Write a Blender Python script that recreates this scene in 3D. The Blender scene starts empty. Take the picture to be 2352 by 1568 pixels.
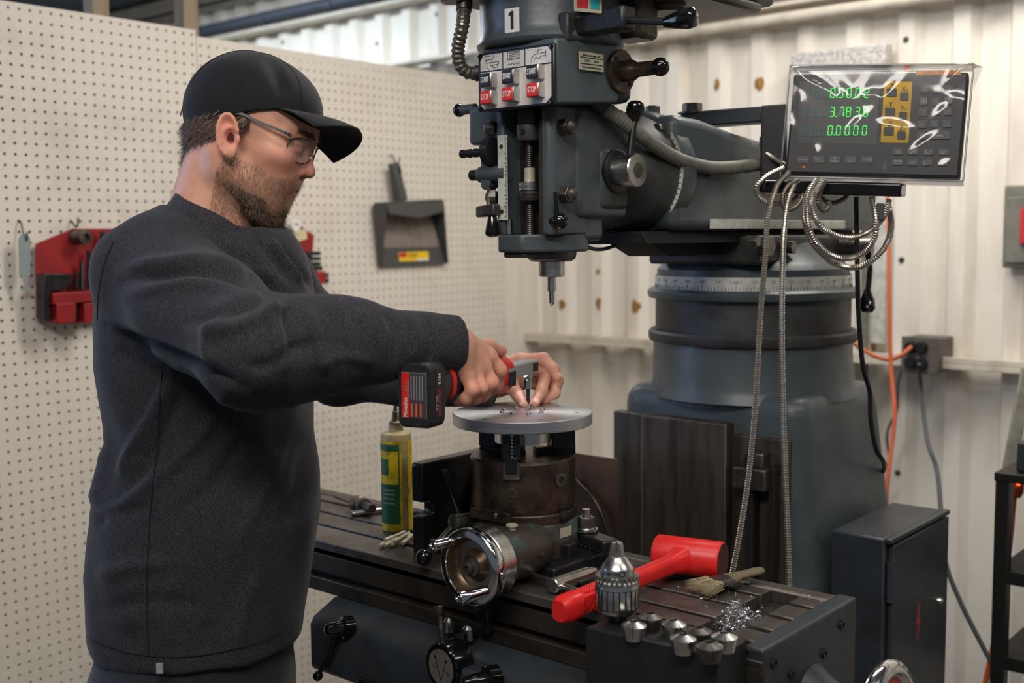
import bpy, bmesh, math, random
import numpy as np
from mathutils import Vector, Matrix, Quaternion
from math import sin, cos, pi, radians, sqrt

random.seed(7)
scene = bpy.context.scene
COL = scene.collection

# ------------------------------------------------------------------ camera
F_PX = 2613.0
YAW, PITCH, ROLL = radians(40.6), radians(5.2), radians(0.55)
CAM = np.array([0.0, 0.0, 1.5])
_F = np.array([-sin(YAW)*cos(PITCH), cos(YAW)*cos(PITCH), -sin(PITCH)])
_R0 = np.array([cos(YAW), sin(YAW), 0.0]); _U0 = np.cross(_R0, _F)
_R = cos(ROLL)*_R0 - sin(ROLL)*_U0
_U = sin(ROLL)*_R0 + cos(ROLL)*_U0
cam_d = bpy.data.cameras.new('camera')
cam = bpy.data.objects.new('camera', cam_d); COL.objects.link(cam)
cam.matrix_world = Matrix(((_R[0], _U[0], -_F[0], CAM[0]), (_R[1], _U[1], -_F[1], CAM[1]),
                           (_R[2], _U[2], -_F[2], CAM[2]), (0, 0, 0, 1)))
cam_d.sensor_width = 36.0
cam_d.lens = F_PX/2352*36
cam_d.clip_start = 0.05
cam_d.dof.use_dof = True
cam_d.dof.focus_distance = 1.74
cam_d.dof.aperture_fstop = 3.4
scene.camera = cam

# ------------------------------------------------------------------ world, lights, exposure
w = bpy.data.worlds.new('shop_air'); scene.world = w; w.use_nodes = True
bg = w.node_tree.nodes['Background']
bg.inputs[0].default_value = (0.80, 0.88, 1.0, 1); bg.inputs[1].default_value = 0.13

def area(name, loc, target, sx, sy, power, col=(1, 1, 1), spread=180):
    l = bpy.data.lights.new(name, 'AREA'); l.shape = 'RECTANGLE'; l.size = sx; l.size_y = sy
    l.energy = power; l.color = col; l.spread = radians(spread)
    o = bpy.data.objects.new(name, l); COL.objects.link(o); o.location = loc
    d = Vector(target)-Vector(loc)
    o.rotation_euler = d.to_track_quat('-Z', 'Y').to_euler()
    return o
WARM = (1.0, 0.945, 0.87)
area('ceiling_strip_over_mill', (-1.15, 2.25, 2.66), (-1.2, 2.3, 0), 1.5, 0.25, 31, WARM)
area('ceiling_strip_middle', (-0.45, 0.95, 2.80), (-0.6, 1.2, 0), 1.5, 0.25, 11, WARM)
area('ceiling_strip_front', (-0.15, -0.35, 2.75), (-0.9, 0.9, 0.6), 1.5, 0.3, 32, WARM)
area('ceiling_strip_behind', (-3.8, 2.5, 2.55), (-3.8, 2.6, 0), 1.5, 0.22, 30, (0.78, 0.89, 1.0))
area('ceiling_strip_right', (1.0, 1.7, 2.75), (0.6, 1.9, 0), 1.2, 0.25, 14, WARM)
area('bay_door_daylight', (-3.0, 0.2, 1.8), (-1.5, 0.95, 1.2), 0.9, 1.8, 17, (0.42, 0.62, 1.0))

vs = scene.view_settings
vs.view_transform = 'Standard'; vs.look = 'None'; vs.gamma = 1.0; vs.use_curve_mapping = False
vs.exposure = 0.0

# ------------------------------------------------------------------ measuring helpers (photo pixel -> point on a plane of the room)
def ray(x, y): return _F+(x-1176)/F_PX*_R-(y-784)/F_PX*_U
def pX(x, y, X): d = ray(x, y); return CAM+d*(X-CAM[0])/d[0]
def pY(x, y, Y): d = ray(x, y); return CAM+d*(Y-CAM[1])/d[1]
def pZ(x, y, Z): d = ray(x, y); return CAM+d*(Z-CAM[2])/d[2]
def pD(x, y, D): return CAM+ray(x, y)*D
def V(*a): return np.array(a, float)
def nrm(v): v = np.asarray(v, float); return v/np.linalg.norm(v)

# ------------------------------------------------------------------ materials
MATS = {}
def srgb(r, g, b):
    def f(c):
        c /= 255.0
        return c/12.92 if c <= 0.04045 else ((c+0.055)/1.055)**2.4
    return (f(r), f(g), f(b), 1.0)
def mat(name, col, rough=0.5, metal=0.0, col2=None, amt=0.0, vscale=20.0, lo=0.45, hi=0.65, bump=0.0, bscale=200.0,
        stretch=None, rvar=0.0, spec=0.5, sheen=0.0, trans=0.0, emit=None, estr=0.0, coat=0.0, sss=0.0, aniso=0.0, alpha=1.0):
    m = bpy.data.materials.new(name); m.use_nodes = True
    nt = m.node_tree; N = nt.nodes; L = nt.links
    b = N['Principled BSDF']
    b.inputs['Base Color'].default_value = col
    b.inputs['Roughness'].default_value = rough
    b.inputs['Metallic'].default_value = metal
    b.inputs['Specular IOR Level'].default_value = spec
    if sheen: b.inputs['Sheen Weight'].default_value = sheen; b.inputs['Sheen Roughness'].default_value = 0.4
    if trans: b.inputs['Transmission Weight'].default_value = trans
    if coat: b.inputs['Coat Weight'].default_value = coat
    if aniso: b.inputs['Anisotropic'].default_value = aniso
    if alpha < 1: b.inputs['Alpha'].default_value = alpha
    if sss:
        b.inputs['Subsurface Weight'].default_value = sss
        b.inputs['Subsurface Radius'].default_value = (0.01, 0.004, 0.002)
        b.inputs['Subsurface Scale'].default_value = 0.5
    if emit:
        b.inputs['Emission Color'].default_value = emit; b.inputs['Emission Strength'].default_value = estr
    tc = N.new('ShaderNodeTexCoord'); src = tc.outputs['Object']
    if stretch:
        mp = N.new('ShaderNodeMapping'); mp.inputs['Scale'].default_value = stretch
        L.new(src, mp.inputs['Vector']); src = mp.outputs[0]
    if col2 is not None:
        n = N.new('ShaderNodeTexNoise'); n.inputs['Scale'].default_value = vscale; n.inputs['Detail'].default_value = 6
        n.inputs['Roughness'].default_value = 0.65
        L.new(src, n.inputs['Vector'])
        mr = N.new('ShaderNodeMapRange'); mr.inputs['From Min'].default_value = lo; mr.inputs['From Max'].default_value = hi
        mr.inputs['To Max'].default_value = amt
        L.new(n.outputs['Fac'], mr.inputs['Value'])
        mx = N.new('ShaderNodeMix'); mx.data_type = 'RGBA'
        mx.inputs['A'].default_value = col; mx.inputs['B'].default_value = col2
        L.new(mr.outputs[0], mx.inputs['Factor']); L.new(mx.outputs['Result'], b.inputs['Base Color'])
        if rvar:
            ma = N.new('ShaderNodeMath'); ma.operation = 'MULTIPLY_ADD'; ma.inputs[1].default_value = rvar; ma.inputs[2].default_value = rough
            L.new(mr.outputs[0], ma.inputs[0]); L.new(ma.outputs[0], b.inputs['Roughness'])
    if bump:
        n2 = N.new('ShaderNodeTexNoise'); n2.inputs['Scale'].default_value = bscale; n2.inputs['Detail'].default_value = 3
        L.new(src, n2.inputs['Vector'])
        bp = N.new('ShaderNodeBump'); bp.inputs['Strength'].default_value = bump; bp.inputs['Distance'].default_value = 0.002
        L.new(n2.outputs['Fac'], bp.inputs['Height']); L.new(bp.outputs[0], b.inputs['Normal'])
    MATS[name] = m
    return m
S = srgb
mat('wall_white', S(230, 224, 213), 0.55, col2=S(176, 158, 130), amt=0.55, vscale=3.0, lo=0.5, hi=0.8, stretch=(3, 3, 0.5), bump=0.05, bscale=60)
mat('peg_white', S(222, 214, 203), 0.6, col2=S(178, 166, 152), amt=0.5, vscale=6, lo=0.5, hi=0.78, bump=0.05, bscale=300)
mat('hole_shade', S(46, 38, 32), 0.9)  # shade of the gap behind the peg holes, put into the colour
mat('ceiling_grey', S(120, 128, 138), 0.8, col2=S(100, 106, 116), amt=0.6, vscale=3)
mat('concrete', S(120, 116, 110), 0.75, col2=S(84, 80, 76), amt=0.7, vscale=5, bump=0.1, bscale=40)
mat('stud_wood', S(150, 132, 112), 0.8, col2=S(110, 92, 76), amt=0.6, vscale=30, stretch=(1, 1, 0.1))
mat('pipe_cream', S(214, 206, 190), 0.5, col2=S(150, 136, 114), amt=0.6, vscale=14, lo=0.45, hi=0.75)
mat('pipe_dark', S(74, 80, 92), 0.5)
mat('foam_brown', S(170, 124, 64), 0.9, col2=S(70, 48, 28), amt=0.9, vscale=70, bump=0.6, bscale=160)
mat('mill_paint', S(74, 82, 87), 0.36, col2=S(54, 58, 60), amt=0.8, vscale=9, lo=0.42, hi=0.7, bump=0.12, bscale=140, rvar=0.15)
mat('mill_dirty', S(58, 62, 64), 0.5, col2=S(40, 33, 28), amt=0.9, vscale=14, lo=0.4, hi=0.6, bump=0.15, bscale=120)
mat('mill_deep', S(46, 52, 58), 0.42, col2=S(32, 35, 39), amt=0.7, vscale=12, bump=0.1, bscale=140)
mat('way_steel', S(92, 84, 76), 0.42, 0.55, col2=S(56, 46, 38), amt=0.9, vscale=14, lo=0.4, hi=0.65, stretch=(2.5, 2.5, 0.35), bump=0.08, bscale=200)
mat('table_steel', S(110, 104, 98), 0.42, 0.75, col2=S(70, 60, 54), amt=0.8, vscale=16, lo=0.42, hi=0.68, bump=0.08, bscale=240)
mat('table_side', S(70, 64, 58), 0.45, 0.6, col2=S(44, 38, 33), amt=0.8, vscale=14, bump=0.08, bscale=200)
mat('slot_dark', S(24, 22, 21), 0.7, 0.2)
mat('steel', S(205, 203, 200), 0.26, 1.0, col2=S(150, 147, 143), amt=0.5, vscale=40, bump=0.03, bscale=300)
mat('steel_dark', S(112, 108, 103), 0.38, 0.85, col2=S(52, 46, 42), amt=0.8, vscale=30, lo=0.42, hi=0.66, bump=0.06, bscale=300)
mat('chrome', S(215, 215, 217), 0.1, 1.0, col2=S(180, 178, 176), amt=0.5, vscale=30, rvar=0.12)
mat('alu', S(222, 223, 226), 0.42, 1.0, aniso=0.6, col2=S(165, 167, 172), amt=0.5, vscale=8, stretch=(1, 1, 40))
mat('cast_oil', S(78, 66, 56), 0.33, 0.5, col2=S(44, 34, 27), amt=0.9, vscale=28, lo=0.4, hi=0.62, bump=0.2, bscale=110)
mat('cast_black', S(36, 36, 38), 0.3, 0.2, bump=0.25, bscale=90, col2=S(20, 20, 21), amt=0.7, vscale=20)
mat('cast_teal', S(74, 98, 98), 0.38, 0.15, col2=S(60, 54, 47), amt=1.0, vscale=13, lo=0.36, hi=0.52, bump=0.2, bscale=110)
mat('bronze_oil', S(112, 92, 70), 0.35, 0.7, col2=S(60, 46, 34), amt=0.8, vscale=20)
mat('black_gloss', S(14, 14, 15), 0.12, coat=0.3)
mat('black_satin', S(20, 20, 21), 0.45, bump=0.05, bscale=300)
mat('black_paint', S(22, 23, 25), 0.4, col2=S(40, 40, 42), amt=0.5, vscale=60)
mat('rack_black', S(16, 16, 17), 0.5)
mat('panel_white', S(206, 200, 196), 0.45, col2=S(170, 160, 150), amt=0.5, vscale=40)
mat('panel_black', S(26, 25, 34), 0.35)
mat('print_black', S(18, 18, 20), 0.6)
mat('print_white', S(225, 222, 218), 0.6)
mat('print_grey', S(150, 150, 152), 0.6)
mat('btn_red', S(214, 36, 32), 0.35)
mat('btn_black', S(26, 28, 30), 0.35)
mat('label_red', S(196, 40, 52), 0.5)
mat('label_teal', S(20, 160, 172), 0.5)
mat('brass_plate', S(196, 190, 168), 0.45, 0.3)
mat('scale_white', S(206, 206, 198), 0.5, col2=S(150, 148, 138), amt=0.6, vscale=40)
mat('hose_grey', S(112, 112, 100), 0.55, col2=S(84, 82, 70), amt=0.7, vscale=30)
mat('conduit_metal', S(128, 122, 112), 0.36, 0.85)
mat('armour', S(186, 179, 170), 0.3, 0.95)
mat('cable_black', S(18, 18, 19), 0.5)
mat('cable_grey', S(70, 76, 80), 0.55)
mat('cable_orange', S(206, 96, 52), 0.55)
mat('cable_green', S(90, 160, 40), 0.5)
mat('box_green_grey', S(118, 118, 106), 0.6, col2=S(80, 78, 70), amt=0.6, vscale=20)
mat('outlet_grey', S(98, 92, 86), 0.6, col2=S(66, 60, 56), amt=0.6, vscale=30)
mat('dro_face', S(46, 45, 50), 0.45)
mat('dro_case', S(30, 31, 35), 0.45)
mat('dro_yellow', S(236, 186, 20), 0.5)
mat('dro_orange', S(205, 140, 50), 0.5)
mat('dro_key', S(92, 90, 94), 0.45)
mat('dro_key_dark', S(58, 54, 56), 0.45)
mat('dro_tube', S(18, 66, 62), 0.35)
mat('dro_seg', S(30, 235, 40), 0.5, emit=(0.05, 0.9, 0.06, 1), estr=1.6)
mat('dro_seg_off', S(14, 58, 54), 0.4)
mat('led_red', S(255, 60, 30), 0.4, emit=(1, 0.08, 0.02, 1), estr=3.0)
mat('glass_clear', (1, 1, 1, 1), 0.03, trans=1.0)
mat('board_speck', S(214, 210, 206), 0.8, col2=S(136, 132, 130), amt=0.9, vscale=120, lo=0.45, hi=0.6)
mat('rust_plate', S(96, 70, 52), 0.6, 0.2, col2=S(58, 44, 36), amt=0.9, vscale=9, lo=0.4, hi=0.6, bump=0.1)
mat('dustpan', S(74, 74, 72), 0.55)
mat('dustpan_dust', S(138, 126, 118), 0.85, col2=S(96, 88, 82), amt=0.8, vscale=24, stretch=(1, 6, 1.2))
mat('label_yellow', S(240, 196, 24), 0.5)
mat('holder_red', S(150, 24, 28), 0.45, col2=S(120, 18, 22), amt=0.7, vscale=9)
mat('card_cream', S(216, 202, 160), 0.7)
mat('tool_grey', S(140, 148, 150), 0.5)
mat('hammer_red', S(228, 40, 38), 0.38, col2=S(196, 28, 28), amt=0.6, vscale=24, bump=0.05, bscale=200)
mat('hammer_face', S(92, 30, 30), 0.6, col2=S(46, 28, 28), amt=0.9, vscale=60)
mat('brush_wood', S(112, 100, 78), 0.7, col2=S(80, 70, 54), amt=0.8, vscale=30, stretch=(1, 1, 1))
mat('bristle', S(176, 164, 128), 0.8)
mat('collet_black', S(22, 22, 24), 0.5, col2=S(34, 34, 36), amt=0.5, vscale=40)
mat('swarf', S(200, 200, 205), 0.25, 1.0)
mat('bottle_body', S(176, 160, 120), 0.35, col2=S(110, 88, 52), amt=0.8, vscale=22, trans=0.0)
mat('bottle_yellow', S(222, 190, 20), 0.45, col2=S(120, 94, 24), amt=0.85, vscale=34, lo=0.48, hi=0.66)
mat('bottle_green', S(34, 92, 56), 0.45, col2=S(40, 60, 36), amt=0.7, vscale=34, lo=0.5, hi=0.7)
mat('bottle_cap', S(186, 172, 140), 0.5, col2=S(120, 98, 60), amt=0.8, vscale=60)
mat('tool_red', S(206, 34, 30), 0.4)
mat('tool_black', S(30, 30, 32), 0.5, bump=0.08, bscale=400)
mat('tool_gearcase', S(150, 150, 150), 0.45, 0.1)
mat('print_orange', S(214, 92, 40), 0.6)
mat('vinyl_grey', S(58, 56, 60), 0.5)
mat('jeans', S(28, 31, 40), 0.9, col2=S(20, 22, 29), amt=0.7, vscale=160, sheen=0.2, bump=0.2, bscale=900)
mat('shirt', S(64, 63, 68), 0.95, col2=S(34, 34, 39), amt=1.0, vscale=520, lo=0.40, hi=0.60, sheen=0.12, bump=0.25, bscale=900, spec=0.15)
mat('cap_cloth', S(30, 30, 33), 0.85, sheen=0.12, bump=0.2, bscale=1200, spec=0.2)
mat('hair', S(110, 90, 74), 0.5, col2=S(72, 58, 47), amt=0.9, vscale=120)
mat('goatee', S(98, 74, 56), 0.6, col2=S(62, 46, 36), amt=0.9, vscale=70)
mat('beard', S(136, 104, 78), 0.55, col2=S(88, 66, 50), amt=0.9, vscale=70)
mat('glasses_metal', S(150, 146, 142), 0.25, 1.0)
mat('eye_white', S(220, 212, 205), 0.2)
mat('iris', S(60, 70, 80), 0.2)
mat('nail', S(226, 176, 160), 0.3)

# ------------------------------------------------------------------ mesh builder
class MB:
    def __init__(s): s.v = []; s.f = []
    def add(s, v, f):
        o = len(s.v); s.v.extend([tuple(map(float, p)) for p in v]); s.f.extend([tuple(i+o for i in q) for q in f]); return s
    def box(s, c, size, ax=None):
        c = np.asarray(c, float); h = np.asarray(size, float)/2
        ax = np.eye(3) if ax is None else np.asarray(ax, float)
        vs = [c+ax[0]*(h[0]*i)+ax[1]*(h[1]*j)+ax[2]*(h[2]*k) for i in (-1, 1) for j in (-1, 1) for k in (-1, 1)]
        return s.add(vs, [(0, 1, 3, 2), (4, 6, 7, 5), (0, 4, 5, 1), (2, 3, 7, 6), (0, 2, 6, 4), (1, 5, 7, 3)])
    def bb(s, x0, x1, y0, y1, z0, z1):
        return s.box(((x0+x1)/2, (y0+y1)/2, (z0+z1)/2), (abs(x1-x0), abs(y1-y0), abs(z1-z0)))
    def prism(s, poly, vec):
        n = len(poly); poly = [np.asarray(p, float) for p in poly]; vec = np.asarray(vec, float)
        vs = poly+[p+vec for p in poly]
        fs = [tuple(range(n-1, -1, -1)), tuple(range(n, 2*n))]+[(i, (i+1) % n, n+(i+1) % n, n+i) for i in range(n)]
        return s.add(vs, fs)
    def loft(s, rings, closed=True, caps=True):
        n = len(rings[0]); vs = [p for r in rings for p in r]; fs = []
        for k in range(len(rings)-1):
            for i in range(n if closed else n-1):
                j = (i+1) % n
                fs.append((k*n+i, k*n+j, (k+1)*n+j, (k+1)*n+i))
        if caps and closed:
            fs.append(tuple(range(n-1, -1, -1))); b = (len(rings)-1)*n; fs.append(tuple(range(b, b+n)))
        return s.add(vs, fs)
    def lathe(s, o, axis, prof, n=24, caps=True, ref=None):
        # prof: list of (distance along axis, radius)
        o = np.asarray(o, float); a = nrm(axis)
        r = np.array([0, 0, 1.0]) if abs(a[2]) < 0.9 else np.array([1.0, 0, 0])
        if ref is not None: r = np.asarray(ref, float)
        e1 = nrm(np.cross(a, r)); e2 = np.cross(a, e1)
        rings = []
        for t, rad in prof:
            rings.append([o+a*t+(e1*cos(2*pi*i/n)+e2*sin(2*pi*i/n))*max(rad, 1e-5) for i in range(n)])
        return s.loft(rings, True, caps)
    def cyl(s, p0, p1, r0, r1=None, n=20):
        p0 = np.asarray(p0, float); p1 = np.asarray(p1, float); d = p1-p0; L = np.linalg.norm(d)
        return s.lathe(p0, d, [(0, r0), (L, r0 if r1 is None else r1)], n)
    def sphere(s, c, r, n=16, axis=(0, 0, 1), sq=1.0):
        k = n//2; pr = [(-r*sq*cos(pi*i/k), r*sin(pi*i/k)) for i in range(k+1)]
        return s.lathe(c, axis, pr, n, caps=False)
    def tube(s, pts, r, n=8, caps=True):
        pts = [np.asarray(p, float) for p in pts]
        rs = r if hasattr(r, '__len__') else [r]*len(pts)
        rings = []; t0 = nrm(pts[1]-pts[0]); up = np.array([0, 0, 1.0]) if abs(t0[2]) < 0.9 else np.array([1.0, 0, 0])
        e1 = nrm(np.cross(t0, up))
        for i, p in enumerate(pts):
            t = nrm(pts[min(i+1, len(pts)-1)]-pts[max(i-1, 0)])
            e1 = nrm(e1-t*np.dot(e1, t)); e2 = np.cross(t, e1)
            rings.append([p+(e1*cos(2*pi*j/n)+e2*sin(2*pi*j/n))*rs[i] for j in range(n)])
        return s.loft(rings, True, caps)
    def build(s, name, material, parent=None, bevel=0.0, seg=2, smooth=35, loc=None, label=None, kind=None):
        me = bpy.data.meshes.new(name)
        L = ORIG.get(parent.name, V(0, 0, 0)) if parent is not None else (V(0, 0, 0) if loc is None else np.asarray(loc, float))
        me.from_pydata([(p[0]-L[0], p[1]-L[1], p[2]-L[2]) for p in s.v], [], s.f)
        me.validate()
        me.materials.append(MATS[material] if isinstance(material, str) else material)
        bm = bmesh.new(); bm.from_mesh(me); bmesh.ops.recalc_face_normals(bm, faces=bm.faces); bm.to_mesh(me); bm.free()
        if smooth:
            for p in me.polygons: p.use_smooth = True
            me.set_sharp_from_angle(angle=radians(smooth))
        o = bpy.data.objects.new(name, me); COL.objects.link(o)
        if parent is not None: o.parent = parent; ORIG[o.name] = L
        else:
            o.location = L; ORIG[o.name] = L
        if bevel:
            b = o.modifiers.new('bevel', 'BEVEL'); b.width = bevel; b.segments = seg; b.limit_method = 'ANGLE'; b.angle_limit = radians(38)
            b.harden_normals = False
        if label: o['label'] = label
        if kind: o['kind'] = kind
        return o
ORIG = {}
def thing(name, label, cat, loc=(0, 0, 0), group=None):
    o = bpy.data.objects.new(name, None); COL.objects.link(o); o.empty_display_size = 0.05
    o.location = tuple(float(x) for x in loc); ORIG[o.name] = np.asarray(loc, float)
    o['label'] = label; o['category'] = cat
    if group: o['group'] = group
    return o
def tag(o, label, cat, group=None):
    o['label'] = label; o['category'] = cat
    if group: o['group'] = group
    return o
def struct(o): o['kind'] = 'structure'; return o
def raw(name, v, f, material, parent=None, **k): m = MB(); m.add(v, f); return m.build(name, material, parent, **k)
def crv(pts, n=12):
    # Catmull-Rom through points
    P = [np.asarray(p, float) for p in pts]; P = [2*P[0]-P[1]]+P+[2*P[-1]-P[-2]]; out = []
    for i in range(1, len(P)-2):
        for k in range(n):
            t = k/n
            out.append(0.5*((2*P[i])+(-P[i-1]+P[i+1])*t+(2*P[i-1]-5*P[i]+4*P[i+1]-P[i+2])*t*t+(-P[i-1]+3*P[i]-3*P[i+1]+P[i+2])*t**3))
    out.append(P[-2]); return out
def resample(pts, step):
    pts = np.array(pts); d = np.r_[0, np.cumsum(np.linalg.norm(np.diff(pts, axis=0), axis=1))]
    n = max(2, int(d[-1]/step)); t = np.linspace(0, d[-1], n)
    return [np.array([np.interp(q, d, pts[:, k]) for k in range(3)]) for q in t]
def ribbed(pts, r, pitch=0.004, amp=0.12, n=10):
    ps = resample(pts, pitch/4); m = MB()
    rs = [r*(1+amp*(1 if (i % 4) in (0, 1) else -1)*0.5) for i in range(len(ps))]
    return m.tube(ps, rs, n)
def text(name, body, size, o, ex, ey, material, parent, depth=0.0006, align='CENTER', bold=False, sx=1.0):
    # lettering as a thin raised mesh on the plane o + ex, ey
    c = bpy.data.curves.new('t', 'FONT'); c.body = body; c.size = size; c.align_x = align; c.align_y = 'CENTER'; c.extrude = depth/2
    c.resolution_u = 3
    if bold: c.offset = size*0.012
    ob = bpy.data.objects.new('t', c); COL.objects.link(ob)
    me = bpy.data.meshes.new_from_object(ob.evaluated_get(bpy.context.evaluated_depsgraph_get()))
    ex = nrm(ex); ez = nrm(np.cross(ex, ey)); ey = np.cross(ez, ex)
    vs = [np.asarray(o, float)+ex*(v.co[0]*sx)+ey*v.co[1]+ez*(v.co[2]+depth/2) for v in me.vertices]
    fs = [tuple(p.vertices) for p in me.polygons]
    bpy.data.objects.remove(ob); bpy.data.curves.remove(c); bpy.data.meshes.remove(me)
    return raw(name, vs, fs, material, parent, smooth=0)
def hexbolt(c, axis, r, h, name, material, parent, dome=False):
    m = MB(); m.lathe(c, axis, [(0, r), (h, r)], 6)
    if dome: m.lathe(np.asarray(c)+nrm(axis)*h, axis, [(0, r*0.8), (h*0.25, r*0.7), (h*0.45, r*0.35), (h*0.5, 0.0001)], 14)
    return m.build(name, material, parent, bevel=r*0.08)

# ================================================================== THE SETTING
XP = -2.584      # peg board face
YW = 3.19        # corrugated wall, recessed sheet
# floor / ceiling
raw_floor = MB().bb(-7.5, 3.2, -3.5, 3.5, -0.1, 0).build('floor', 'concrete', smooth=0); struct(raw_floor)
cm = MB().prism([(-7.5, 3.45, 2.60), (-7.5, -3.5, 3.28), (-7.5, -3.5, 3.36), (-7.5, 3.45, 2.68)], (10.7, 0, 0))
struct(cm.build('ceiling', 'ceiling_grey', smooth=0))
# corrugated back wall, one sheet with folded ribs
def corrugated():
    v = []; f = []; pitch = 0.1525; x = -7.4
    # rib start phase: photo rib edges fall at X = -2.224.. on this wall
    ph = pY(1539, 150, YW)[0] % pitch
    xs = []
    k = math.floor((-7.4-ph)/pitch)
    while True:
        x0 = ph+k*pitch
        if x0 > 2.9: break
        xs += [(x0-0.008, 0.0), (x0+0.004, -0.026), (x0+0.048, -0.026), (x0+0.072, 0.0)]
        k += 1
    zs = (0.0, 2.62)
    for x, d in xs:
        for z in zs: v.append((x, YW+d, z))
    for x, d in xs:
        for z in zs: v.append((x, YW+d+0.006, z))
    n = len(xs)
    for i in range(n-1):
        f.append((2*i, 2*i+2, 2*i+3, 2*i+1))
        f.append((2*n+2*i, 2*n+2*i+1, 2*n+2*i+3, 2*n+2*i+2))
    return raw('wall_back', v, f, 'wall_white', smooth=0)
wall_back = struct(corrugated())
# lower girt with lip, pipe girt higher up, dark conduit, thick duct
g = MB().bb(-2.58, 2.8, YW-0.105, YW-0.026, 1.135, 1.150).bb(-2.58, 2.8, YW-0.105, YW-0.100, 1.150, 1.168)
struct(g.build('trim_1', 'pipe_cream', bevel=0.002))
g = MB().bb(-7.3, 2.8, YW-0.10, YW-0.026, 2.165, 2.178)
struct(g.build('trim_2', 'pipe_cream', bevel=0.002))
p = thing('pipe_run', 'cream painted conduit pipe running along the upper girt behind the mill head', 'pipe', (-2, YW-0.075, 2.135))
MB().cyl((-2.58, YW-0.075, 2.135), (2.8, YW-0.075, 2.135), 0.017, n=16).build('pipe', 'pipe_cream', p)
for x in (-2.1, -1.05, 0.2):
    MB().bb(x-0.012, x+0.012, YW-0.094, YW-0.06, 2.116, 2.18).build('pipe_strap', 'pipe_cream', p)
p = thing('dark_conduit', 'thin dark grey conduit high on the white wall above the pegboard', 'pipe', (-4, YW-0.06, 2.46))
MB().cyl((-7.2, YW-0.062, 2.453), (-2.9, YW-0.062, 2.458), 0.026, n=14).build('pipe', 'pipe_dark', p)
for x in (-5.1, -4.1, -3.66, -3.4):
    MB().lathe((x, YW-0.062, 2.455), (1, 0, 0), [(0, 0.029), (0.05, 0.029)], 14).build('coupling', 'pipe_dark', p)
g = MB().bb(-7.3, -2.6, YW-0.09, YW-0.026, 2.40, 2.414)
struct(g.build('trim_3', 'pipe_cream', bevel=0.002))
g = MB().bb(-7.3, 2.8, YW-0.12, YW-0.026, 2.545, 2.56).bb(-7.3, 2.8, YW-0.12, YW-0.115, 2.545, 2.62)
struct(g.build('trim_4', 'pipe_cream', bevel=0.002))
p = thing('upper_duct', 'thick cream pipe along the top of the wall right of the mill motor', 'pipe', (-1.5, YW-0.2, 2.26))
MB().cyl((-2.12, YW-0.10, 2.245), (2.6, YW-0.10, 2.245), 0.036, n=20).build('pipe', 'pipe_cream', p)
MB().lathe((-2.12, YW-0.10, 2.245), (-1, 0, 0), [(0, 0.04), (0.03, 0.04)], 20).build('end_cap', 'pipe_cream', p)
# screws in the sheet
for i, (x, y) in enumerate([(2081, 91), (2071, 597), (2062, 1085), (866, 100), (1002, 33), (650, 97)]):
    c = pY(x, y, YW-0.026)
    s_ = MB(); s_.lathe(c, (0, -1, 0), [(0, 0.009), (0.002, 0.009), (0.0022, 0.005), (0.006, 0.005)], 6)
    o = s_.build('wall_screw', 'steel_dark', wall_back)
# foam-filled holes torn in ribs
for i, (x, y, rx, rz) in enumerate([(1291, 699, 9, 15), (1375, 697, 7, 18), (1460, 704, 10, 20), (1374, 623, 6, 7), (1746, 192, 11, 20), (1647, 195, 6, 14), (1373, 540, 8, 8), (2005, 795, 5, 14)]):
    c = pY(x, y, YW-0.026); k = 0.00127; m = MB(); rng = random.Random(i)
    a = [(1+rng.uniform(-.25, .25)) for _ in range(14)]
    r0 = [c+V(cos(2*pi*j/14)*rx*k*1.25*a[j], 0.004, sin(2*pi*j/14)*rz*k*a[j]) for j in range(14)]
    r1 = [c+V(cos(2*pi*j/14)*rx*k*1.1*a[j], -0.003, sin(2*pi*j/14)*rz*k*a[j]*0.9) for j in range(14)]
    r2 = [c+V(cos(2*pi*j/14)*rx*k*0.5*a[j], -0.005, sin(2*pi*j/14)*rz*k*a[j]*0.4) for j in range(14)]
    m.loft([r0, r1, r2]).build('foam_plug', 'foam_brown', wall_back)

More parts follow.
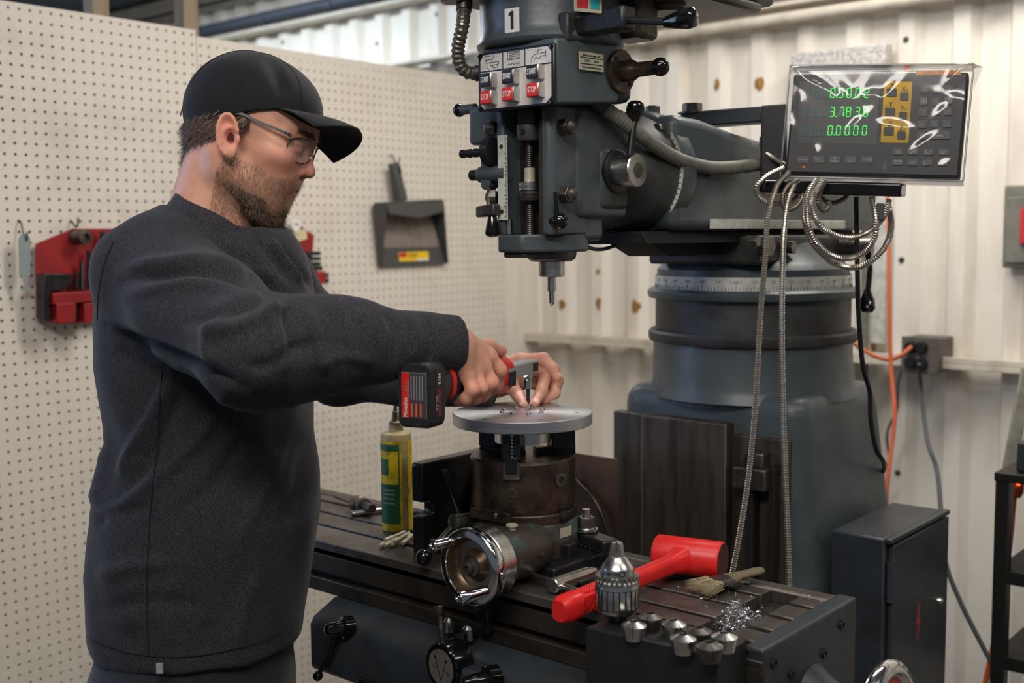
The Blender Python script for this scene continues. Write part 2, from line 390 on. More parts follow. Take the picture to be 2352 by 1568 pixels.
# peg board partition: two drilled sheets on studs, plain filler panel in the corner
wall_left = bpy.data.objects.new('wall_left', None); COL.objects.link(wall_left); struct(wall_left); ORIG['wall_left'] = V(0, 0, 0)
h0 = pX(16/3.92, 875/3.92, XP); PIT = 0.0254; HY, HZ = h0[1] % PIT, h0[2] % PIT
def pegsheet(y0, y1, ztop, zbot=0.02, r=0.0038, t=0.006):
    v = []; f = []; N = 8
    ny0 = math.ceil((y0-HY-0.008)/PIT); ny1 = math.floor((y1-HY+0.008)/PIT); nz0 = math.ceil((zbot-HZ)/PIT); nz1 = math.floor((ztop-HZ-0.006)/PIT)
    ys = [HY+PIT*k for k in range(ny0, ny1+1) if y0+0.006 < HY+PIT*k < y1-0.006]
    zs = [HZ+PIT*k for k in range(nz0, nz1+1)]
    ye = [y0]+[(a+b)/2 for a, b in zip(ys, ys[1:])]+[y1]
    ze = [zbot]+[(a+b)/2 for a, b in zip(zs, zs[1:])]+[ztop]
    # shared outer boundary samples per cell: 4 corners + 4 side mids = 8 pts
    for i, yc in enumerate(ys):
        for j, zc in enumerate(zs):
            a, b, c, d = ye[i], ye[i+1], ze[j], ze[j+1]; ym, zm = (a+b)/2, (c+d)/2
            out = [(b, zm), (b, d), (ym, d), (a, d), (a, zm), (a, c), (ym, c), (b, c)]
            o = len(v)
            v += [(XP, p[0], p[1]) for p in out]
            v += [(XP, yc+r*cos(k*pi/4), zc+r*sin(k*pi/4)) for k in range(N)]
            v += [(XP-t, yc+r*cos(k*pi/4), zc+r*sin(k*pi/4)) for k in range(N)]
            for k in range(N):
                q = (k+1) % N
                f.append((o+k, o+q, o+8+q, o+8+k)); f.append((o+8+k, o+8+q, o+16+q, o+16+k))
    # rim
    m = MB(); m.add(v, f)
    m.add([(XP, y0, ztop), (XP, y1, ztop), (XP-t, y1, ztop), (XP-t, y0, ztop)], [(0, 1, 2, 3)])
    m.add([(XP, y0, zbot), (XP, y0, ztop), (XP-t, y0, ztop), (XP-t, y0, zbot)], [(0, 1, 2, 3)])
    m.add([(XP, y1, zbot), (XP, y1, ztop), (XP-t, y1, ztop), (XP-t, y1, zbot)], [(0, 1, 2, 3)])
    me = bpy.data.meshes.new('pegboard_sheet'); me.from_pydata(m.v, [], m.f); me.materials.append(MATS['peg_white'])
    o = bpy.data.objects.new('pegboard_sheet', me); COL.objects.link(o); o.parent = wall_left; ORIG[o.name] = V(0, 0, 0)
    return o
pegsheet(0.75, 1.7625, 2.046)
pegsheet(1.7645, 2.985, 2.030)
MB().bb(XP-0.05, XP-0.03, 0.75, 2.985, 0.0, 1.99).build('added_dark_backing', 'hole_shade', wall_left, smooth=0)  # dark sheet added behind the holes, stands in for the shaded gap
MB().bb(XP-0.035, XP-0.004, 2.988, 3.165, 0.0, 2.03).build('filler_panel', 'wall_white', wall_left, bevel=0.002)
for yy in (pX(221, 25, XP-0.03)[1], pX(427, 30, XP-0.03)[1]):
    MB().bb(XP-0.052, XP-0.0065, yy-0.022, yy+0.022, 1.7, 2.60).build('stud', 'stud_wood', wall_left, bevel=0.002)

# ================================================================== MILLING MACHINE
SX, SY = -1.107, 1.388          # spindle axis
CX, CY = -1.107, 2.025          # column axis
def zrow(X, Y, row):
    d0 = V(X, Y, -1.5); e = V(0, 0, 1)
    A = lambda d: (row-784)*(d@_F)+F_PX*(d@_U)
    return -A(d0)/(A(d0+e)-A(d0))
def H(dx, dy, z): return V(SX+dx, SY+dy, z)
mill = thing('milling_machine', 'dark blue-grey knee milling machine with round turret and start stop panel', 'machine', (CX, CY, 0))

# ---- base, column, turret
m = MB()
m.bb(CX-0.28, CX+0.28, 1.45, 2.5, 0, 0.13)
m.build('base', 'mill_paint', mill, bevel=0.02)
def rrect(x0, x1, y0, y1, z, r=0.03, n=5):
    out = []
    for cx, cy, a0 in ((x1-r, y1-r, 0), (x0+r, y1-r, 90), (x0+r, y0+r, 180), (x1-r, y0+r, 270)):
        for k in range(n+1):
            a = radians(a0+90*k/n); out.append(V(cx+r*cos(a), cy+r*sin(a), z))
    return out
m = MB().loft([rrect(CX-0.215, CX+0.245, 1.85, 2.33, 0.12, 0.04), rrect(CX-0.205, CX+0.225, 1.85, 2.26, 0.8, 0.04), rrect(CX-0.198, CX+0.198, 1.85, 2.20, 1.17, 0.04),
               rrect(CX-0.1965, CX+0.1965, 1.8515, 2.198, 1.186, 0.04), rrect(CX-0.191, CX+0.191, 1.857, 2.193, 1.199, 0.04), rrect(CX-0.182, CX+0.182, 1.866, 2.185, 1.207, 0.04), rrect(CX-0.17, CX+0.17, 1.88, 2.17, 1.210, 0.04)])
m.build('column', 'mill_paint', mill, smooth=50)
ZW = zrow(-1.2, 1.822, 956)
m = MB().prism([(-1.307, 1.832, 0.14), (-1.307, 1.86, 0.14), (-1.046, 1.86, 0.14), (-1.046, 1.822, 0.14), (-1.232, 1.822, 0.14), (-1.238, 1.832, 0.14)], (0, 0, ZW-0.14))
way = m.build('slideway', 'way_steel', mill, bevel=0.003)
MB().prism([(-1.046, 1.840, 0.14), (-1.046, 1.86, 0.14), (-0.93, 1.86, 0.14), (-0.93, 1.840, 0.14)], (0, 0, ZW-0.16)).build('slideway_wing', 'way_steel', mill, bevel=0.003)
MB().bb(-1.0, -0.985, 1.812, 1.839, 0.3, 1.07).bb(-0.955, -0.945, 1.815, 1.839, 0.3, 1.09).build('scale_rail', 'slot_dark', mill, bevel=0.001)
MB().bb(-1.02, -0.955, 1.80, 1.839, 1.045, 1.085).bb(-1.005, -0.965, 1.81, 1.839, 1.085, 1.112).build('knee_stop', 'steel_dark', mill, bevel=0.003)
MB().lathe((-1.245, 1.93, 1.19), (0, 0, 1), [(0, 0.012), (0.03, 0.012), (0.036, 0.008)], 14).build('lifting_pin', 'steel_dark', mill)
# turret barrel
C0 = (CX, CY, 0)
MB().lathe(C0, (0, 0, 1), [(1.19, 0.205), (1.205, 0.200), (1.215, 0.1965), (1.295, 0.1935)], 64).build('turret_lower', 'mill_paint', mill, smooth=50)
MB().lathe(C0, (0, 0, 1), [(1.295, 0.193), (1.295, 0.201), (1.300, 0.204), (1.312, 0.204), (1.317, 0.199), (1.317, 0.192)], 64).build('turret_ring', 'mill_dirty', mill)
MB().lathe(C0, (0, 0, 1), [(1.317, 0.190), (1.378, 0.190)], 64).build('turret_drum', 'mill_dirty', mill)
MB().lathe(C0, (0, 0, 1), [(1.378, 0.19), (1.380, 0.203), (1.386, 0.206), (1.394, 0.206), (1.399, 0.2), (1.399, 0.188)], 64).build('turret_ring', 'mill_paint', mill)
sc_ring = MB().lathe(C0, (0, 0, 1), [(1.399, 0.1905), (1.424, 0.1905)], 64, caps=False).build('degree_ring', 'scale_white', mill)
m = MB()
for k in range(180):
    a = radians(2*k+180); L = 0.010 if k % 5 == 0 else 0.006
    d = V(cos(a), sin(a), 0); t = V(-sin(a), cos(a), 0)
    m.box(V(CX, CY, 1.400+L/2)+d*0.1908, (0.0005, 0.0006, L), (d, t, V(0, 0, 1)))
m.build('graduation', 'print_black', sc_ring, smooth=0)
for k in range(36):
    a = radians(10*k); d = V(cos(a), sin(a), 0)
    if d[1]*0.76-d[0]*0.65 < 0: text('degree_number', str(abs((k*10+90) % 360-180)), 0.007, V(CX, CY, 1.415)+d*0.1908, V(-sin(a), cos(a), 0), V(0, 0, 1), 'print_grey', sc_ring, depth=0.0004)
m = MB().lathe(C0, (0, 0, 1), [(1.424, 0.187), (1.436, 0.187), (1.448, 0.176), (1.49, 0.115), (1.50, 0.112)], 64)
m.build('turret_cone', 'mill_paint', mill, smooth=40)
m = MB().prism([(-1.224, 1.832, 1.448), (-0.99, 1.832, 1.448), (-0.985, 2.16, 1.448), (-1.229, 2.16, 1.448)], (0, 0, 0.052))
m.build('turret_saddle', 'mill_dirty', mill, bevel=0.006)
for xx, yy, rr in ((1723, 553, 0.011), (1752, 566, 0.02), (1806, 568, 0.013)):
    c = pX(xx, yy, -0.985); hexbolt(c, (1, 0, 0), rr, 0.016, 'clamp_bolt', 'steel_dark', mill)
c = pX(1930, 566, -0.99)
MB().cyl(c, c+V(0.062, 0.012, 0), 0.019, n=20).build('pinion_shaft', 'steel_dark', mill)
c = c+V(0.052, 0.010, -0.012); dl = (c-CAM)@_F; e = pD(1992, 676, dl-0.01)
MB().tube(crv([c, (c+e)/2+V(0.005, 0, 0.01), e]), 0.006, 10).lathe(e, e-c, [(-0.01, 0.007), (0.0, 0.010), (0.012, 0.015), (0.028, 0.016), (0.036, 0.01), (0.038, 0.0001)], 16).build('ram_lock_lever', 'black_gloss', mill)
# ---- ram
RB = 1.5088
m = MB().prism([(CX+0.090, 1.60, RB), (CX+0.090, 2.42, RB), (CX+0.090, 2.42, 1.60), (CX+0.090, 2.05, 1.66), (CX+0.090, 1.80, 1.682), (CX+0.090, 1.69, 1.697), (CX+0.090, 1.60, 1.70)], (-0.18, 0, 0))
m.build('ram', 'mill_paint', mill, bevel=0.018, seg=4)
m = MB().prism([(CX-0.07, 1.535, 1.5085), (CX+0.07, 1.535, 1.5085), (CX+0.082, 1.535, 1.488), (CX-0.082, 1.535, 1.488)], (0, 0.80, 0))
m.prism([(CX-0.045, 1.60, 1.489), (CX+0.045, 1.60, 1.489), (CX+0.045, 1.66, 1.466), (CX-0.045, 1.66, 1.466)], (0, 0.25, 0))
m.build('ram_dovetail', 'slot_dark', mill, bevel=0.002)
m = MB(); a, b = pX(1632, 500, -1.015), pX(1941, 531, -1.015)
m.bb(-1.017, -1.0145, a[1], b[1], 1.512, 1.529); rs_ = m.build('ram_scale', 'scale_white', mill, bevel=0.003)
m = MB()
for k in range(60):
    y = a[1]+0.03+k*0.0085; L = 0.008 if k % 6 == 0 else 0.004
    m.bb(-1.0146, -1.0141, y-0.0004, y+0.0004, 1.513, 1.513+L)
m.build('graduation', 'print_grey', rs_, smooth=0)
# head knuckle
KZ = 1.605
m = MB().lathe((CX, 1.49, KZ), (0, 1, 0), [(0, 0.075), (0.02, 0.088), (0.06, 0.094), (0.10, 0.098), (0.115, 0.098)], 48)
m.build('head_knuckle', 'mill_dirty', mill, smooth=40)
m = MB().lathe((CX, 1.605, KZ), (0, 1, 0), [(0, 0.104), (0.006, 0.107), (0.035, 0.107), (0.05, 0.098)], 56)
disc = m.build('ram_adapter', 'mill_paint', mill, smooth=40)
for x, y in ((1521, 300), (1525, 463)):
    c = pY(x, y, 1.604); hexbolt(c, (0, -1, 0), 0.0115, 0.02, 'adapter_bolt', 'steel_dark', mill)
m = MB(); v = []; f = []
for k in range(17):
    a = radians(-42+84*k/16)
    for r_ in (0.088, 0.104): v.append((CX+0.0+r_*cos(a), 1.6035, KZ+r_*sin(a)))
f = [(2*i, 2*i+1, 2*i+3, 2*i+2) for i in range(16)]
v2 = [(x, y-0.0015, z) for x, y, z in v]
m.add(v2, f); m.add(v, [q[::-1] for q in f]); arc = m.build('tilt_scale', 'scale_white', disc)
m = MB()
for k in range(1, 16):
    a = radians(-42+84*k/16); d = V(cos(a), 0, sin(a)); t = V(-sin(a), 0, cos(a))
    m.box(V(CX, 1.6018, KZ)+d*0.098, (0.008, 0.0008, 0.0008), (d, V(0, 1, 0), t))
m.build('graduation', 'print_black', arc, smooth=0)
c = pX(1545, 385, -1.0); MB().lathe((-1.018, 1.64, 1.606), (1, 0, 0), [(0, 0.017), (0.003, 0.017), (0.004, 0.015)], 20).build('ram_plug', 'mill_paint', mill)
hexbolt((-1.018, 1.70, 1.607), (1, 0, 0), 0.008, 0.01, 'ram_set_screw', 'steel_dark', mill)
MB().bb(-1.0175, -1.0155, 1.90, 1.955, 1.575, 1.625).build('ram_badge', 'dro_orange', mill, bevel=0.002)
MB().cyl((CX+0.01, 1.655, 1.69), (CX+0.01, 1.655, 1.722), 0.013, n=6).build('ram_stud', 'mill_paint', mill, bevel=0.002)
# cross bolt on the ram holding the readout arm is built with the readout

# ---- head casting
def plan(pts, z0, z1): return MB().prism([(SX+a, SY+b, z0) for a, b in pts], (0, 0, z1-z0))
ZB, ZT = 1.504, 1.695
m = plan([(-0.055, -0.065), (-0.042, -0.068), (-0.038, -0.068), (-0.034, -0.03), (0.034, -0.03), (0.036, -0.068), (0.048, -0.066), (0.055, -0.058), (0.055, -0.01), (0.055, 0.02), (-0.055, 0.02)], ZB, ZT)
m.build('quill_housing', 'mill_paint', mill, bevel=0.005, seg=3)
m = plan([(-0.06, -0.012), (0.06, -0.012), (0.066, 0.03), (0.066, 0.115), (-0.066, 0.115), (-0.066, 0.03)], 1.528, 1.70)
m.build('head_body', 'mill_paint', mill, bevel=0.012, seg=4)
m = plan([(-0.05, -0.01), (0.05, -0.01), (0.056, 0.035), (0.05, 0.07), (-0.05, 0.07), (-0.056, 0.035)], 1.495, 1.56)
m.build('head_lower', 'mill_paint', mill, bevel=0.008, seg=3)
m = MB().lathe(H(0, 0.11, 1.61), (0, 1, 0), [(0, 0.075), (0.01, 0.083), (0.03, 0.078)], 40)
m.build('head_flange', 'mill_dirty', mill, smooth=40)
# nose flange
m = plan([(-0.034, -0.088), (0.012, -0.088), (0.02, -0.08), (0.05, -0.03), (0.056, 0.0), (0.05, 0.03), (-0.05, 0.03), (-0.056, 0.0), (-0.05, -0.04)], 1.478, 1.505)
m.build('nose_flange', 'mill_paint', mill, bevel=0.004, seg=3)
m = plan([(-0.03, -0.08), (0.012, -0.08), (0.03, -0.03), (-0.03, -0.03)], 1.470, 1.479); m.build('nose_step', 'mill_dirty', mill, bevel=0.003)
MB().lathe(H(0, 0, 0), (0, 0, 1), [(1.463, 0.031), (1.467, 0.037), (1.474, 0.039), (1.480, 0.039)], 40).build('quill', 'steel_dark', mill)
MB().lathe(H(0, 0, 0), (0, 0, 1), [(1.439, 0.017), (1.441, 0.0203), (1.465, 0.0203)], 32).build('spindle_nose', 'steel', mill)
# slot, screw, collar, depth dial
MB().bb(SX-0.034, SX+0.034, SY-0.033, SY-0.029, ZB, ZT).build('slot_back', 'slot_dark', mill)
MB().bb(SX+0.022, SX+0.035, SY-0.058, SY-0.030, ZB, ZT-0.02).build('slot_bar', 'way_steel', mill, bevel=0.002)
st = H(0, -0.052, 0)
m = MB(); zz = np.arange(1.505, 1.66, 0.00075)
m.tube([st+V(0, 0, z) for z in zz], [0.0062 if i % 4 < 2 else 0.0054 for i in range(len(zz))], 14)
screw = m.build('stop_screw', 'steel_dark', mill, smooth=60)
MB().lathe(st, (0, 0, 1), [(1.645, 0.0185), (1.647, 0.0195), (1.668, 0.0195), (1.670, 0.018)], 28).build('stop_collar', 'steel_dark', mill)
c = st+V(0.002, -0.019, 1.657); MB().lathe(c, (-0.25, -1, 0), [(-0.004, 0.005), (0.001, 0.005)], 14).build('pin_hole', 'slot_dark', mill)
MB().lathe(st, (0, 0, 1), [(1.582, 0.0085), (1.604, 0.0085), (1.605, 0.0075)], 20).build('stop_nut', 'brass_plate', mill)
dial = MB().lathe(st, (0, 0, 1), [(1.571, 0.0175), (1.582, 0.0175), (1.584, 0.016)], 36).build('depth_dial', 'steel', mill)
m = MB()
for k in range(40):
    a = 2*pi*k/40; d = V(cos(a), sin(a), 0); m.box(st+V(0, 0, 1.576)+d*0.0176, (0.0004, 0.0004, 0.007 if k % 5 == 0 else 0.004), (d, V(-sin(a), cos(a), 0), V(0, 0, 1)))
m.build('graduation', 'print_black', dial, smooth=0)
MB().lathe(st, (0, 0, 1), [(1.556, 0.0165), (1.562, 0.0175), (1.5625, 0.016), (1.5645, 0.016), (1.565, 0.0175), (1.570, 0.0175)], 36).build('lock_ring', 'steel_dark', mill)
MB().bb(SX-0.012, SX+0.02, SY-0.066, SY-0.03, 1.668, 1.70).build('slot_cap', 'black_satin', mill, bevel=0.003)
sp = MB().bb(SX-0.047, SX-0.028, SY-0.0715, SY-0.0695, 1.527, 1.655).build('depth_scale', 'scale_white', mill, bevel=0.0008)
m = MB()
for k in range(60):
    z = 1.532+k*0.002; L = 0.006 if k % 8 == 0 else 0.003
    m.bb(SX-0.0285-L, SX-0.0285, SY-0.0719, SY-0.0714, z-0.00025, z+0.00025)
m.build('graduation', 'print_black', sp, smooth=0)
for z in (1.54, 1.638):
    MB().lathe(H(-0.039, -0.0715, z), (0, -1, 0), [(0, 0.0035), (0.0015, 0.003), (0.0018, 0.0001)], 14).build('scale_screw', 'steel_dark', mill)
for dx, dy, z in ((0.055, -0.042, 1.662), (0.055, -0.040, 1.563)):
    hexbolt(H(dx, dy, z), (1, -0.12, 0), 0.0135, 0.017, 'dome_nut', 'steel_dark', mill, dome=True)
for dx, dy, z in ((-0.062, -0.06, 1.668), (-0.062, -0.058, 1.563)):
    hexbolt(H(dx, dy, z), (-0.8, -0.6, 0), 0.0125, 0.012, 'dome_nut', 'steel_dark', mill, dome=True)
for z_ in (1.655, 1.553): MB().bb(SX-0.09, SX-0.05, SY-0.05, SY+0.0, z_, z_+0.02).build('clamp_lug', 'mill_dirty', mill, bevel=0.006)
MB().lathe(H(-0.002-0.036, -0.056, 1.506), (0, 0, 1), [(0, 0.0055), (0.022, 0.0055)], 16).build('guide_pin', 'steel', mill)
# quill lock
c = pX(1275, 508, SX+0.052)
m = MB().sphere(c+V(0.012, -0.004, 0), 0.0125, 18).cyl(c-V(0.01, 0, 0), c+V(0.01, -0.003, 0), 0.0085)
e = c+V(0.008, -0.010, 0.042); m.tube([c+V(0.012, -0.006, 0), c+V(0.011, -0.009, 0.016), e], [0.0058, 0.005, 0.0038], 10)
m.build('quill_lock', 'black_gloss', mill)
# feed lever hub
hc = H(0.066, 0.072, zrow(SX+0.1, SY+0.072, 392))
MB().prism([hc+V(-0.02, -0.038, 0.036), hc+V(-0.02, 0.04, 0.036), hc+V(-0.02, 0.04, -0.06), hc+V(-0.02, -0.038, -0.06)], (0.026, 0, 0)).build('feed_boss', 'mill_dirty', mill, bevel=0.014, seg=4)
MB().lathe(hc, (1, 0, 0), [(0, 0.034), (0.009, 0.034), (0.011, 0.031)], 36).build('feed_flange', 'black_satin', mill)
hub = MB().lathe(hc, (1, 0, 0), [(0.009, 0.023), (0.026, 0.023), (0.027, 0.026), (0.044, 0.026), (0.046, 0.0245), (0.0465, 0.012), (0.044, 0.012)], 40).build('feed_hub', 'steel', mill)
MB().lathe(hc+V(0.044, 0, 0), (1, 0, 0), [(0, 0.0115), (0.0025, 0.0115), (0.003, 0.010)], 24).box(hc+V(0.0472, 0, 0), (0.0008, 0.003, 0.019)).build('hub_screw', 'steel_dark', hub)
bl = pX(1459, 252, hc[0]+0.034); r0 = hc+V(0.03, 0, 0.014)
MB().tube([r0, r0*0.45+bl*0.55, bl-V(0, 0, 0.012)], [0.0058, 0.005, 0.0044], 12).build('feed_lever', 'black_satin', hub)
MB().lathe(bl-V(0, 0, 0.019), (0.0, 0.02, 1), [(0, 0.005), (0.004, 0.007), (0.014, 0.0135), (0.022, 0.0146), (0.028, 0.013), (0.032, 0.008), (0.0335, 0.0001)], 22).build('lever_knob', 'black_gloss', hub)
# left side feed controls (axis -X)
m = MB().bb(SX-0.118, SX-0.05, SY-0.060, SY+0.03, 1.645, 1.704); m.bb(SX-0.105, SX-0.05, SY-0.05, SY+0.02, 1.60, 1.65)
m.build('feed_gearbox', 'mill_paint', mill, bevel=0.007, seg=3)
def leftshaft(prof, x0, dy, z, name, material, n=20): return MB().lathe(H(x0, dy, z), (-1, 0, 0), prof, n).build(name, material, mill)
zl = zrow(SX-0.14, SY-0.045, 252)
leftshaft([(0, 0.008), (0.03, 0.008)], -0.115, -0.045, zl, 'feed_reverse_stem', 'mill_paint')
MB().sphere(H(-0.150, -0.045, zl), 0.0108, 18).build('feed_reverse_knob', 'black_gloss', mill)
z1 = 1.632
leftshaft([(0, 0.022), (0.014, 0.022), (0.016, 0.018)], -0.058, -0.064, z1, 'hand_feed_hub', 'cast_black')
leftshaft([(0, 0.0058), (0.02, 0.0058), (0.021, 0.0068), (0.027, 0.0068), (0.028, 0.0055), (0.033, 0.0055), (0.034, 0.0068), (0.04, 0.0068), (0.041, 0.0055), (0.047, 0.0055), (0.048, 0.0068), (0.054, 0.0068), (0.055, 0.004)], -0.074, -0.064, z1, 'serrated_shaft', 'cast_black')
z2 = 1.598
leftshaft([(0, 0.0125), (0.055, 0.0125), (0.058, 0.010)], -0.035, -0.062, z2, 'clutch_housing', 'mill_paint')
leftshaft([(0, 0.0085), (0.016, 0.0085), (0.018, 0.0065)], -0.093, -0.062, z2, 'clutch_knob', 'black_satin')
MB().lathe(H(-0.074, -0.062, z2-0.014), (0, -1, 0), [(-0.012, 0.0095), (0.008, 0.0095), (0.009, 0.007)], 18).build('lever_pivot', 'mill_paint', mill)
p0 = H(-0.070, -0.066, z2-0.018); p1 = pY(1122, 472, SY-0.075); p2 = pY(1130, 496, SY-0.078)
MB().tube([p0, p1, p2], 0.0034, 10).build('trip_lever', 'steel_dark', mill)
MB().box(pY(1121, 484, SY-0.078), (0.042, 0.016, 0.0175), (nrm(V(1, -0.1, 0.06)), nrm(V(0.1, 1, 0)), V(0, 0, 1))).build('trip_block', 'steel_dark', mill, bevel=0.003)
b0 = pY(1131, 494, SY-0.078)
MB().lathe(b0, (0.0, 0, -1), [(0, 0.006), (0.008, 0.008), (0.018, 0.0105), (0.027, 0.0118), (0.031, 0.0105), (0.0335, 0.006), (0.034, 0.0001)], 20).build('trip_knob', 'black_gloss', mill)
# upper drum with sticker
MB().lathe(H(0, 0, 0), (0, 0, 1), [(1.782, 0.104), (1.785, 0.111), (1.79, 0.113), (1.797, 0.109), (1.81, 0.106), (1.862, 0.108), (1.99, 0.108)], 56).build('gear_housing', 'mill_paint', mill, smooth=50)
m = MB().bb(SX-0.16, SX+0.2, SY-0.1, SY+0.34, 1.872, 1.93); m.lathe(H(0, 0, 0), (0, 0, 1), [(1.868, 0.165), (1.95, 0.165)], 48)
m.build('belt_housing', 'mill_dirty', mill, bevel=0.008)
m = MB().bb(SX+0.06, SX+0.12, SY+0.06, SY+0.12, 1.80, 1.87); m.lathe(H(0.12, 0.14, 1.845), (0, 0, 1), [(0, 0.03), (0.03, 0.03)], 20); m.bb(SX+0.02, SX+0.2, SY+0.1, SY+0.3, 1.856, 1.873)
m.build('motor_mount', 'way_steel', mill, bevel=0.008)
MB().lathe(H(0.02, 0.23, 0), (0, 0, 1), [(1.93, 0.1), (2.2, 0.1), (2.23, 0.08)], 32).build('motor', 'mill_paint', mill)
# numeral sticker on the drum
def on_drum(x, y, R=0.1085):
    d = ray(x, y); a = d[0]**2+d[1]**2; ox, oy = CAM[0]-SX, CAM[1]-SY
    b_ = 2*(d[0]*ox+d[1]*oy); c_ = ox*ox+oy*oy-R*R; t = (-b_-sqrt(max(b_*b_-4*a*c_, 0)))/(2*a); return CAM+d*t
a0 = on_drum(1176, 47); th = math.atan2(a0[1]-SY, a0[0]-SX); dth = 0.0125/0.108
v = []
for i in range(9):
    t = th-dth+2*dth*i/8
    for z in (a0[2]-0.017, a0[2]+0.0175): v.append((SX+0.1092*cos(t), SY+0.1092*sin(t), z))
stk = raw('number_sticker', v, [(2*i, 2*i+2, 2*i+3, 2*i+1) for i in range(8)], 'print_white', mill)
oo = V(SX+0.1096*cos(th), SY+0.1096*sin(th), a0[2]); t1 = V(-sin(th), cos(th), 0)
MB().prism([oo+t1*u_+V(0, 0, v_) for u_, v_ in ((-0.0015, -0.0125), (0.0032, -0.0125), (0.0032, 0.0135), (0.0, 0.0135), (-0.005, 0.0095), (-0.005, 0.006), (-0.0015, 0.008))], V(cos(th), sin(th), 0)*0.0006).build('number', 'print_black', stk, smooth=0)
# speed plate red / teal
a1 = on_drum(1348, 12, 0.111); th = math.atan2(a1[1]-SY, a1[0]-SX); t_ = V(-sin(th), cos(th), 0); d_ = V(cos(th), sin(th), 0)
pl = MB().box(a1+d_*0.003, (0.002, 0.046, 0.022), (d_, t_, V(0, 0, 1))).build('speed_plate', 'brass_plate', mill, bevel=0.0006)
MB().box(a1+d_*0.0042-t_*0.0095+V(0, 0, 0.001), (0.0006, 0.0175, 0.013), (d_, t_, V(0, 0, 1))).build('red_field', 'label_red', pl)
MB().box(a1+d_*0.0042+t_*0.0112+V(0, 0, 0.001), (0.0006, 0.0145, 0.013), (d_, t_, V(0, 0, 1))).build('teal_field', 'label_teal', pl)
# speed change lever (upper right)
zq = zrow(SX+0.07, SY-0.055, 66)
m = MB().bb(SX+0.035, SX+0.092, SY-0.075, SY+0.0, zq-0.021, zq+0.019)
m.build('lever_block', 'mill_dirty', mill, bevel=0.003)
q0 = V(SX+0.092, SY-0.045, zq)
MB().box(q0+V(0.032, 0, 0.0), (0.064, 0.028, 0.026)).build('lever_fork', 'black_satin', mill, bevel=0.004)
MB().box(q0+V(0.07, 0, 0.003), (0.034, 0.032, 0.034)).build('fork_end', 'black_paint', mill, bevel=0.005)
kp = pY(1566, 46, SY-0.05)
MB().tube([q0+V(0.06, -0.004, 0.003), kp-V(0.02, 0, 0)], 0.0055, 10).build('speed_lever', 'black_satin', mill)
MB().lathe(kp-V(0.028, 0, 0.0), (1, 0, 0.03), [(0, 0.006), (0.004, 0.008), (0.025, 0.0125), (0.038, 0.0145), (0.046, 0.0135), (0.049, 0.009), (0.050, 0.0001)], 22).build('speed_knob', 'black_gloss', mill)
# ---- control box
PYF = SY-0.098
px0, px1 = pY(1101, 180, PYF)[0], pY(1276, 180, PYF)[0]
pz0, pz1 = pY(1188, 250, PYF)[2], pY(1188, 111, PYF)[2]
m = MB().prism([(px0+0.002, PYF+0.004, pz0+0.002), (px1-0.002, PYF+0.004, pz0+0.002), (px1+0.018, PYF+0.13, pz0+0.012), (px0, PYF+0.13, pz0+0.012)], (0, 0, pz1-pz0+0.006))
m.build('control_box', 'mill_paint', mill, bevel=0.004, seg=3)
m = MB().bb(px1-0.03, px1+0.012, PYF+0.09, PYF+0.18, pz0+0.015, pz1+0.002); m.build('control_box_rear', 'mill_paint', mill, bevel=0.015, seg=4)
panel = MB().bb(px0, px1, PYF-0.003, PYF+0.004, pz0, pz1).build('panel_bezel', 'panel_black', mill, bevel=0.002)
W_ = px1-px0; Hh = pz1-pz0
def U(u, v, d=0.0): return V(px0+W_*u, PYF-0.003-d, pz0+Hh*v)
def panelpoly(uv, name, material, t=0.0006, par=None, d0=0.0):
    return MB().prism([U(u, v, d0) for u, v in uv], (0, -t, 0)).build(name, material, par or panel, smooth=0)
panelpoly([(0.04, 0.12), (0.08, 0.045), (0.90, 0.045), (0.965, 0.14), (0.965, 0.665), (0.04, 0.665)], 'panel_plate', 'panel_white')
panelpoly([(0.04, 0.69), (0.335, 0.69), (0.335, 0.955), (0.085, 0.955), (0.04, 0.87)], 'panel_plate', 'panel_white')
panelpoly([(0.35, 0.69), (0.625, 0.69), (0.625, 0.955), (0.35, 0.955)], 'panel_plate', 'panel_white')
panelpoly([(0.64, 0.69), (0.965, 0.69), (0.965, 0.87), (0.92, 0.955), (0.64, 0.955)], 'panel_plate', 'panel_white')
ns = V(0, -1, 0); ex = V(1, 0, 0); ez = V(0, 0, 1)
# pictograms: mill head, lamp with wave, tap
def lines(segs, name, wd=0.0007):
    m = MB()
    for (a, b) in segs:
        p, q = U(*a, 0.0007), U(*b, 0.0007); d = q-p; L = np.linalg.norm(d)
        if L > 0: m.box((p+q)/2, (L+wd, 0.0004, wd), (d/L, V(0, 1, 0), np.cross(d/L, V(0, 1, 0))))
    return m.build(name, 'print_black', panel, smooth=0)
lines([((.10, .93), (.22, .93)), ((.10, .93), (.11, .87)), ((.11, .87), (.21, .87)), ((.21, .87), (.22, .93)), ((.12, .87), (.12, .82)), ((.20, .87), (.20, .82)), ((.12, .82), (.20, .82)), ((.13, .82), (.13, .74)), ((.13, .74), (.16, .70)), ((.19, .82), (.29, .82)), ((.29, .82), (.29, .78)), ((.29, .78), (.18, .76)), ((.18, .76), (.18, .82)), ((.20, .76), (.22, .72)), ((.22, .72), (.27, .73)), ((.27, .73), (.27, .77))], 'pictogram')
lines([((.41, .945), (.57, .945)), ((.57, .945), (.57, .82)), ((.57, .82), (.41, .82)), ((.41, .82), (.41, .945))]+[((.43, .925-.028*i), (.55, .925-.028*i)) for i in range(4)]+[((.41+.02*i, .76 if i % 2 else .73), (.41+.02*(i+1), .73 if i % 2 else .76)) for i in range(8)], 'pictogram')
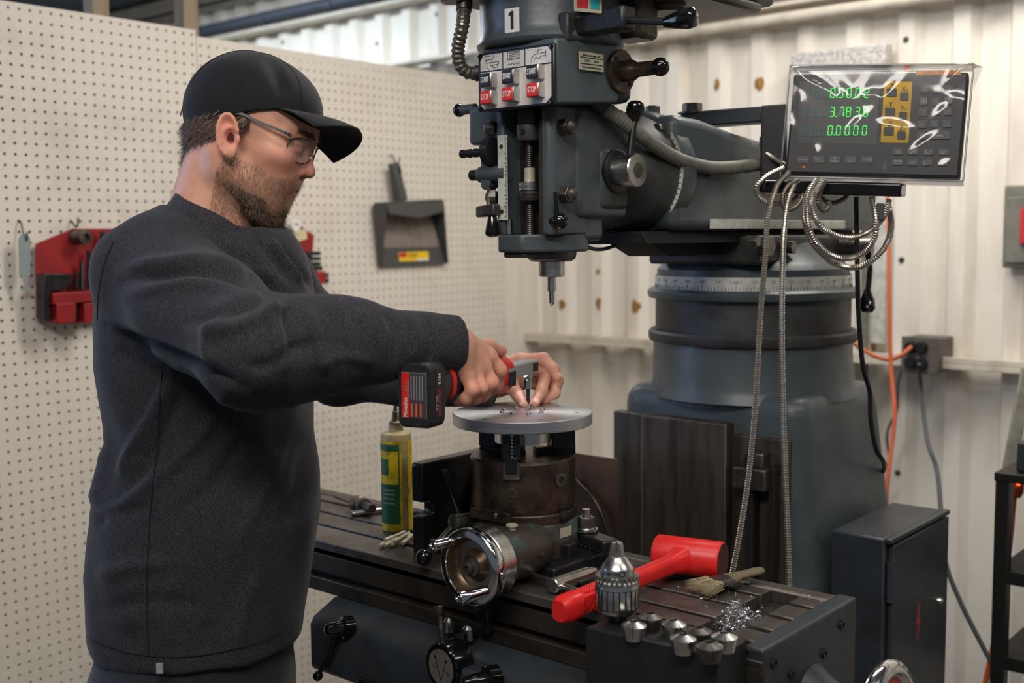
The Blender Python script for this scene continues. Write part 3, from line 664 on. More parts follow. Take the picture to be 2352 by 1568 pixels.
lines([((.72, .72), (.72, .80)), ((.72, .80), (.76, .85)), ((.76, .85), (.80, .86)), ((.80, .86), (.80, .89)), ((.77, .915), (.85, .915)), ((.81, .89), (.81, .93)), ((.83, .86), (.90, .86)), ((.90, .89), (.90, .79)), ((.90, .81), (.84, .81)), ((.84, .81), (.82, .77)), ((.82, .77), (.78, .80)), ((.78, .80), (.75, .76)), ((.75, .76), (.75, .72))], 'pictogram')
for i in range(4):
    MB().lathe(U((0.03, 0.97)[i % 2], (0.05, 0.94)[i//2]), ns, [(0, 0.0035), (0.002, 0.003), (0.0024, 0.0001)], 12).build('panel_screw', 'black_gloss', panel)
for k in range(3):
    for word, vv, mt in (('START', (0.505, 0.52, 0.545)[k], 'btn_black'), ('STOP', (0.215, 0.23, 0.25)[k], 'btn_red')):
        u = (0.195, 0.49, 0.81)[k]; c = U(u, vv); s_ = 0.0215
        b = MB().box(c+ns*0.0075, (s_, 0.015, 0.0205)).build(word.lower()+'_button', 'steel', mill, bevel=0.0012)
        MB().box(c+ns*0.0158-V(0.0, 0, 0), (s_*0.92, 0.0024, 0.0188)).build('button_cap', mt, b, bevel=0.0012)
        text('lettering', word, 0.0115, c+ns*0.0171, ex, ez, 'print_white', b, depth=0.0003, bold=True, sx=0.46 if len(word) > 4 else 0.55)
# nameplate on the side of the box
sx_ = px1+0.006; a = pX(1358, 142, sx_+0.006)
sd = nrm(V(0.02, 0.126, 0)); sn = nrm(V(0.126, -0.02, 0))
npl = MB().box(a, (0.05, 0.0014, 0.026), (sd, sn, ez)).build('name_plate', 'brass_plate', mill, bevel=0.0004)
for i, (txt, z_, sz) in enumerate((('Spindle speed range  r.p.m.', 0.0085, 0.0042), ('', 0.005, 0), ('LOW        HIGH', 0.0005, 0.005), ('', -0.004, 0), ('Change speed when stopped', -0.0085, 0.0042))):
    if txt: text('lettering', txt, sz, a+sn*0.0009+ez*z_, sd, ez, 'print_black', npl, depth=0.0003, sx=0.8)
    else: MB().box(a+sn*0.0009+ez*z_, (0.046, 0.0004, 0.0012), (sd, sn, ez)).build('rule_line', 'print_black', npl)
# round selector with ball lever on the right
fc = pX(1416, 166, SX+0.098)
MB().lathe(fc-V(0.03, 0, 0), (1, 0, 0), [(0, 0.04), (0.02, 0.038), (0.028, 0.0335)], 36).build('selector_boss', 'mill_paint', mill, smooth=40)
fl = MB().lathe(fc, (1, 0, 0), [(0, 0.0325), (0.011, 0.0325), (0.0125, 0.031)], 40).build('selector_flange', 'cast_oil', mill)
for k in range(4):
    a = radians(45+90*k); MB().lathe(fc+V(0.0125, 0.024*cos(a), 0.024*sin(a)), (1, 0, 0), [(0, 0.0035), (0.001, 0.0035)], 10).build('flange_screw', 'slot_dark', fl)
MB().lathe(fc+V(0.012, 0, 0.0), (1, 0, 0), [(0, 0.0155), (0.018, 0.0155), (0.024, 0.012), (0.026, 0.011), (0.058, 0.0105)], 24).build('selector_stem', 'cast_oil', mill)
MB().sphere(fc+V(0.078, 0, 0.0), 0.0138, 20).cyl(fc+V(0.058, 0, 0), fc+V(0.07, 0, 0), 0.005).build('selector_knob', 'black_gloss', mill)
# metal conduit into the left of the box, drop from the motor plate
cp = crv([pD(1066, -30, 1.70), pD(1066, 15, 1.70), pD(1062, 60, 1.69), pD(1052, 110, 1.705), pD(1056, 148, 1.715), pD(1074, 166, 1.72), pD(1102, 169, 1.725)], 10)
ribbed(cp, 0.0098, 0.0075, 0.16, 14).build('flex_conduit', 'conduit_metal', mill, smooth=0)
MB().cyl(cp[-4], cp[-1]+V(0.01, 0, 0), 0.012, n=16).build('conduit_nut', 'steel_dark', mill)
MB().cyl(cp[6], cp[12], 0.0125, n=16).build('conduit_nut', 'steel_dark', mill)
MB().lathe(pD(1045, 6, 1.70), (0, 0, 1), [(0, 0.02), (0.012, 0.028)], 20).build('conduit_bush', 'way_steel', mill)
# grey hose from the box to the readout arm
hp = crv([pD(1366, 228, 1.72), pD(1395, 252, 1.73), pD(1470, 310, 1.77), pD(1550, 362, 1.84), pD(1625, 384, 1.92), pD(1690, 384, 1.97), pD(1760, 374, 2.02), pD(1800, 360, 2.05)], 10)
ribbed(hp, 0.0112, 0.006, 0.05, 14).build('grey_hose', 'hose_grey', mill, smooth=60)
MB().cyl(hp[0]-V(0.01, 0, 0)*0, hp[9], 0.0135, n=16).build('hose_ferrule', 'mill_dirty', mill)
# oil line loop under the head
MB().tube(crv([pD(1343, 548, 1.80), pD(1352, 568, 1.82), pD(1385, 572, 1.9), pD(1425, 560, 1.98)], 8), 0.0032, 8).build('oil_line', 'cable_grey', mill)

# ---- table with T slots, saddle, knee
TZ = 0.98
XL, XR = -2.05, -0.692
m = MB()
strips = ((1.250, 1.3215), (1.3325, 1.3870), (1.3970, 1.4480), (1.4590, 1.4880))
tb = MB().bb(XL, XR+0.028, 1.25, 1.527, 0.925, 0.958)
tb.bb(XL, XR+0.028, 1.25, 1.262, 0.955, TZ-0.012)
tb.build('table_body', 'table_side', mill, bevel=0.002)
for a, b in strips:
    MB().bb(XL, -0.779, a, b, 0.957, TZ).build('table_strip', 'table_steel', mill, bevel=0.0015)
MB().bb(XL, XR, 1.497, 1.527, 0.957, TZ).build('table_rim', 'table_steel', mill, bevel=0.004)
for a, b in ((1.284, 1.324), (1.337, 1.384), (1.395, 1.446), (1.457, 1.49)):
    MB().bb(-0.733, XR, a, b, 0.957, TZ-0.001).build('end_block', 'table_steel', mill, bevel=0.002)
MB().bb(-0.779, -0.733, 1.262, 1.497, 0.9575, 0.9605).build('chip_trough', 'slot_dark', mill)
# end bracket with screws, dial, handwheel
m = MB().prism([(XR+0.0005, 1.252, 0.983), (XR+0.0005, 1.527, 0.983), (XR+0.0005, 1.527, 0.83), (XR+0.0005, 1.47, 0.79), (XR+0.0005, 1.31, 0.79), (XR+0.0005, 1.252, 0.83)], (0.029, 0, 0))
m.build('end_bracket', 'mill_deep', mill, bevel=0.004, seg=3)
for xx, yy in ((1776, 1523), (1816, 1546), (1891, 1500), (1931, 1434)):
    c = pX(xx, yy, XR+0.0296); MB().lathe(c, (1, 0, 0), [(0, 0.0068), (0.004, 0.0068), (0.0042, 0.004), (0.002, 0.0038)], 16).build('bracket_screw', 'cast_black', mill)
bc = V(XR+0.03, 1.388, 0.875)
MB().lathe(bc, (1, 0, 0), [(0, 0.05), (0.02, 0.036), (0.035, 0.031), (0.05, 0.030)], 36).build('screw_boss', 'mill_deep', mill, smooth=45)
MB().lathe(bc+V(0.05, 0, 0), (1, 0, 0), [(0, 0.034), (0.002, 0.036), (0.024, 0.036), (0.026, 0.033)], 40).build('handle_dial', 'steel', mill)
hw = V(XR+0.125, 1.40, 0.862); R_ = 0.074
wheel = MB().tube([hw+V(0.0, R_*cos(a), R_*sin(a)) for a in np.linspace(0, 2*pi, 49)], 0.0125, 14, caps=False).build('handwheel_rim', 'chrome', mill, smooth=60)
m = MB().lathe(hw, (1, 0, 0), [(-0.02, 0.022), (0.014, 0.02)], 24)
m.lathe(hw, (1, 0, 0), [(-0.004, 0.067), (0.004, 0.067)], 40)
m.build('handwheel_web', 'tool_red', wheel, bevel=0.002)
MB().cyl(bc+V(0.07, 0, 0), hw, 0.012).build('screw_shaft', 'steel_dark', mill)
# dovetail under the table and saddle
MB().bb(XL, XR+0.02, 1.262, 1.515, 0.917, 0.926).build('dovetail_gap', 'slot_dark', mill)
MB().bb(XL+0.0, XR-0.0, 1.243, 1.53, 0.893, 0.9175).build('table_apron', 'table_side', mill, bevel=0.002)
m = MB().prism([(-1.47, 1.240, 0.893), (-1.47, 1.193, 0.872), (-1.47, 1.185, 0.86), (-1.47, 1.185, 0.785), (-1.47, 1.25, 0.75), (-1.47, 1.55, 0.75), (-1.47, 1.55, 0.893)], (0.71, 0, 0))
m.build('saddle', 'mill_deep', mill, bevel=0.006, seg=3)
m = MB().bb(-1.33, -0.88, 1.12, 1.75, 0.3, 0.76); m.build('knee', 'mill_dirty', mill, bevel=0.012)
m = MB().bb(-1.345, -0.9, 1.178, 1.30, 0.70, 0.80); m.build('saddle_guard', 'black_satin', mill, bevel=0.003)
# saddle levers and dial
def axle(c, prof, name, material, axis=(0, -1, 0), n=28): return MB().lathe(c, axis, prof, n).build(name, material, mill)
c = pY(795, 1440, 1.185)
MB().lathe(c, (-0.35, -1, 0.05), [(-0.01, 0.018), (0.006, 0.018), (0.008, 0.013), (0.024, 0.0115), (0.034, 0.009), (0.037, 0.004)], 24).build('lock_lever_hub', 'black_gloss', mill)
e = pY(730, 1552, 1.165); MB().tube([c+V(-0.006, -0.016, 0), (c+e)/2+V(0, -0.005, 0), e], [0.006, 0.005, 0.004], 10).build('lock_lever', 'black_satin', mill)
MB().sphere(e, 0.0085, 16).build('lock_lever_ball', 'black_gloss', mill)
c = pY(1128, 1560, 1.178)
MB().lathe(c, (-0.35, -1, 0.05), [(-0.01, 0.020), (0.008, 0.020), (0.010, 0.014), (0.03, 0.0125), (0.045, 0.009), (0.048, 0.004)], 24).build('lock_lever_hub', 'black_gloss', mill)
c = pY(1018, 1531, 1.165)
mb = MB().bb(c[0]-0.01, c[0]+0.075, 1.165, 1.23, c[2]-0.05, 0.878); mb.build('direction_block', 'mill_deep', mill, bevel=0.008)
k_ = MB().lathe(c, (-0.1, -1, 0), [(-0.03, 0.036), (0.0, 0.036), (0.004, 0.034), (0.004, 0.028)], 40).build('direction_knob', 'black_gloss', mill)
ka = nrm(V(-0.1, -1, 0)); ke = nrm(V(1, -0.1, 0)); kf = c+ka*0.0035
MB().lathe(kf, ka, [(0, 0.0275), (0.0012, 0.0275)], 36).build('knob_plate', 'outlet_grey', k_)
m = MB()
def kline(a, b, wd=0.0009):
    p, q = kf+ka*0.0014+ke*a[0]+ez*a[1], kf+ka*0.0014+ke*b[0]+ez*b[1]; d = nrm(q-p)
    m.box((p+q)/2, (np.linalg.norm(q-p), 0.0006, wd), (d, ka, np.cross(d, ka)))
kline((0, -0.02), (-0.012, 0.014)); kline((0, -0.02), (0.012, 0.012)); kline((-0.018, -0.001), (-0.009, -0.004)); kline((0.01, -0.003), (0.02, -0.006))
for q in ((-0.012, 0.014), (0.012, 0.012)): m.lathe(kf+ka*0.001+ke*q[0]+ez*q[1], ka, [(0, 0.0025), (0.001, 0.0025)], 12)
m.build('knob_print', 'print_black', k_, smooth=0)
p0, p1 = pY(1017, 1478, 1.165), pY(1010, 1408, 1.17)
zz = [p0+(p1-p0)*t for t in np.linspace(0, 1, 120)]
MB().tube(zz, [(0.0045 if i % 3 else 0.0039) if i < 60 else 0.0046 for i in range(120)], 12).lathe(p1, p1-p0, [(-0.002, 0.0075), (0.010, 0.0082), (0.011, 0.007), (0.011, 0.0045), (0.006, 0.004)], 18).build('stop_bolt', 'steel_dark', mill)
for xx, yy in ((1032, 1432), (1075, 1450)):
    c = pY(xx, yy, 1.222); MB().lathe(c-V(0, 0, 0.012), (0, 0, 1), [(0, 0.009), (0.017, 0.009), (0.022, 0.005), (0.023, 0.0001)], 16).build('dog_pin', 'steel', mill)
MB().box(pY(1115, 1425, 1.236), (0.022, 0.014, 0.036)).build('stop_dog', 'cast_black', mill, bevel=0.002)

# ================================================================== DIGITAL READOUT
TL, TR, BL = pD(1815, 160, 1.955), pD(2236, 156, 1.84), pD(1804, 400, 1.955)
dR = nrm(TR-TL); dU = TL-BL; dU = nrm(dU-dR*(dU@dR)); dN = np.cross(dR, dU)
DW, DH = np.linalg.norm(TR-TL), np.linalg.norm(TL-BL)+0.004
def dp(zx, zy, off=0.0):
    d = ray(1780+zx/3.919, 80+zy/3.919); t = ((TL+dN*off-CAM)@dN)/(d@dN); return CAM+d*t
dro = thing('digital_readout', 'black digital readout showing green axis numbers under a clear plastic cover', 'readout', TL-dU*DH)
ctr = TL+dR*DW/2-dU*DH/2
MB().box(ctr-dN*0.024, (DW-0.012, DH-0.01, 0.045), (dR, dU, dN)).build('housing', 'dro_case', dro, bevel=0.006, seg=3)
face = MB().box(ctr-dN*0.001, (DW-0.02, DH-0.018, 0.002), (dR, dU, dN)).build('face_panel', 'dro_face', dro, bevel=0.0008)
def quad(pts, name, material, par, t=0.0008, off=0.0, bevel=0.0, rnd=0.0):
    P = [dp(x, y, off) for x, y in pts]
    if rnd:
        out = []
        for i in range(len(P)):
            p, a, b = P[i], P[i-1], P[(i+1) % len(P)]
            pa, pb = p+nrm(a-p)*rnd, p+nrm(b-p)*rnd
            for k in range(5):
                s_ = k/4; out.append((1-s_)**2*pa+2*s_*(1-s_)*p+s_*s_*pb)
        P = out
    return MB().prism(P, dN*t).build(name, material, par, smooth=0, bevel=bevel)
def rq(cx, cy, w_, h_, name, material, par, skew=-0.045, **k):
    return quad([(cx-w_/2-skew*h_/2*-1*-1, cy-h_/2), (cx+w_/2, cy-h_/2), (cx+w_/2, cy+h_/2), (cx-w_/2, cy+h_/2)], name, material, par, **k)
scr = quad([(225, 420), (945, 430), (915, 985), (205, 975)], 'screen', 'panel_black', dro, t=0.0006)
SEG = {'0': 'abcdef', '1': 'bc', '2': 'abged', '3': 'abgcd', '5': 'afgcd', '7': 'abc', '8': 'abcdefg'}
rows_ = [('0.5002', [520, 595, 668, 745, 825], 476, 568), ('3.7838', [515, 600, 662, 742, 817], 646, 738), ('0.0000', [497, 571, 650, 728, 806], 816, 905)]
for txt, xs, y0, y1 in rows_:
    x_r = xs[-1]+30; sh = 8
    quad([(268-(y0-476)*0.05, y0+4), (x_r, y0-4), (x_r-sh, y1+4), (258-(y0-476)*0.05, y1+8)], 'display_tube', 'dro_tube', scr, off=0.0007, t=0.0006)
    digs = txt.replace('.', ''); hh = (y1-y0); w_ = 50
    def segs(xc, which, name, material, off):
        m = MB(); th = 6
        q = {'a': ((-1, -1), (1, -1)), 'd': ((-1, 1), (1, 1)), 'g': ((-1, 0), (1, 0)), 'f': ((-1, -1), (-1, 0)), 'e': ((-1, 0), (-1, 1)), 'b': ((1, -1), (1, 0)), 'c': ((1, 0), (1, 1))}
        ym = (y0+y1)/2
        for s_ in which:
            (a, b), (c, d) = q[s_]
            X0, Y0, X1, Y1 = xc+a*w_/2*0.72-b*4, ym+b*hh/2*0.92, xc+c*w_/2*0.72-d*4, ym+d*hh/2*0.92
            L = math.hypot(X1-X0, Y1-Y0); ux, uy = (X1-X0)/L, (Y1-Y0)/L; X0 += ux*4; X1 -= ux*4; Y0 += uy*4; Y1 -= uy*4
            nx, ny = -uy*th/2, ux*th/2
            m.prism([dp(X0+nx, Y0+ny, off), dp(X1+nx, Y1+ny, off), dp(X1-nx, Y1-ny, off), dp(X0-nx, Y0-ny, off)], dN*0.0004)
        return m.build(name, material, scr, smooth=0)
    for xc, ch in zip(xs, digs): segs(xc, SEG[ch], 'lit_digit', 'dro_seg', 0.0014)
    for k in range(3): segs(xs[0]-75*(k+1)+10, 'abcdefg', 'dark_digit', 'dro_seg_off', 0.0014)
    quad([(xs[0]+33, y1-9), (xs[0]+42, y1-9), (xs[0]+42, y1), (xs[0]+33, y1)], 'decimal_point', 'dro_seg', scr, off=0.0014, t=0.0004)
    segs(xs[0]-75*0-0, '', 'x', 'dro_seg', 0) if False else None
yp = quad([(985, 425), (1238, 420), (1202, 974), (950, 970)], 'axis_pad', 'dro_yellow', dro, rnd=0.004)
def key(cx, cy, w_, h_, name, material, label=None, sz=0.006, par=None, parts=None):
    k = quad([(cx-w_/2, cy-h_/2), (cx+w_/2, cy-h_/2), (cx+w_/2-2, cy+h_/2), (cx-w_/2-2, cy+h_/2)], name, material, dro, off=0.0008, t=0.0016, rnd=0.0022)
    if label: text('lettering', label, sz, dp(cx, cy, 0.0025), dR, dU, 'print_white', k, depth=0.0003)
    if parts:
        m = MB()
        for (a, b, c, d) in parts:
            p, q = dp(cx+a, cy+b, 0.0026), dp(cx+c, cy+d, 0.0026); L = np.linalg.norm(q-p); u = (q-p)/L
            m.box((p+q)/2, (L, 0.0006, 0.0003), (u, np.cross(dN, u), dN))
        m.build('icon', 'print_white', k, smooth=0)
    return k
for cx, cy, lx, ly, t_ in ((1052, 520, 1055, 455, 'X'), (1038, 695, 1042, 628, 'Y'), (1026, 868, 1035, 803, 'Z')):
    key(cx, cy, 92, 75, 'axis_key', 'dro_key_dark'); text('lettering', t_, 0.0115, dp(lx, ly, 0.001), dR, dU, 'print_black', yp, depth=0.0003)
for cx, cy, lx, ly, t_ in ((1165, 556, 1165, 490, 'X'), (1152, 732, 1153, 662, 'Y'), (1140, 905, 1140, 842, 'Z')):
    key(cx, cy, 76, 74, 'axis_key', 'dro_key_dark'); text('lettering', t_, 0.0105, dp(lx-4, ly, 0.001), dR, dU, 'print_black', yp, depth=0.0003); text('lettering', '0', 0.0055, dp(lx+24, ly+10, 0.001), dR, dU, 'print_black', yp, depth=0.0003)
arrow = {'8': [(-25, 0, 0, -28), (0, -28, 25, 0), (25, 0, 15, 0), (15, 0, 15, 26), (15, 26, -15, 26), (-15, 26, -15, 0), (-15, 0, -25, 0)]}
arrow['2'] = [(a, -b, c, -d) for a, b, c, d in arrow['8']]; arrow['4'] = [(b, a, d, c) for a, b, c, d in arrow['8']]; arrow['6'] = [(-b, a, -d, c) for a, b, c, d in arrow['8']]
for cx, cy, t_ in ((1350, 487, '7'), (1458, 488, '8'), (1570, 490, '9'), (1338, 595, '4'), (1450, 597, '5'), (1562, 590, '6'), (1333, 695, '1'), (1443, 690, '2'), (1556, 690, '3'), (1325, 805, '+/-'), (1435, 803, '0'), (1548, 800, '.'), (1317, 905, 'C')):
    key(cx, cy, 76, 70, 'number_key', 'dro_key', t_, 0.0055 if len(t_) < 2 else 0.0045, parts=arrow.get(t_))
key(1485, 905, 188, 70, 'enter_key', 'dro_key', 'ent', 0.0075)
ic = [[(-18, 0, 0, -16), (0, -16, 18, 0), (18, 0, 0, 16), (0, 16, -18, 0), (-6, 0, 6, 0)], [(-30, 12, -10, -4), (-10, -4, 12, -12), (12, -12, 30, -12), (-22, 16, -5, 4), (-5, 4, 28, -2)], [(-26, -18, -26, 18), (-26, 18, 26, 18), (-14, 8, 20, -14)],
      [(-28, -18, -28, 18), (-28, 18, 24, 18), (-16, -2, 28, -14), (-16, 8, 28, -4)], [(-40, -16, 40, -16), (-40, -8, 40, -8), (-20, 16, -20, -2), (-4, 16, -4, -2), (12, 16, 12, -2), (28, 16, 28, -2)], None, [(-36, -18, -36, 18), (-36, 18, -8, 18), (-20, -14, 36, -14)], [(-6, 18, 0, -14), (0, -14, 14, -14), (-12, -2, 10, -2)]]
for i, (cx, cy) in enumerate(((1108, 1052), (1243, 1052), (1383, 1055), (1520, 1055), (1103, 1148), (1237, 1150), (1375, 1150), (1513, 1152))):
    key(cx, cy, 96, 54, 'function_key', 'dro_key', '1/2' if i == 5 else None, 0.006, parts=ic[i])
ic2 = [[(-32, 0, 32, 0), (-36, -8, -26, 0), (-36, 8, -26, 0), (36, -8, 26, 0), (36, 8, 26, 0)], [(-40, -16, -6, -16), (-26, 14, 22, -16), (0, 16, 40, 16)], None, [(-26, -18, -26, 18), (-26, 18, 20, 18), (-12, 0, 10, -10), (10, -10, 30, -16), (-10, 8, 4, 8)], [(-40, 0, 4, 0), (4, 0, -8, -8), (4, 0, -8, 8)]]
for i, cx in enumerate((257, 397, 540, 683, 830)):
    k = key(cx, 1122, 106, 62, 'mode_key', 'dro_key', parts=ic2[i])
    if i == 2:
        text('lettering', 'in', 0.007, dp(cx, 1106, 0.0025), dR, dU, 'print_white', k, depth=0.0003); text('lettering', 'mm', 0.007, dp(cx, 1136, 0.0025), dR, dU, 'print_white', k, depth=0.0003)
    if i == 4: text('lettering', '0', 0.0075, dp(cx+30, 1124, 0.0025), dR, dU, 'print_white', k, depth=0.0003)
b_ = quad([(1270, 322), (1672, 318), (1672, 360), (1268, 364)], 'brand_strip', 'dro_orange', dro)
text('lettering', 'DRO PROS', 0.0095, dp(1470, 341, 0.0009), dR, dU, 'label_red', b_, depth=0.0003, sx=1.05)
quad([(252, 1185), (270, 1185), (270, 1193), (252, 1193)], 'power_led', 'led_red', dro)
# clear film cover
mf = bpy.data.materials.new('clear_film'); mf.use_nodes = True; nt = mf.node_tree; nt.nodes.clear()
o_ = nt.nodes.new('ShaderNodeOutputMaterial'); mx = nt.nodes.new('ShaderNodeMixShader'); tr = nt.nodes.new('ShaderNodeBsdfTransparent'); gl = nt.nodes.new('ShaderNodeBsdfGlossy')
tr.inputs[0].default_value = (0.93, 0.93, 0.93, 1); gl.inputs['Roughness'].default_value = 0.09; lw = nt.nodes.new('ShaderNodeFresnel'); lw.inputs['IOR'].default_value = 1.5
df = nt.nodes.new('ShaderNodeBsdfDiffuse'); df.inputs[0].default_value = (0.7, 0.68, 0.66, 1); mx2 = nt.nodes.new('ShaderNodeMixShader'); mx2.inputs[0].default_value = 0.022
nt.links.new(tr.outputs[0], mx2.inputs[1]); nt.links.new(df.outputs[0], mx2.inputs[2])
nt.links.new(lw.outputs[0], mx.inputs[0]); nt.links.new(mx2.outputs[0], mx.inputs[1]); nt.links.new(gl.outputs[0], mx.inputs[2]); nt.links.new(mx.outputs[0], o_.inputs[0])
MATS['clear_film'] = mf
me_ = mf.copy(); me_.name = 'film_seam'; MATS['film_seam'] = me_
[n for n in me_.node_tree.nodes if n.type == 'MIX_SHADER'][1].inputs[0].default_value = 0.3
rng = np.random.RandomState(3); nx, ny = 56, 36; v = []
creases = [(rng.uniform(0, 1), rng.uniform(0, 1), rng.uniform(0, pi), rng.uniform(.06, .3), rng.uniform(.002, .0045)) for _ in range(13)]
creases += [(0.05, 0.95, -0.9, 0.18, 0.005), (0.18, 0.8, -0.5, 0.2, 0.006), (0.93, 0.93, 0.9, 0.15, 0.006), (0.62, 0.45, -0.2, 0.16, 0.005), (0.48, 0.72, 0.0, 0.12, 0.004)]
for j in range(ny):
    for i in range(nx):
        a, b = i/(nx-1), j/(ny-1); h_ = 0.010
        for (cx, cy, an, ln, am) in creases:
            x_, y_ = (a-cx)*DW, (b-cy)*DH; u_ = x_*cos(an)+y_*sin(an); w_ = -x_*sin(an)+y_*cos(an)
            h_ += 0.6*am*math.exp(-(w_/0.006)**2)*math.exp(-(u_/(ln*DW*0.5))**2)
        if i in (0, nx-1) or j in (0, ny-1): h_ = 0.004
        v.append(TL-dU*DH+dR*DW*a+dU*(DH+0.006)*b+dN*h_)
film = raw('plastic_cover', v, [(j*nx+i, j*nx+i+1, (j+1)*nx+i+1, (j+1)*nx+i) for j in range(ny-1) for i in range(nx-1)], mf, dro, smooth=80)
c8 = [TL-dU*DH, TL-dU*DH+dR*DW, TR+dU*0.006, TL+dU*0.006]
m = MB()
for a, b in zip(c8, c8[1:]+c8[:1]): m.add([a+dN*0.004, b+dN*0.004, b-dN*0.05, a-dN*0.05], [(0, 1, 2, 3)])
m.build('cover_side', mf, dro, smooth=0)
m = MB()
for a, b in zip(c8, c8[1:]+c8[:1]): m.tube([a+dN*0.004, b+dN*0.004], 0.0016, 8)
m.box((c8[0]+c8[1])/2-dU*0.004+dN*0.003, (DW, 0.010, 0.0006), (dR, dU, dN))
m.build('cover_seam', me_, dro)
raw('cover_flap', [TR+dU*0.006+dN*0.004, TR+dR*0.014+dU*0.004-dN*0.01, TR-dU*0.035+dR*0.003, TR+dU*0.006-dN*0.03], [(0, 1, 2), (0, 3, 1)], me_, dro, smooth=0)
# arm, post and shelf bar
ab = V(CX, 1.818, 1.70); bolt = pY(1602, 262, 1.818)
post_t, post_b = pD(1776, 246, 2.02), pD(1776, 425, 2.02)
arm = MB(); a0 = V(bolt[0]-0.02, 1.80, bolt[2]-0.012); a1 = pD(1790, 262, 2.02)
d = nrm(a1-a0); sd_ = nrm(np.cross(d, V(0, 0, 1))); arm.box((a0+a1)/2, (np.linalg.norm(a1-a0), 0.05, 0.028), (d, sd_, np.cross(sd_, d)))
arm.build('support_arm', 'mill_deep', dro, bevel=0.003)
hexbolt(V(bolt[0]+0.0, 1.80, bolt[2]+0.002), (0, 0, 1), 0.0185, 0.016, 'arm_bolt', 'steel_dark', dro)
MB().lathe(V(bolt[0], 1.80, bolt[2]-0.001), (0, 0, 1), [(0, 0.026), (0.003, 0.026)], 24).build('arm_washer', 'steel_dark', dro)
pt, pb = pD(1778, 243, 1.99), pD(1778, 440, 1.99)
MB().box((pt+pb)/2, (0.044, 0.03, np.linalg.norm(pt-pb)), (d, sd_, V(0, 0, 1))).build('support_post', 'black_paint', dro, bevel=0.003)
ba, bb_ = pD(1752, 428, 1.975), pD(2076, 437, 1.855); d2 = nrm(bb_-ba); s2 = nrm(np.cross(d2, V(0, 0, 1)))
MB().box((ba+bb_)/2, (np.linalg.norm(bb_-ba), 0.042, 0.022), (d2, s2, np.cross(s2, d2))).build('support_bar', 'black_gloss', dro, bevel=0.004)
cn = dp(0, 0)*0+pD(2023, 465, 1.86)
MB().box(cn, (0.018, 0.012, 0.012), (dR, dU, dN)).build('plug_shell', 'steel', dro, bevel=0.001)
MB().box(pD(2022, 486, 1.86), (0.014, 0.028, 0.012), (dR, dU, dN)).build('plug_body', 'black_satin', dro, bevel=0.001)

# armoured scale cables
def Z8(x, y): return 1600+x/4.126, 380+y/4.126
def cable(pts, name, label, r, material, ribs=True, grp=None, n=10, cat='cable', pitch=0.0042):
    P = crv(pts, 10)
    m = ribbed(P, r, pitch, 0.22, n) if ribs else MB().tube(resample(P, 0.012), r, n)
    o = m.build(name, material, loc=P[0], smooth=0 if ribs else 60)
    return tag(o, label, cat, grp)
AR = 0.0047
cable([pD(1812, 395, 1.93), pD(1783, 430, 1.925), pD(1764, 500, 1.915), pD(1757, 600, 1.91), pD(1747, 720, 1.91), pD(1737, 900, 1.905), pD(1721, 1080, 1.90), pD(1700, 1220, 1.90), pD(1682, 1315, 1.90), pD(1675, 1360, 1.90)], 'armoured_cable', 'left of two straight metal armoured cables hanging behind the red hammer head', AR, 'armour')
cable([pD(1832, 412, 1.93), pD(1812, 455, 1.92), pD(1801, 530, 1.91), pD(1797, 640, 1.905), pD(1796, 780, 1.90), pD(1799, 940, 1.895), pD(1803, 1080, 1.89), pD(1809, 1220, 1.885), pD(1813, 1350, 1.88), pD(1815, 1400, 1.88)], 'armoured_cable', 'right of two straight metal armoured cables hanging down in front of the column', AR, 'armour')
L1 = [(1170, 130), (1070, 230), (1020, 400), (1032, 560), (1090, 720), (1190, 840), (1300, 925), (1450, 965), (1580, 950), (1720, 850), (1810, 720), (1845, 570), (1832, 440), (1812, 320)]
L2 = [(1140, 140), (1075, 250), (1048, 420), (1062, 580), (1125, 720), (1230, 825), (1380, 880), (1530, 858), (1645, 760), (1700, 620), (1692, 450), (1660, 310)]
L3 = [(1200, 140), (1110, 280), (1095, 400), (1140, 530), (1230, 620), (1370, 680), (1530, 672), (1680, 590), (1785, 465), (1822, 330)]
for i, (L, lb) in enumerate(((L1, 'largest hanging loop of armoured cable below the readout bar'), (L2, 'middle hanging loop of armoured cable below the readout bar'), (L3, 'smallest of the three big hanging armoured cable loops by the plug'))):
    cable([pD(*Z8(x, y), 1.885-0.012*i+0.02*cos(k)) for k, (x, y) in enumerate(L)], 'cable_loop', lb, AR, 'armour')
cable([pD(*Z8(x, y), 1.93+0.003*k) for k, (x, y) in enumerate([(830, 20), (700, 80), (610, 150), (570, 230), (600, 310), (680, 355), (780, 362), (900, 340), (960, 280), (940, 200)])], 'cable_loop', 'armoured cable loop left of the readout post bottom', AR*0.9, 'armour')
cable([pD(*Z8(x, y), 1.925) for x, y in [(960, 130), (860, 200), (815, 300), (830, 390), (880, 420), (950, 385), (1000, 310), (1010, 230), (960, 150)]], 'cable_loop', 'small dull loop of armoured cable between the two straight cables and the big loops', AR*0.9, 'conduit_metal')
cable([pD(*Z8(x, y), 1.90) for x, y in [(1225, 145), (1175, 240), (1158, 340), (1180, 410), (1220, 425), (1255, 390), (1250, 340)]], 'cable_loop', 'small hook-shaped armoured cable under the middle of the readout bar', AR*0.9, 'conduit_metal')
cable([pD(*Z8(x, y), 1.935) for x, y in [(1180, 300), (1230, 340), (1310, 352), (1400, 312), (1430, 280)]], 'cable_loop', 'short shallow bend of armoured cable under the right half of the readout bar', AR*0.85, 'conduit_metal')
cable([pD(*Z8(x, y), 1.93) for x, y in [(910, 130), (950, 230), (1010, 285), (1060, 320)]], 'ground_wire', 'thin green ground wire among the cable loops', 0.002, 'cable_green', ribs=False)
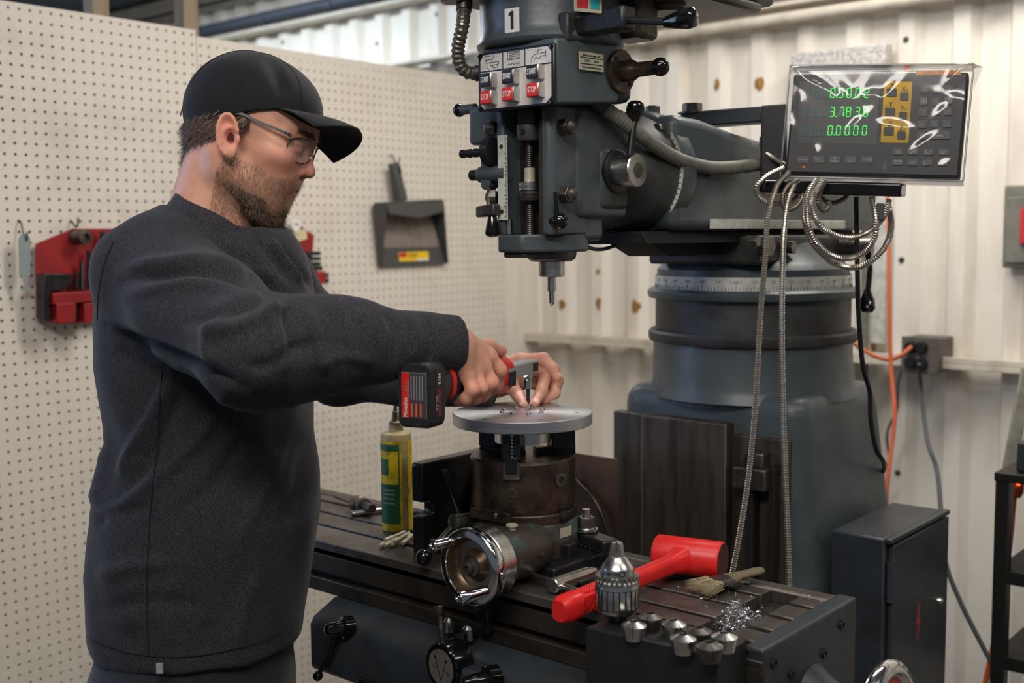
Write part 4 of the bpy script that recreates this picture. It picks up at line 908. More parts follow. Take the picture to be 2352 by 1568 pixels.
cable([pX(1753, 318, -0.99)*0+pD(1750, 318, 2.03), pD(1752, 342, 2.0), pD(1775, 362, 1.97), pD(1806, 380, 1.95)], 'armoured_cable', 'short armoured cable bending around the black readout post', AR*0.9, 'armour')

# ================================================================== ELECTRICAL CABINET, CABLES, WALL BOXES, RACK
cab = thing('electrical_cabinet', 'dark blue steel electrical cabinet bolted to the mill column with lightning sign', 'cabinet', (-0.84, 2.03, 0))
x0, x1, y0, y1, zt = -0.872, -0.772, 1.893, 2.17, 0.972
MB().bb(x0, x1, y0, y1, 0.25, zt).build('body', 'mill_deep', cab, bevel=0.004)
door = MB().bb(x1+0.0008, x1+0.012, y0+0.012, y1+0.002, 0.26, zt-0.012).build('door', 'mill_deep', cab, bevel=0.003)
MB().bb(x1+0.0008, x1+0.013, y0-0.002, y1+0.003, zt-0.008, zt+0.001).build('rain_lip', 'mill_deep', cab, bevel=0.002)
for z in (0.90, 0.5):
    MB().cyl((x1+0.008, y0+0.006, z-0.04), (x1+0.008, y0+0.006, z+0.03), 0.006, n=12).build('hinge', 'mill_deep', cab)
c = pX(2108, 1427, x1+0.0125)
sg = MB().box(c, (0.001, 0.028, 0.078)).build('warning_sign', 'vinyl_grey', door, bevel=0.0003)
m = MB().prism([c+V(0.0007, 0.002, 0.034), c+V(0.0007, -0.0065, -0.004), c+V(0.0007, 0.0005, -0.002), c+V(0.0007, -0.002, -0.034), c+V(0.0007, 0.0065, 0.006), c+V(0.0007, 0.0, 0.004)], (0.0006, 0, 0)).build('lightning_mark', 'label_red', sg)
c = pX(2156, 1379, x1+0.0125); MB().lathe(c, (1, 0, 0), [(0, 0.008), (0.006, 0.007), (0.008, 0.003)], 16).build('door_lock', 'chrome', door)
rng = random.Random(4); m = MB()
for k in range(240):
    a = V(rng.uniform(x0, x1), y0+abs(rng.gauss(0, 0.06)), zt+0.001); d_ = nrm(V(rng.gauss(0, 1), rng.gauss(0, 1), 0.1)); s_ = rng.uniform(0.001, 0.0025)
    m.add([a, a+d_*s_, a+d_*s_*0.5+V(0, 0, s_*0.7)], [(0, 1, 2)])
ch = m.build('metal_dust', 'swarf', loc=(-0.84, 2.0, zt), smooth=0); tag(ch, 'scattered bright metal chips on top of the blue cabinet', 'chips'); ch['kind'] = 'stuff'
# back splash plate behind the table
sp_ = pY(1322, 1040, 1.70)
o = MB().bb(-1.41, -1.205, 1.70, 1.706, 0.62, zrow(-1.3, 1.70, 1041)).build('splash_plate', 'rust_plate', loc=(-1.4, 1.70, 0.9), bevel=0.001); tag(o, 'rusty brown sheet metal plate standing behind the rotary table', 'plate')
cable([pY(1322, 1105, 1.69), pY(1365, 1150, 1.688), pY(1395, 1220, 1.688), pY(1405, 1270, 1.69)], 'drain_hose', 'thin brown hose curving against the rusty plate', 0.006, 'cast_oil', ribs=False)
cable([pD(1967, 452, 1.99), pD(1969, 600, 2.0), pD(1972, 720, 2.02), pD(1982, 840, 2.05), pD(1998, 900, 2.09), pD(2000, 960, 2.1), pD(2012, 1030, 2.12), pD(2030, 1062, 2.18), pD(2026, 1085, 2.30), pD(1990, 1110, 2.42)], 'black_cable', 'thick black cable hanging from the readout bar past the column', 0.0044, 'cable_black', ribs=False)
cable([pD(2037, 420, 2.92), pD(2041, 560, 2.9), pD(2043, 720, 2.88), pD(2047, 850, 2.86), pD(2055, 940, 2.83), pD(2050, 1010, 2.82), pD(2038, 1110, 2.8), pD(2036, 1200, 2.8), pD(2040, 1568, 2.8)], 'orange_cord', 'orange extension cord hanging straight down behind the mill column', 0.0053, 'cable_orange', ribs=False)
cable([pD(1780, 900, 3.0), pD(1820, 770, 2.98), pD(1880, 742, 2.96), pD(1930, 765, 2.95), pD(1970, 795, 2.95), pD(2010, 818, 2.93), pD(2045, 826, 2.92), pD(2070, 815, 2.90), pD(2092, 797, 2.94)], 'orange_cord', 'orange cord sagging sideways into the wall outlet box', 0.005, 'cable_orange', ribs=False)
cable([pY(2073, 842, YW-0.10), pY(2062, 880, YW-0.10), pY(2060, 940, YW-0.09), pY(2040, 985, YW-0.09), pY(2038, 1020, YW-0.09), pY(2045, 1060, YW-0.09), pY(2025, 1070, YW-0.09), pY(1985, 1110, YW-0.09), pY(1970, 1250, YW-0.09)], 'grey_cord', 'thin grey cord kinking down from the outlet box behind the orange cord', 0.004, 'cable_grey', ribs=False)
cable([pY(2112, 835, YW-0.16), pY(2116, 900, YW-0.12), pD(2130, 1010, 2.75), pD(2152, 1080, 2.68), pD(2162, 1180, 2.6), pD(2172, 1290, 2.52), pD(2205, 1380, 2.48), pD(2255, 1480, 2.44), pD(2290, 1545, 2.42), pD(2310, 1600, 2.42)], 'grey_cord', 'long dark grey power cord running from the outlet box down to the rack', 0.0052, 'cable_grey', ribs=False)
cable([pD(2333, 1095, 2.46), pD(2328, 1150, 2.46), pD(2318, 1260, 2.46), pD(2300, 1390, 2.46), pD(2282, 1480, 2.46), pD(2262, 1575, 2.46)], 'orange_cord', 'orange extension cord with lit plug hanging behind the black rack', 0.006, 'cable_orange', ribs=False)
pl_ = thing('cord_plug', 'orange cord end with a small glowing red light under the rack top', 'plug', pD(2333, 1130, 2.45))
MB().lathe(pD(2335, 1142, 2.45), (0, 0, 1), [(0, 0.008), (0.012, 0.014), (0.035, 0.015), (0.04, 0.011)], 14).build('plug_body', 'cable_orange', pl_)
MB().sphere(pD(2339, 1111, 2.43), 0.004, 10).build('plug_light', 'led_red', pl_)
o = thing('wall_conduit', 'grey-green vertical conduit pipe on the wall right of the turret', 'pipe', (-1.2, YW-0.08, 0.9))
c = pY(1993, 700, YW-0.07); MB().cyl(V(c[0], c[1], 0.2), V(c[0]-0.012, c[1], 1.85), 0.0115, n=14).build('pipe', 'box_green_grey', o)
MB().lathe(V(c[0]-0.003, c[1], 0.75), (0, 0, 1), [(0, 0.015), (0.03, 0.015)], 14).build('pipe_coupling', 'box_green_grey', o)
o = thing('wall_plate', 'pale grey flat cover plate on the wall beside the vertical conduit', 'plate', pY(2012, 640, YW-0.03))
a, b = pY(1996, 470, YW-0.04), pY(2034, 790, YW-0.04)
MB().bb(a[0], b[0], YW-0.05, YW-0.027, b[2], a[2]).build('plate', 'scale_white', o, bevel=0.003)
ob = thing('outlet_box', 'dirty grey double outlet box on the wall with cords plugged in', 'outlet', pY(2115, 860, YW-0.06))
a, b = pY(2074, 774, YW-0.14), pY(2154, 858, YW-0.14)
MB().bb(a[0], b[0], YW-0.14, YW-0.027, b[2], a[2]).build('box', 'outlet_grey', ob, bevel=0.004)
MB().bb(a[0]-0.003, b[0]+0.003, YW-0.144, YW-0.14, b[2]-0.003, a[2]+0.003).build('cover_plate', 'outlet_grey', ob, bevel=0.002)
for xx, yy in ((2092, 797), (2118, 797), (2092, 832), (2118, 835)):
    c = pY(xx, yy, YW-0.144); MB().lathe(c, (0, -1, 0), [(0, 0.0165), (0.006, 0.0165), (0.014, 0.013)], 18).build('socket', 'cable_black', ob)
eb = thing('switch_box', 'grey-green metal switch box on the wall at the right edge', 'box', pY(2335, 620, YW-0.06))
a, b = pY(2312, 427, YW-0.07), pY(2400, 615, YW-0.07)
MB().bb(a[0], b[0], YW-0.09, YW-0.027, b[2], a[2]).build('box', 'box_green_grey', eb, bevel=0.005)
MB().bb(a[0]+0.008, b[0], YW-0.096, YW-0.09, b[2]+0.012, a[2]-0.03).build('door', 'box_green_grey', eb, bevel=0.004)
MB().bb(pY(2346, 480, YW-0.1)[0], b[0]-0.01, YW-0.11, YW-0.096, pY(2346, 560, YW-0.1)[2], pY(2346, 478, YW-0.1)[2]).build('switch_handle', 'label_red', eb, bevel=0.003)
# speckled panel on the wall
a, b = pY(1816, 124, YW-0.075), pY(2034, 97, YW-0.075); zb_ = pY(1900, 330, YW-0.075)[2]
o = MB().bb(a[0], b[0], YW-0.075, YW-0.0265, zb_, (a[2]+b[2])/2).build('speckled_panel', 'board_speck', loc=(a[0], YW-0.05, zb_), bevel=0.006, seg=3); tag(o, 'grey speckled box panel on the wall behind the readout', 'panel')
# black rack at the right edge
rk = thing('storage_rack', 'black steel storage rack at the right edge of the photo', 'rack', (-0.72, 2.36, 0))
L0 = pD(2308, 1090, 2.30)
def leg(p, h=None): return MB().bb(p[0]-0.014, p[0]+0.014, p[1]-0.014, p[1]+0.014, 0, p[2]).build('rack_leg', 'rack_black', rk, bevel=0.002)
leg(L0); leg(L0+V(0.42, 0.0, 0)); leg(L0+V(0.0, 0.34, 0)); leg(L0+V(0.42, 0.34, 0))
MB().bb(L0[0]-0.016, L0[0]+0.436, L0[1]-0.016, L0[1]+0.356, L0[2]-0.012, L0[2]+0.006).build('rack_shelf', 'rack_black', rk, bevel=0.002)
for row in (1305, 1500):
    z = zrow(L0[0], L0[1], row); MB().bb(L0[0]-0.012, L0[0]+0.432, L0[1]-0.012, L0[1]+0.352, z-0.028, z).build('rack_shelf', 'rack_black', rk, bevel=0.002)
tt = thing('rack_tool', 'navy and yellow tool standing on top of the black rack', 'tool', L0+V(0.05, 0.02, 0.006))
b0 = L0+V(0.062, 0.05, 0.006)
MB().bb(b0[0]-0.045, b0[0]+0.08, b0[1]-0.04, b0[1]+0.06, b0[2]+0.0, b0[2]+0.062).build('body', 'mill_deep', tt, bevel=0.006)
MB().bb(b0[0]-0.02, b0[0]+0.03, b0[1]-0.0425, b0[1]-0.039, b0[2]+0.012, b0[2]+0.04).build('label_patch', 'label_yellow', tt)
ln = thing('leaning_bar', 'dark grey flat bar leaning behind the rack top', 'bar', pD(2315, 1100, 2.45))
a, b = pD(2316, 1085, 2.5), pD(2360, 850, 2.6); dd = nrm(b-a)
MB().box((a+b)/2, (np.linalg.norm(b-a), 0.03, 0.008), (dd, nrm(np.cross(dd, _F)), nrm(np.cross(dd, np.cross(dd, _F))))).build('bar', 'box_green_grey', ln, bevel=0.002)

# ================================================================== ROTARY TABLE AND CHUCK
RX, RY = -1.169, 1.388
RC = (RX, RY, 0)
rot = thing('rotary_table', 'oily dark rotary table with three jaw chuck and chrome handwheel on the mill table', 'rotary table', (RX, RY, TZ))
m = MB().lathe(RC, (0, 0, 1), [(TZ, 0.094), (0.996, 0.094), (0.998, 0.089), (1.05, 0.0885), (1.054, 0.086)], 56)
m.build('body', 'cast_teal', rot, smooth=40)
MB().bb(RX-0.135, RX+0.12, RY-0.07, RY+0.07, TZ, 1.0).build('base_flange', 'cast_black', rot, bevel=0.004)
ring = MB().lathe(RC, (0, 0, 1), [(1.054, 0.0865), (1.068, 0.0865), (1.070, 0.085)], 64).build('graduated_ring', 'cast_oil', rot)
m = MB()
for k in range(180):
    a = 2*pi*k/180; d = V(cos(a), sin(a), 0); L = 0.005 if k % 5 == 0 else 0.003
    m.box(V(RX, RY, 1.0555+L/2)+d*0.0867, (0.0004, 0.0005, L), (d, V(-sin(a), cos(a), 0), V(0, 0, 1)))
m.build('graduation', 'print_black', ring, smooth=0)
for k in range(24):
    a = 2*pi*k/24; d = V(cos(a), sin(a), 0)
    if d@V(0.65, -0.76, 0) > 0.1: text('degree_number', str((340-15*k) % 360), 0.0055, V(RX, RY, 1.064)+d*0.0867, V(-sin(a), cos(a), 0), V(0, 0, 1), 'print_black', ring, depth=0.0003)
MB().lathe(RC, (0, 0, 1), [(1.070, 0.083), (1.073, 0.0845), (1.078, 0.0848), (1.149, 0.0848), (1.153, 0.082), (1.153, 0.02)], 72).build('chuck_body', 'cast_oil', rot, smooth=30)
for (x, y, r_) in ((1288, 1103, 0.0115), (1177, 1134, 0.0085)):
    # key hole / bolt on the chuck side
    d = ray(x, y); ox, oy = CAM[0]-RX, CAM[1]-RY; a = d[0]**2+d[1]**2; b = 2*(d[0]*ox+d[1]*oy); c_ = ox*ox+oy*oy-0.0848**2
    t = (-b-sqrt(b*b-4*a*c_))/(2*a); c = CAM+d*t; n_ = nrm(V(c[0]-RX, c[1]-RY, 0))
    MB().lathe(c-n_*0.003, n_, [(0, r_), (0.0045, r_), (0.005, r_*0.8), (0.005, r_*0.55), (0.0005, r_*0.5)], 22).build('key_socket', 'steel_dark', rot)
for k, ang in enumerate((-62, 58, 178)):
    a = radians(ang); d = V(cos(a), sin(a), 0); t = V(-sin(a), cos(a), 0); ax = (d, t, V(0, 0, 1))
    c = V(RX, RY, 0)
    MB().box(c+d*0.054+V(0, 0, 1.150), (0.068, 0.019, 0.026), ax).build('master_jaw', 'cast_black', rot, bevel=0.0015)
    m = MB().prism([c+d*0.046+t*0.014+V(0, 0, 1.158), c+d*0.086+t*0.014+V(0, 0, 1.158), c+d*0.086+t*0.014+V(0, 0, 1.2025), c+d*0.066+t*0.014+V(0, 0, 1.2025), c+d*0.066+t*0.014+V(0, 0, 1.19), c+d*0.046+t*0.014+V(0, 0, 1.19)], -t*0.028)
    m.build('jaw', 'cast_black', rot, bevel=0.0015)
    m = MB()
    for q in range(7): m.box(c+d*0.0868+t*0.002+V(0, 0, 1.164+q*0.0053), (0.0016, 0.0035, 0.003), ax)
    m.build('jaw_serration', 'steel', rot, smooth=0)
    MB().box(c+d*0.0852+V(0, 0, 1.142), (0.002, 0.026, 0.026), ax).box(c+d*0.0862+V(0, 0, 1.1295), (0.002, 0.026, 0.004), ax).build('jaw_track', 'steel_dark', rot, bevel=0.0006)
# vertical foot with slots and ribs
x0, x1 = RX-0.168, RX-0.143
m = MB().prism([(x0, RY-0.088, TZ), (x0, RY-0.088, 1.043), (x0, RY-0.066, 1.043), (x0, RY-0.060, 1.047), (x0, RY-0.060, 1.063), (x0, RY-0.066, 1.067), (x0, RY-0.088, 1.067), (x0, RY-0.088, 1.128), (x0, RY-0.084, 1.132), (x0, RY+0.088, 1.132), (x0, RY+0.088, TZ)], (x1-x0, 0, 0))
m.build('upright_foot', 'cast_black', rot, bevel=0.0035, seg=3)
for yy in (-0.045, 0.05):
    MB().prism([(x1-0.002, RY+yy-0.006, TZ+0.01), (x1-0.002, RY+yy-0.006, 1.118), (x1+0.012, RY+yy-0.006, 1.118), (x1+0.055, RY+yy-0.006, 1.03), (x1+0.075, RY+yy-0.006, TZ+0.01)], (0, 0.013, 0)).build('foot_rib', 'cast_black', rot, bevel=0.003)
# worm housing and handwheel, axis -Y
HX, HZ_ = -1.098, zrow(-1.10, 1.19, 1299)
WA = V(0, -1, 0)
MB().lathe((HX, 1.345, HZ_+0.0), WA, [(0, 0.028), (0.02, 0.038), (0.06, 0.041), (0.105, 0.040), (0.115, 0.037), (0.125, 0.036)], 40).build('worm_housing', 'cast_teal', rot, smooth=50)
MB().lathe((HX, 1.225, HZ_), WA, [(-0.002, 0.05), (0.0, 0.0535), (0.026, 0.055), (0.0275, 0.0535)], 56).build('dial_collar', 'steel', rot)
m = MB()
for k in range(72):
    a = 2*pi*k/72; d = V(cos(a), 0, sin(a)); m.box(V(HX, 1.213-0.0, HZ_)+d*0.0542, (0.0004, 0.006 if k % 6 == 0 else 0.0035, 0.0005), (d, V(0, 1, 0), V(-sin(a), 0, cos(a))))
m.build('graduation', 'print_black', rot, smooth=0)
whl = MB().lathe((HX, 1.197, HZ_), WA, [(0.0, 0.05), (0.001, 0.0555), (0.004, 0.0572), (0.014, 0.0572), (0.017, 0.0565), (0.019, 0.054), (0.0195, 0.0445), (0.018, 0.0435)], 64, caps=False).build('handwheel', 'chrome', rot, smooth=40)
MB().lathe((HX, 1.197, HZ_), WA, [(0.018, 0.0436), (0.008, 0.0420), (0.0, 0.038), (-0.004, 0.03), (-0.002, 0.026), (0.006, 0.02), (0.011, 0.0165)], 48, caps=False).build('wheel_dish', 'bronze_oil', whl, smooth=60)
MB().lathe((HX, 1.197, HZ_), WA, [(0.008, 0.0165), (0.013, 0.0150), (0.0145, 0.009), (0.021, 0.0085), (0.022, 0.007), (0.022, 0.004), (0.017, 0.0035)], 28).build('wheel_hub', 'steel_dark', whl)
def whandle(x, y, ex_, ey_, L):
    c = pY(x, y, 1.181); e = pY(ex_, ey_, 1.181-L)
    MB().lathe(c+V(0, 0.004, 0), e-c, [(0, 0.0065), (0.008, 0.0065), (0.009, 0.0082), (0.03, 0.0085), (L+0.002, 0.0105), (L+0.005, 0.0095), (L+0.005, 0.0055), (L+0.002, 0.005)], 24).lathe(e+nrm(e-c)*0.002, e-c, [(0, 0.004), (0.003, 0.0036)], 14).build('crank_handle', 'chrome', whl)
whandle(1122, 1355, 1052, 1376, 0.046); whandle(1036, 1243, 992, 1254, 0.03)
# lock lever with ball, oil pin, T pin, plate, cap screws
a, b = pY(1050, 1198, 1.28), pY(974, 1279, 1.235)
MB().tube([a, (a+b)/2, b], 0.005, 10).lathe(a, (0, -1, 0.1), [(-0.03, 0.012), (0.008, 0.0125), (0.010, 0.009)], 20).build('lock_lever', 'steel_dark', rot)
MB().sphere(b, 0.0135, 18).build('lock_ball', 'black_gloss', rot)
c = pY(1176, 1208, 1.27); MB().lathe(c-V(0, 0, 0.012), (0, 0, 1), [(0, 0.006), (0.011, 0.006), (0.012, 0.009), (0.015, 0.009)], 16).build('oil_plug', 'brass_plate', rot)
a, b = pD(1196, 1288, 1.72), pD(1247, 1271, 1.70); MB().tube([a, b], 0.0028, 8).lathe((a+b)/2-_F*0.006+_F*0.006, -_F, [(-0.02, 0.009), (0.006, 0.0085), (0.008, 0.006)], 18).build('eccentric_pin', 'cast_oil', rot)
def onr(x, y, R=0.0885):
    d = ray(x, y); ox, oy = CAM[0]-RX, CAM[1]-RY; a = d[0]**2+d[1]**2; b = 2*(d[0]*ox+d[1]*oy); c_ = ox*ox+oy*oy-R*R
    t = (-b-sqrt(max(b*b-4*a*c_, 0)))/(2*a); c = CAM+d*t; return c, nrm(V(c[0]-RX, c[1]-RY, 0))
c, n_ = onr(1299, 1221); MB().box(c+n_*0.0006, (0.0014, 0.026, 0.015), (n_, np.cross(V(0, 0, 1), n_), V(0, 0, 1))).build('maker_plate', 'brass_plate', rot)
for x, y, r_, mt in ((1102, 1180, 0.005, 'chrome'), (1141, 1182, 0.005, 'chrome'), (1297, 1186, 0.0095, 'slot_dark')):
    c, n_ = onr(x, y); MB().lathe(c-n_*0.004, n_, [(0, r_), (0.006, r_), (0.008, r_*0.7), (0.0085, 0.0001)], 18).build('cap_screw', mt, rot)
c, n_ = onr(1125, 1184, 0.0892); MB().box(c-n_*0.002, (0.008, 0.075, 0.016), (n_, np.cross(V(0, 0, 1), n_), V(0, 0, 1))).build('stop_band', 'cast_oil', rot, bevel=0.001)

# aluminium plate with hub, held in the jaws
PZ0, PZ1, PR = 1.203, 1.2215, 0.1125
plate = thing('aluminium_disc', 'round turned aluminium plate gripped in the chuck jaws', 'plate', (RX, RY, PZ0))
MB().lathe(RC, (0, 0, 1), [(PZ0, 0.02), (PZ0, PR-0.001), (PZ0+0.001, PR), (PZ1-0.0012, PR), (PZ1, PR-0.0012), (PZ1, 0.03), (PZ1-0.0, 0.012)], 96).build('plate', 'alu', plate, smooth=30)
MB().lathe(RC, (0, 0, 1), [(1.173, 0.040), (1.174, 0.0455), (PZ0, 0.0455)], 56).build('hub', 'steel', plate)
for k in range(8):
    a = 2*pi*k/8+0.2; c = V(RX+0.034*cos(a), RY+0.034*sin(a), PZ1)
    MB().lathe(c, (0, 0, 1), [(0, 0.0042), (0.0025, 0.0040), (0.003, 0.0028), (0.0015, 0.0024)], 12).build('plate_screw', 'steel', plate)
for k in range(6):
    a = 2*pi*k/6+0.5; c = V(RX+0.088*cos(a), RY+0.088*sin(a), PZ1-0.0003)
    MB().lathe(c, (0, 0, 1), [(0, 0.0022), (0.0005, 0.0022)], 10).build('drilled_hole', 'slot_dark', plate)

# clamp behind the rotary table
cl = thing('strap_clamp', 'black step clamp with hex nut and stud beside the rotary table', 'clamp', (-1.02, 1.43, TZ))
c = pZ(1350, 1305, TZ); c = V(c[0], c[1], TZ)
st_c = V(-1.018, 1.445, TZ); 
cx_ = pY(1347, 1290, 1.45); st_c = V(cx_[0], 1.45, TZ)
MB().cyl(st_c, st_c+V(0, 0, 0.082), 0.0062, n=14).build('stud', 'steel', cl)
MB().lathe(st_c, (0, 0, 1), [(0.047, 0.019), (0.050, 0.019)], 24).lathe(st_c, (0, 0, 1), [(0.0505, 0.0155), (0.053, 0.013)], 24).build('washer', 'steel', cl)
hexbolt(st_c+V(0, 0, 0.053), (0, 0, 1), 0.0145, 0.017, 'hex_nut', 'steel_dark', cl)
sd_ = nrm(V(0.8, -0.25, 0)); MB().box(st_c+V(0.0, 0, 0.036)+sd_*0.005, (0.125, 0.032, 0.018), (sd_, np.cross(V(0, 0, 1), sd_), V(0, 0, 1))).build('strap', 'cast_black', cl, bevel=0.003)
q = st_c+sd_*0.062
m = MB()
for k in range(7): m.box(q+sd_*(0.003*k-0.006)+V(0, 0, 0.0035+0.0035*k), (0.024-0.002*k, 0.03, 0.007), (sd_, np.cross(V(0, 0, 1), sd_), V(0, 0, 1)))
m.build('step_block', 'cast_black', cl, bevel=0.0008)
o = MB().bb(-1.127+0.0, -1.099, 1.31-0.028, 1.31, TZ+0.0005, TZ+0.024); c = pZ(1290, 1308, TZ)
o = MB().box(V(c[0], c[1]+0.012, TZ+0.0215), (0.028, 0.028, 0.042), (nrm(V(1, 0.15, 0)), nrm(V(-0.15, 1, 0)), V(0, 0, 1))).build('square_bolt', 'cast_black', loc=(c[0], c[1], TZ), bevel=0.0025); tag(o, 'black square bolt head standing in front of the strap clamp', 'bolt')

# T handle chuck wrench
tw = thing('chuck_wrench', 'steel T handle chuck wrench lying on the front of the mill table', 'wrench', pZ(1290, 1370, TZ))
a, b = pZ(1268, 1345, TZ+0.014), pZ(1363, 1312, TZ+0.014)
MB().lathe(a, b-a, [(0, 0.010), (0.0015, 0.0115), (np.linalg.norm(b-a)*0.86, 0.0105), (np.linalg.norm(b-a)*0.87, 0.008), (np.linalg.norm(b-a), 0.0078)], 22).build('socket_bar', 'steel', tw)
a, b = pZ(1196, 1310, TZ+0.014), pZ(1362, 1371, TZ+0.012)
MB().tube([a, b], 0.0052, 12).build('sliding_bar', 'steel', tw)

# dead blow hammer
hm = thing('dead_blow_hammer', 'red dead blow hammer lying across the mill table', 'hammer', pZ(1560, 1330, TZ))
hr = 0.0285
a, b = pZ(1508, 1268, TZ+hr+0.002), pZ(1660, 1288, TZ+hr+0.002); ha = nrm(b-a); HL = np.linalg.norm(b-a)
hcen = (a+b)/2
MB().lathe(a, ha, [(0, hr*0.9), (0.003, hr), (HL-0.003, hr*1.02), (HL, hr*0.95)], 32).build('head', 'hammer_red', hm, smooth=40)
MB().lathe(b, ha, [(-0.001, hr*0.93), (0.0006, hr*0.93)], 32).build('striking_face', 'hammer_face', hm)
g1 = pZ(1283, 1404, TZ+0.017); hp_ = nrm(g1-hcen)
hside = nrm(np.cross(hp_, V(0, 0, 1)))
def hring(c, w_, h_, r_=0.35, n=5):
    out = []
    for sx1, sz1, a0 in ((1, 1, 0), (-1, 1, 90), (-1, -1, 180), (1, -1, 270)):
        for k in range(n):
            a_ = radians(a0+90*k/(n-1)); rr = min(w_, h_)*r_
            out.append(c+hside*(sx1*(w_/2-rr)+rr*cos(a_))+V(0, 0, 1)*(sz1*(h_/2-rr)+rr*sin(a_)))
    return out
Lh = np.linalg.norm(g1-hcen)
prof = [(0.0, 0.046, 0.046), (0.026, 0.040, 0.040), (0.038, 0.030, 0.032), (0.052, 0.025, 0.028), (0.075, 0.0235, 0.027), (0.5*Lh, 0.0225, 0.026), (0.56*Lh, 0.0225, 0.026), (0.60*Lh, 0.026, 0.030), (0.88*Lh, 0.027, 0.031), (0.885*Lh, 0.034, 0.037), (0.97*Lh, 0.034, 0.037), (Lh, 0.024, 0.028)]
lift = lambda t: V(0, 0, -0.0)
MB().loft([hring(hcen+hp_*t, w_, h_) for t, w_, h_ in prof]).build('handle', 'hammer_red', hm, smooth=40)
m = MB()
for k in range(15):
    for s_ in (-1, 1):
        c = hcen+hp_*(Lh*(0.615+0.018*k))+V(0, 0, 0.0158); d_ = nrm(hp_+hside*s_*0.9); m.box(c, (0.028, 0.0016, 0.0014), (d_, np.cross(V(0, 0, 1), d_), V(0, 0, 1)))
for k in range(16):
    c = hcen+hp_*(Lh*(0.61+0.018*k))-hside*0.0138; m.box(c, (0.0018, 0.0014, 0.026), (hp_, hside, nrm(V(0, 0, 1)+hp_*0.5)))
    c = hcen+hp_*(Lh*(0.61+0.018*k))+hside*0.0138; m.box(c, (0.0018, 0.0014, 0.026), (hp_, hside, nrm(V(0, 0, 1)+hp_*0.5)))
m.build('grip_knurl', 'hammer_red', hm, smooth=0)

# paint brush
pb_ = thing('paint_brush', 'worn chip brush with grey handle lying beside the red hammer', 'brush', pZ(1640, 1345, TZ))
a, b, c_ = pZ(1575, 1352, TZ+0.012), pZ(1640, 1338, TZ+0.014), pZ(1746, 1306, TZ+0.018)
bd = nrm(c_-a); bs = nrm(np.cross(V(0, 0, 1), bd))
def flat(c, w_, t_, n=12): return [c+bs*(w_/2*cos(2*pi*k/n))+V(0, 0, 1)*(t_/2*sin(2*pi*k/n)) for k in range(n)]
P0 = b; Lb = np.linalg.norm(c_-b)
MB().loft([flat(P0+bd*t, w_, h_, 16) for t, w_, h_ in ((0, 0.043, 0.013), (0.026, 0.042, 0.013))]).build('ferrule', 'steel_dark', pb_, smooth=50)
MB().loft([flat(P0+bd*(0.024+t*(Lb-0.024)), w_, h_, 16) for t, w_, h_ in ((0, 0.041, 0.012), (0.12, 0.034, 0.013), (0.3, 0.021, 0.013), (0.6, 0.019, 0.012), (0.85, 0.022, 0.011), (0.97, 0.016, 0.009), (1.0, 0.004, 0.004))]).build('brush_handle', 'brush_wood', pb_, smooth=50)
m = MB(); rng = random.Random(5)
for k in range(900):
    s_ = rng.uniform(-1, 1); zz_ = rng.uniform(-1, 1); st0 = P0+bs*s_*0.020+V(0, 0, zz_*0.0055)+bd*0.002
    e = st0-bd*rng.uniform(0.026, 0.040)+bs*(s_*0.006+rng.gauss(0, 0.0025))+V(0, 0, rng.gauss(0, 0.002)-0.003)
    e[2] = max(e[2], TZ+0.0012); q = nrm(np.cross(e-st0, V(0, 0, 1)))*0.0006
    m.add([st0-q, st0+q, e], [(0, 1, 2)])
bt = m.build('bristles', 'bristle', pb_, smooth=0, kind='stuff')

# swarf pile in the trough and loose curls
m = MB(); rng = random.Random(11)
def chip(c, s_):
    d1 = nrm(V(rng.gauss(0, 1), rng.gauss(0, 1), rng.gauss(0, 0.7))); d2 = nrm(np.cross(d1, V(rng.gauss(0, 1), rng.gauss(0, 1), rng.gauss(0, 1))))
    n = 5; R_ = s_*0.35; w_ = s_*0.13; ang = rng.uniform(2, 5); d3 = np.cross(d1, d2); v = []
    for k in range(n):
        a = ang*k/(n-1); p = c+(d2*cos(a)+d3*sin(a)-d2)*R_+d1*s_*0.25*k
        p[2] = max(p[2], c[2]-0.001); v += [p, p+d1*w_]
    m.add(v, [(2*i, 2*i+1, 2*i+3, 2*i+2) for i in range(n-1)])
pc = pZ(1692, 1412, TZ)
for k in range(1500):
    r_ = abs(rng.gauss(0, 1)); a = rng.uniform(0, 2*pi); off = V(cos(a)*r_*0.020, sin(a)*r_*0.038, 0)
    hh = 0.034*math.exp(-r_*r_*0.8); chip(V(pc[0], pc[1], 0.962)+off+V(0, 0, rng.uniform(0, 1)*hh), rng.uniform(0.003, 0.008))
o = m.build('swarf_pile', 'swarf', loc=(pc[0], pc[1], 0.96), smooth=0); o['kind'] = 'stuff'; tag(o, 'heap of curled bright metal swarf in the table trough', 'swarf')
m = MB()
for k in range(130):
    x_, y_ = rng.uniform(-1.05, -0.67), rng.uniform(1.255, 1.50); chip(V(x_, y_, TZ+0.0016), rng.uniform(0.0015, 0.004))
for k in range(16): chip(V(-0.80+rng.gauss(0, 0.03), 1.37+rng.gauss(0, 0.03), TZ+0.002), rng.uniform(0.008, 0.013))
o = m.build('loose_chips', 'swarf', loc=(-0.85, 1.4, TZ), smooth=0); o['kind'] = 'stuff'; tag(o, 'small loose metal chips scattered over the right end of the mill table', 'chips')

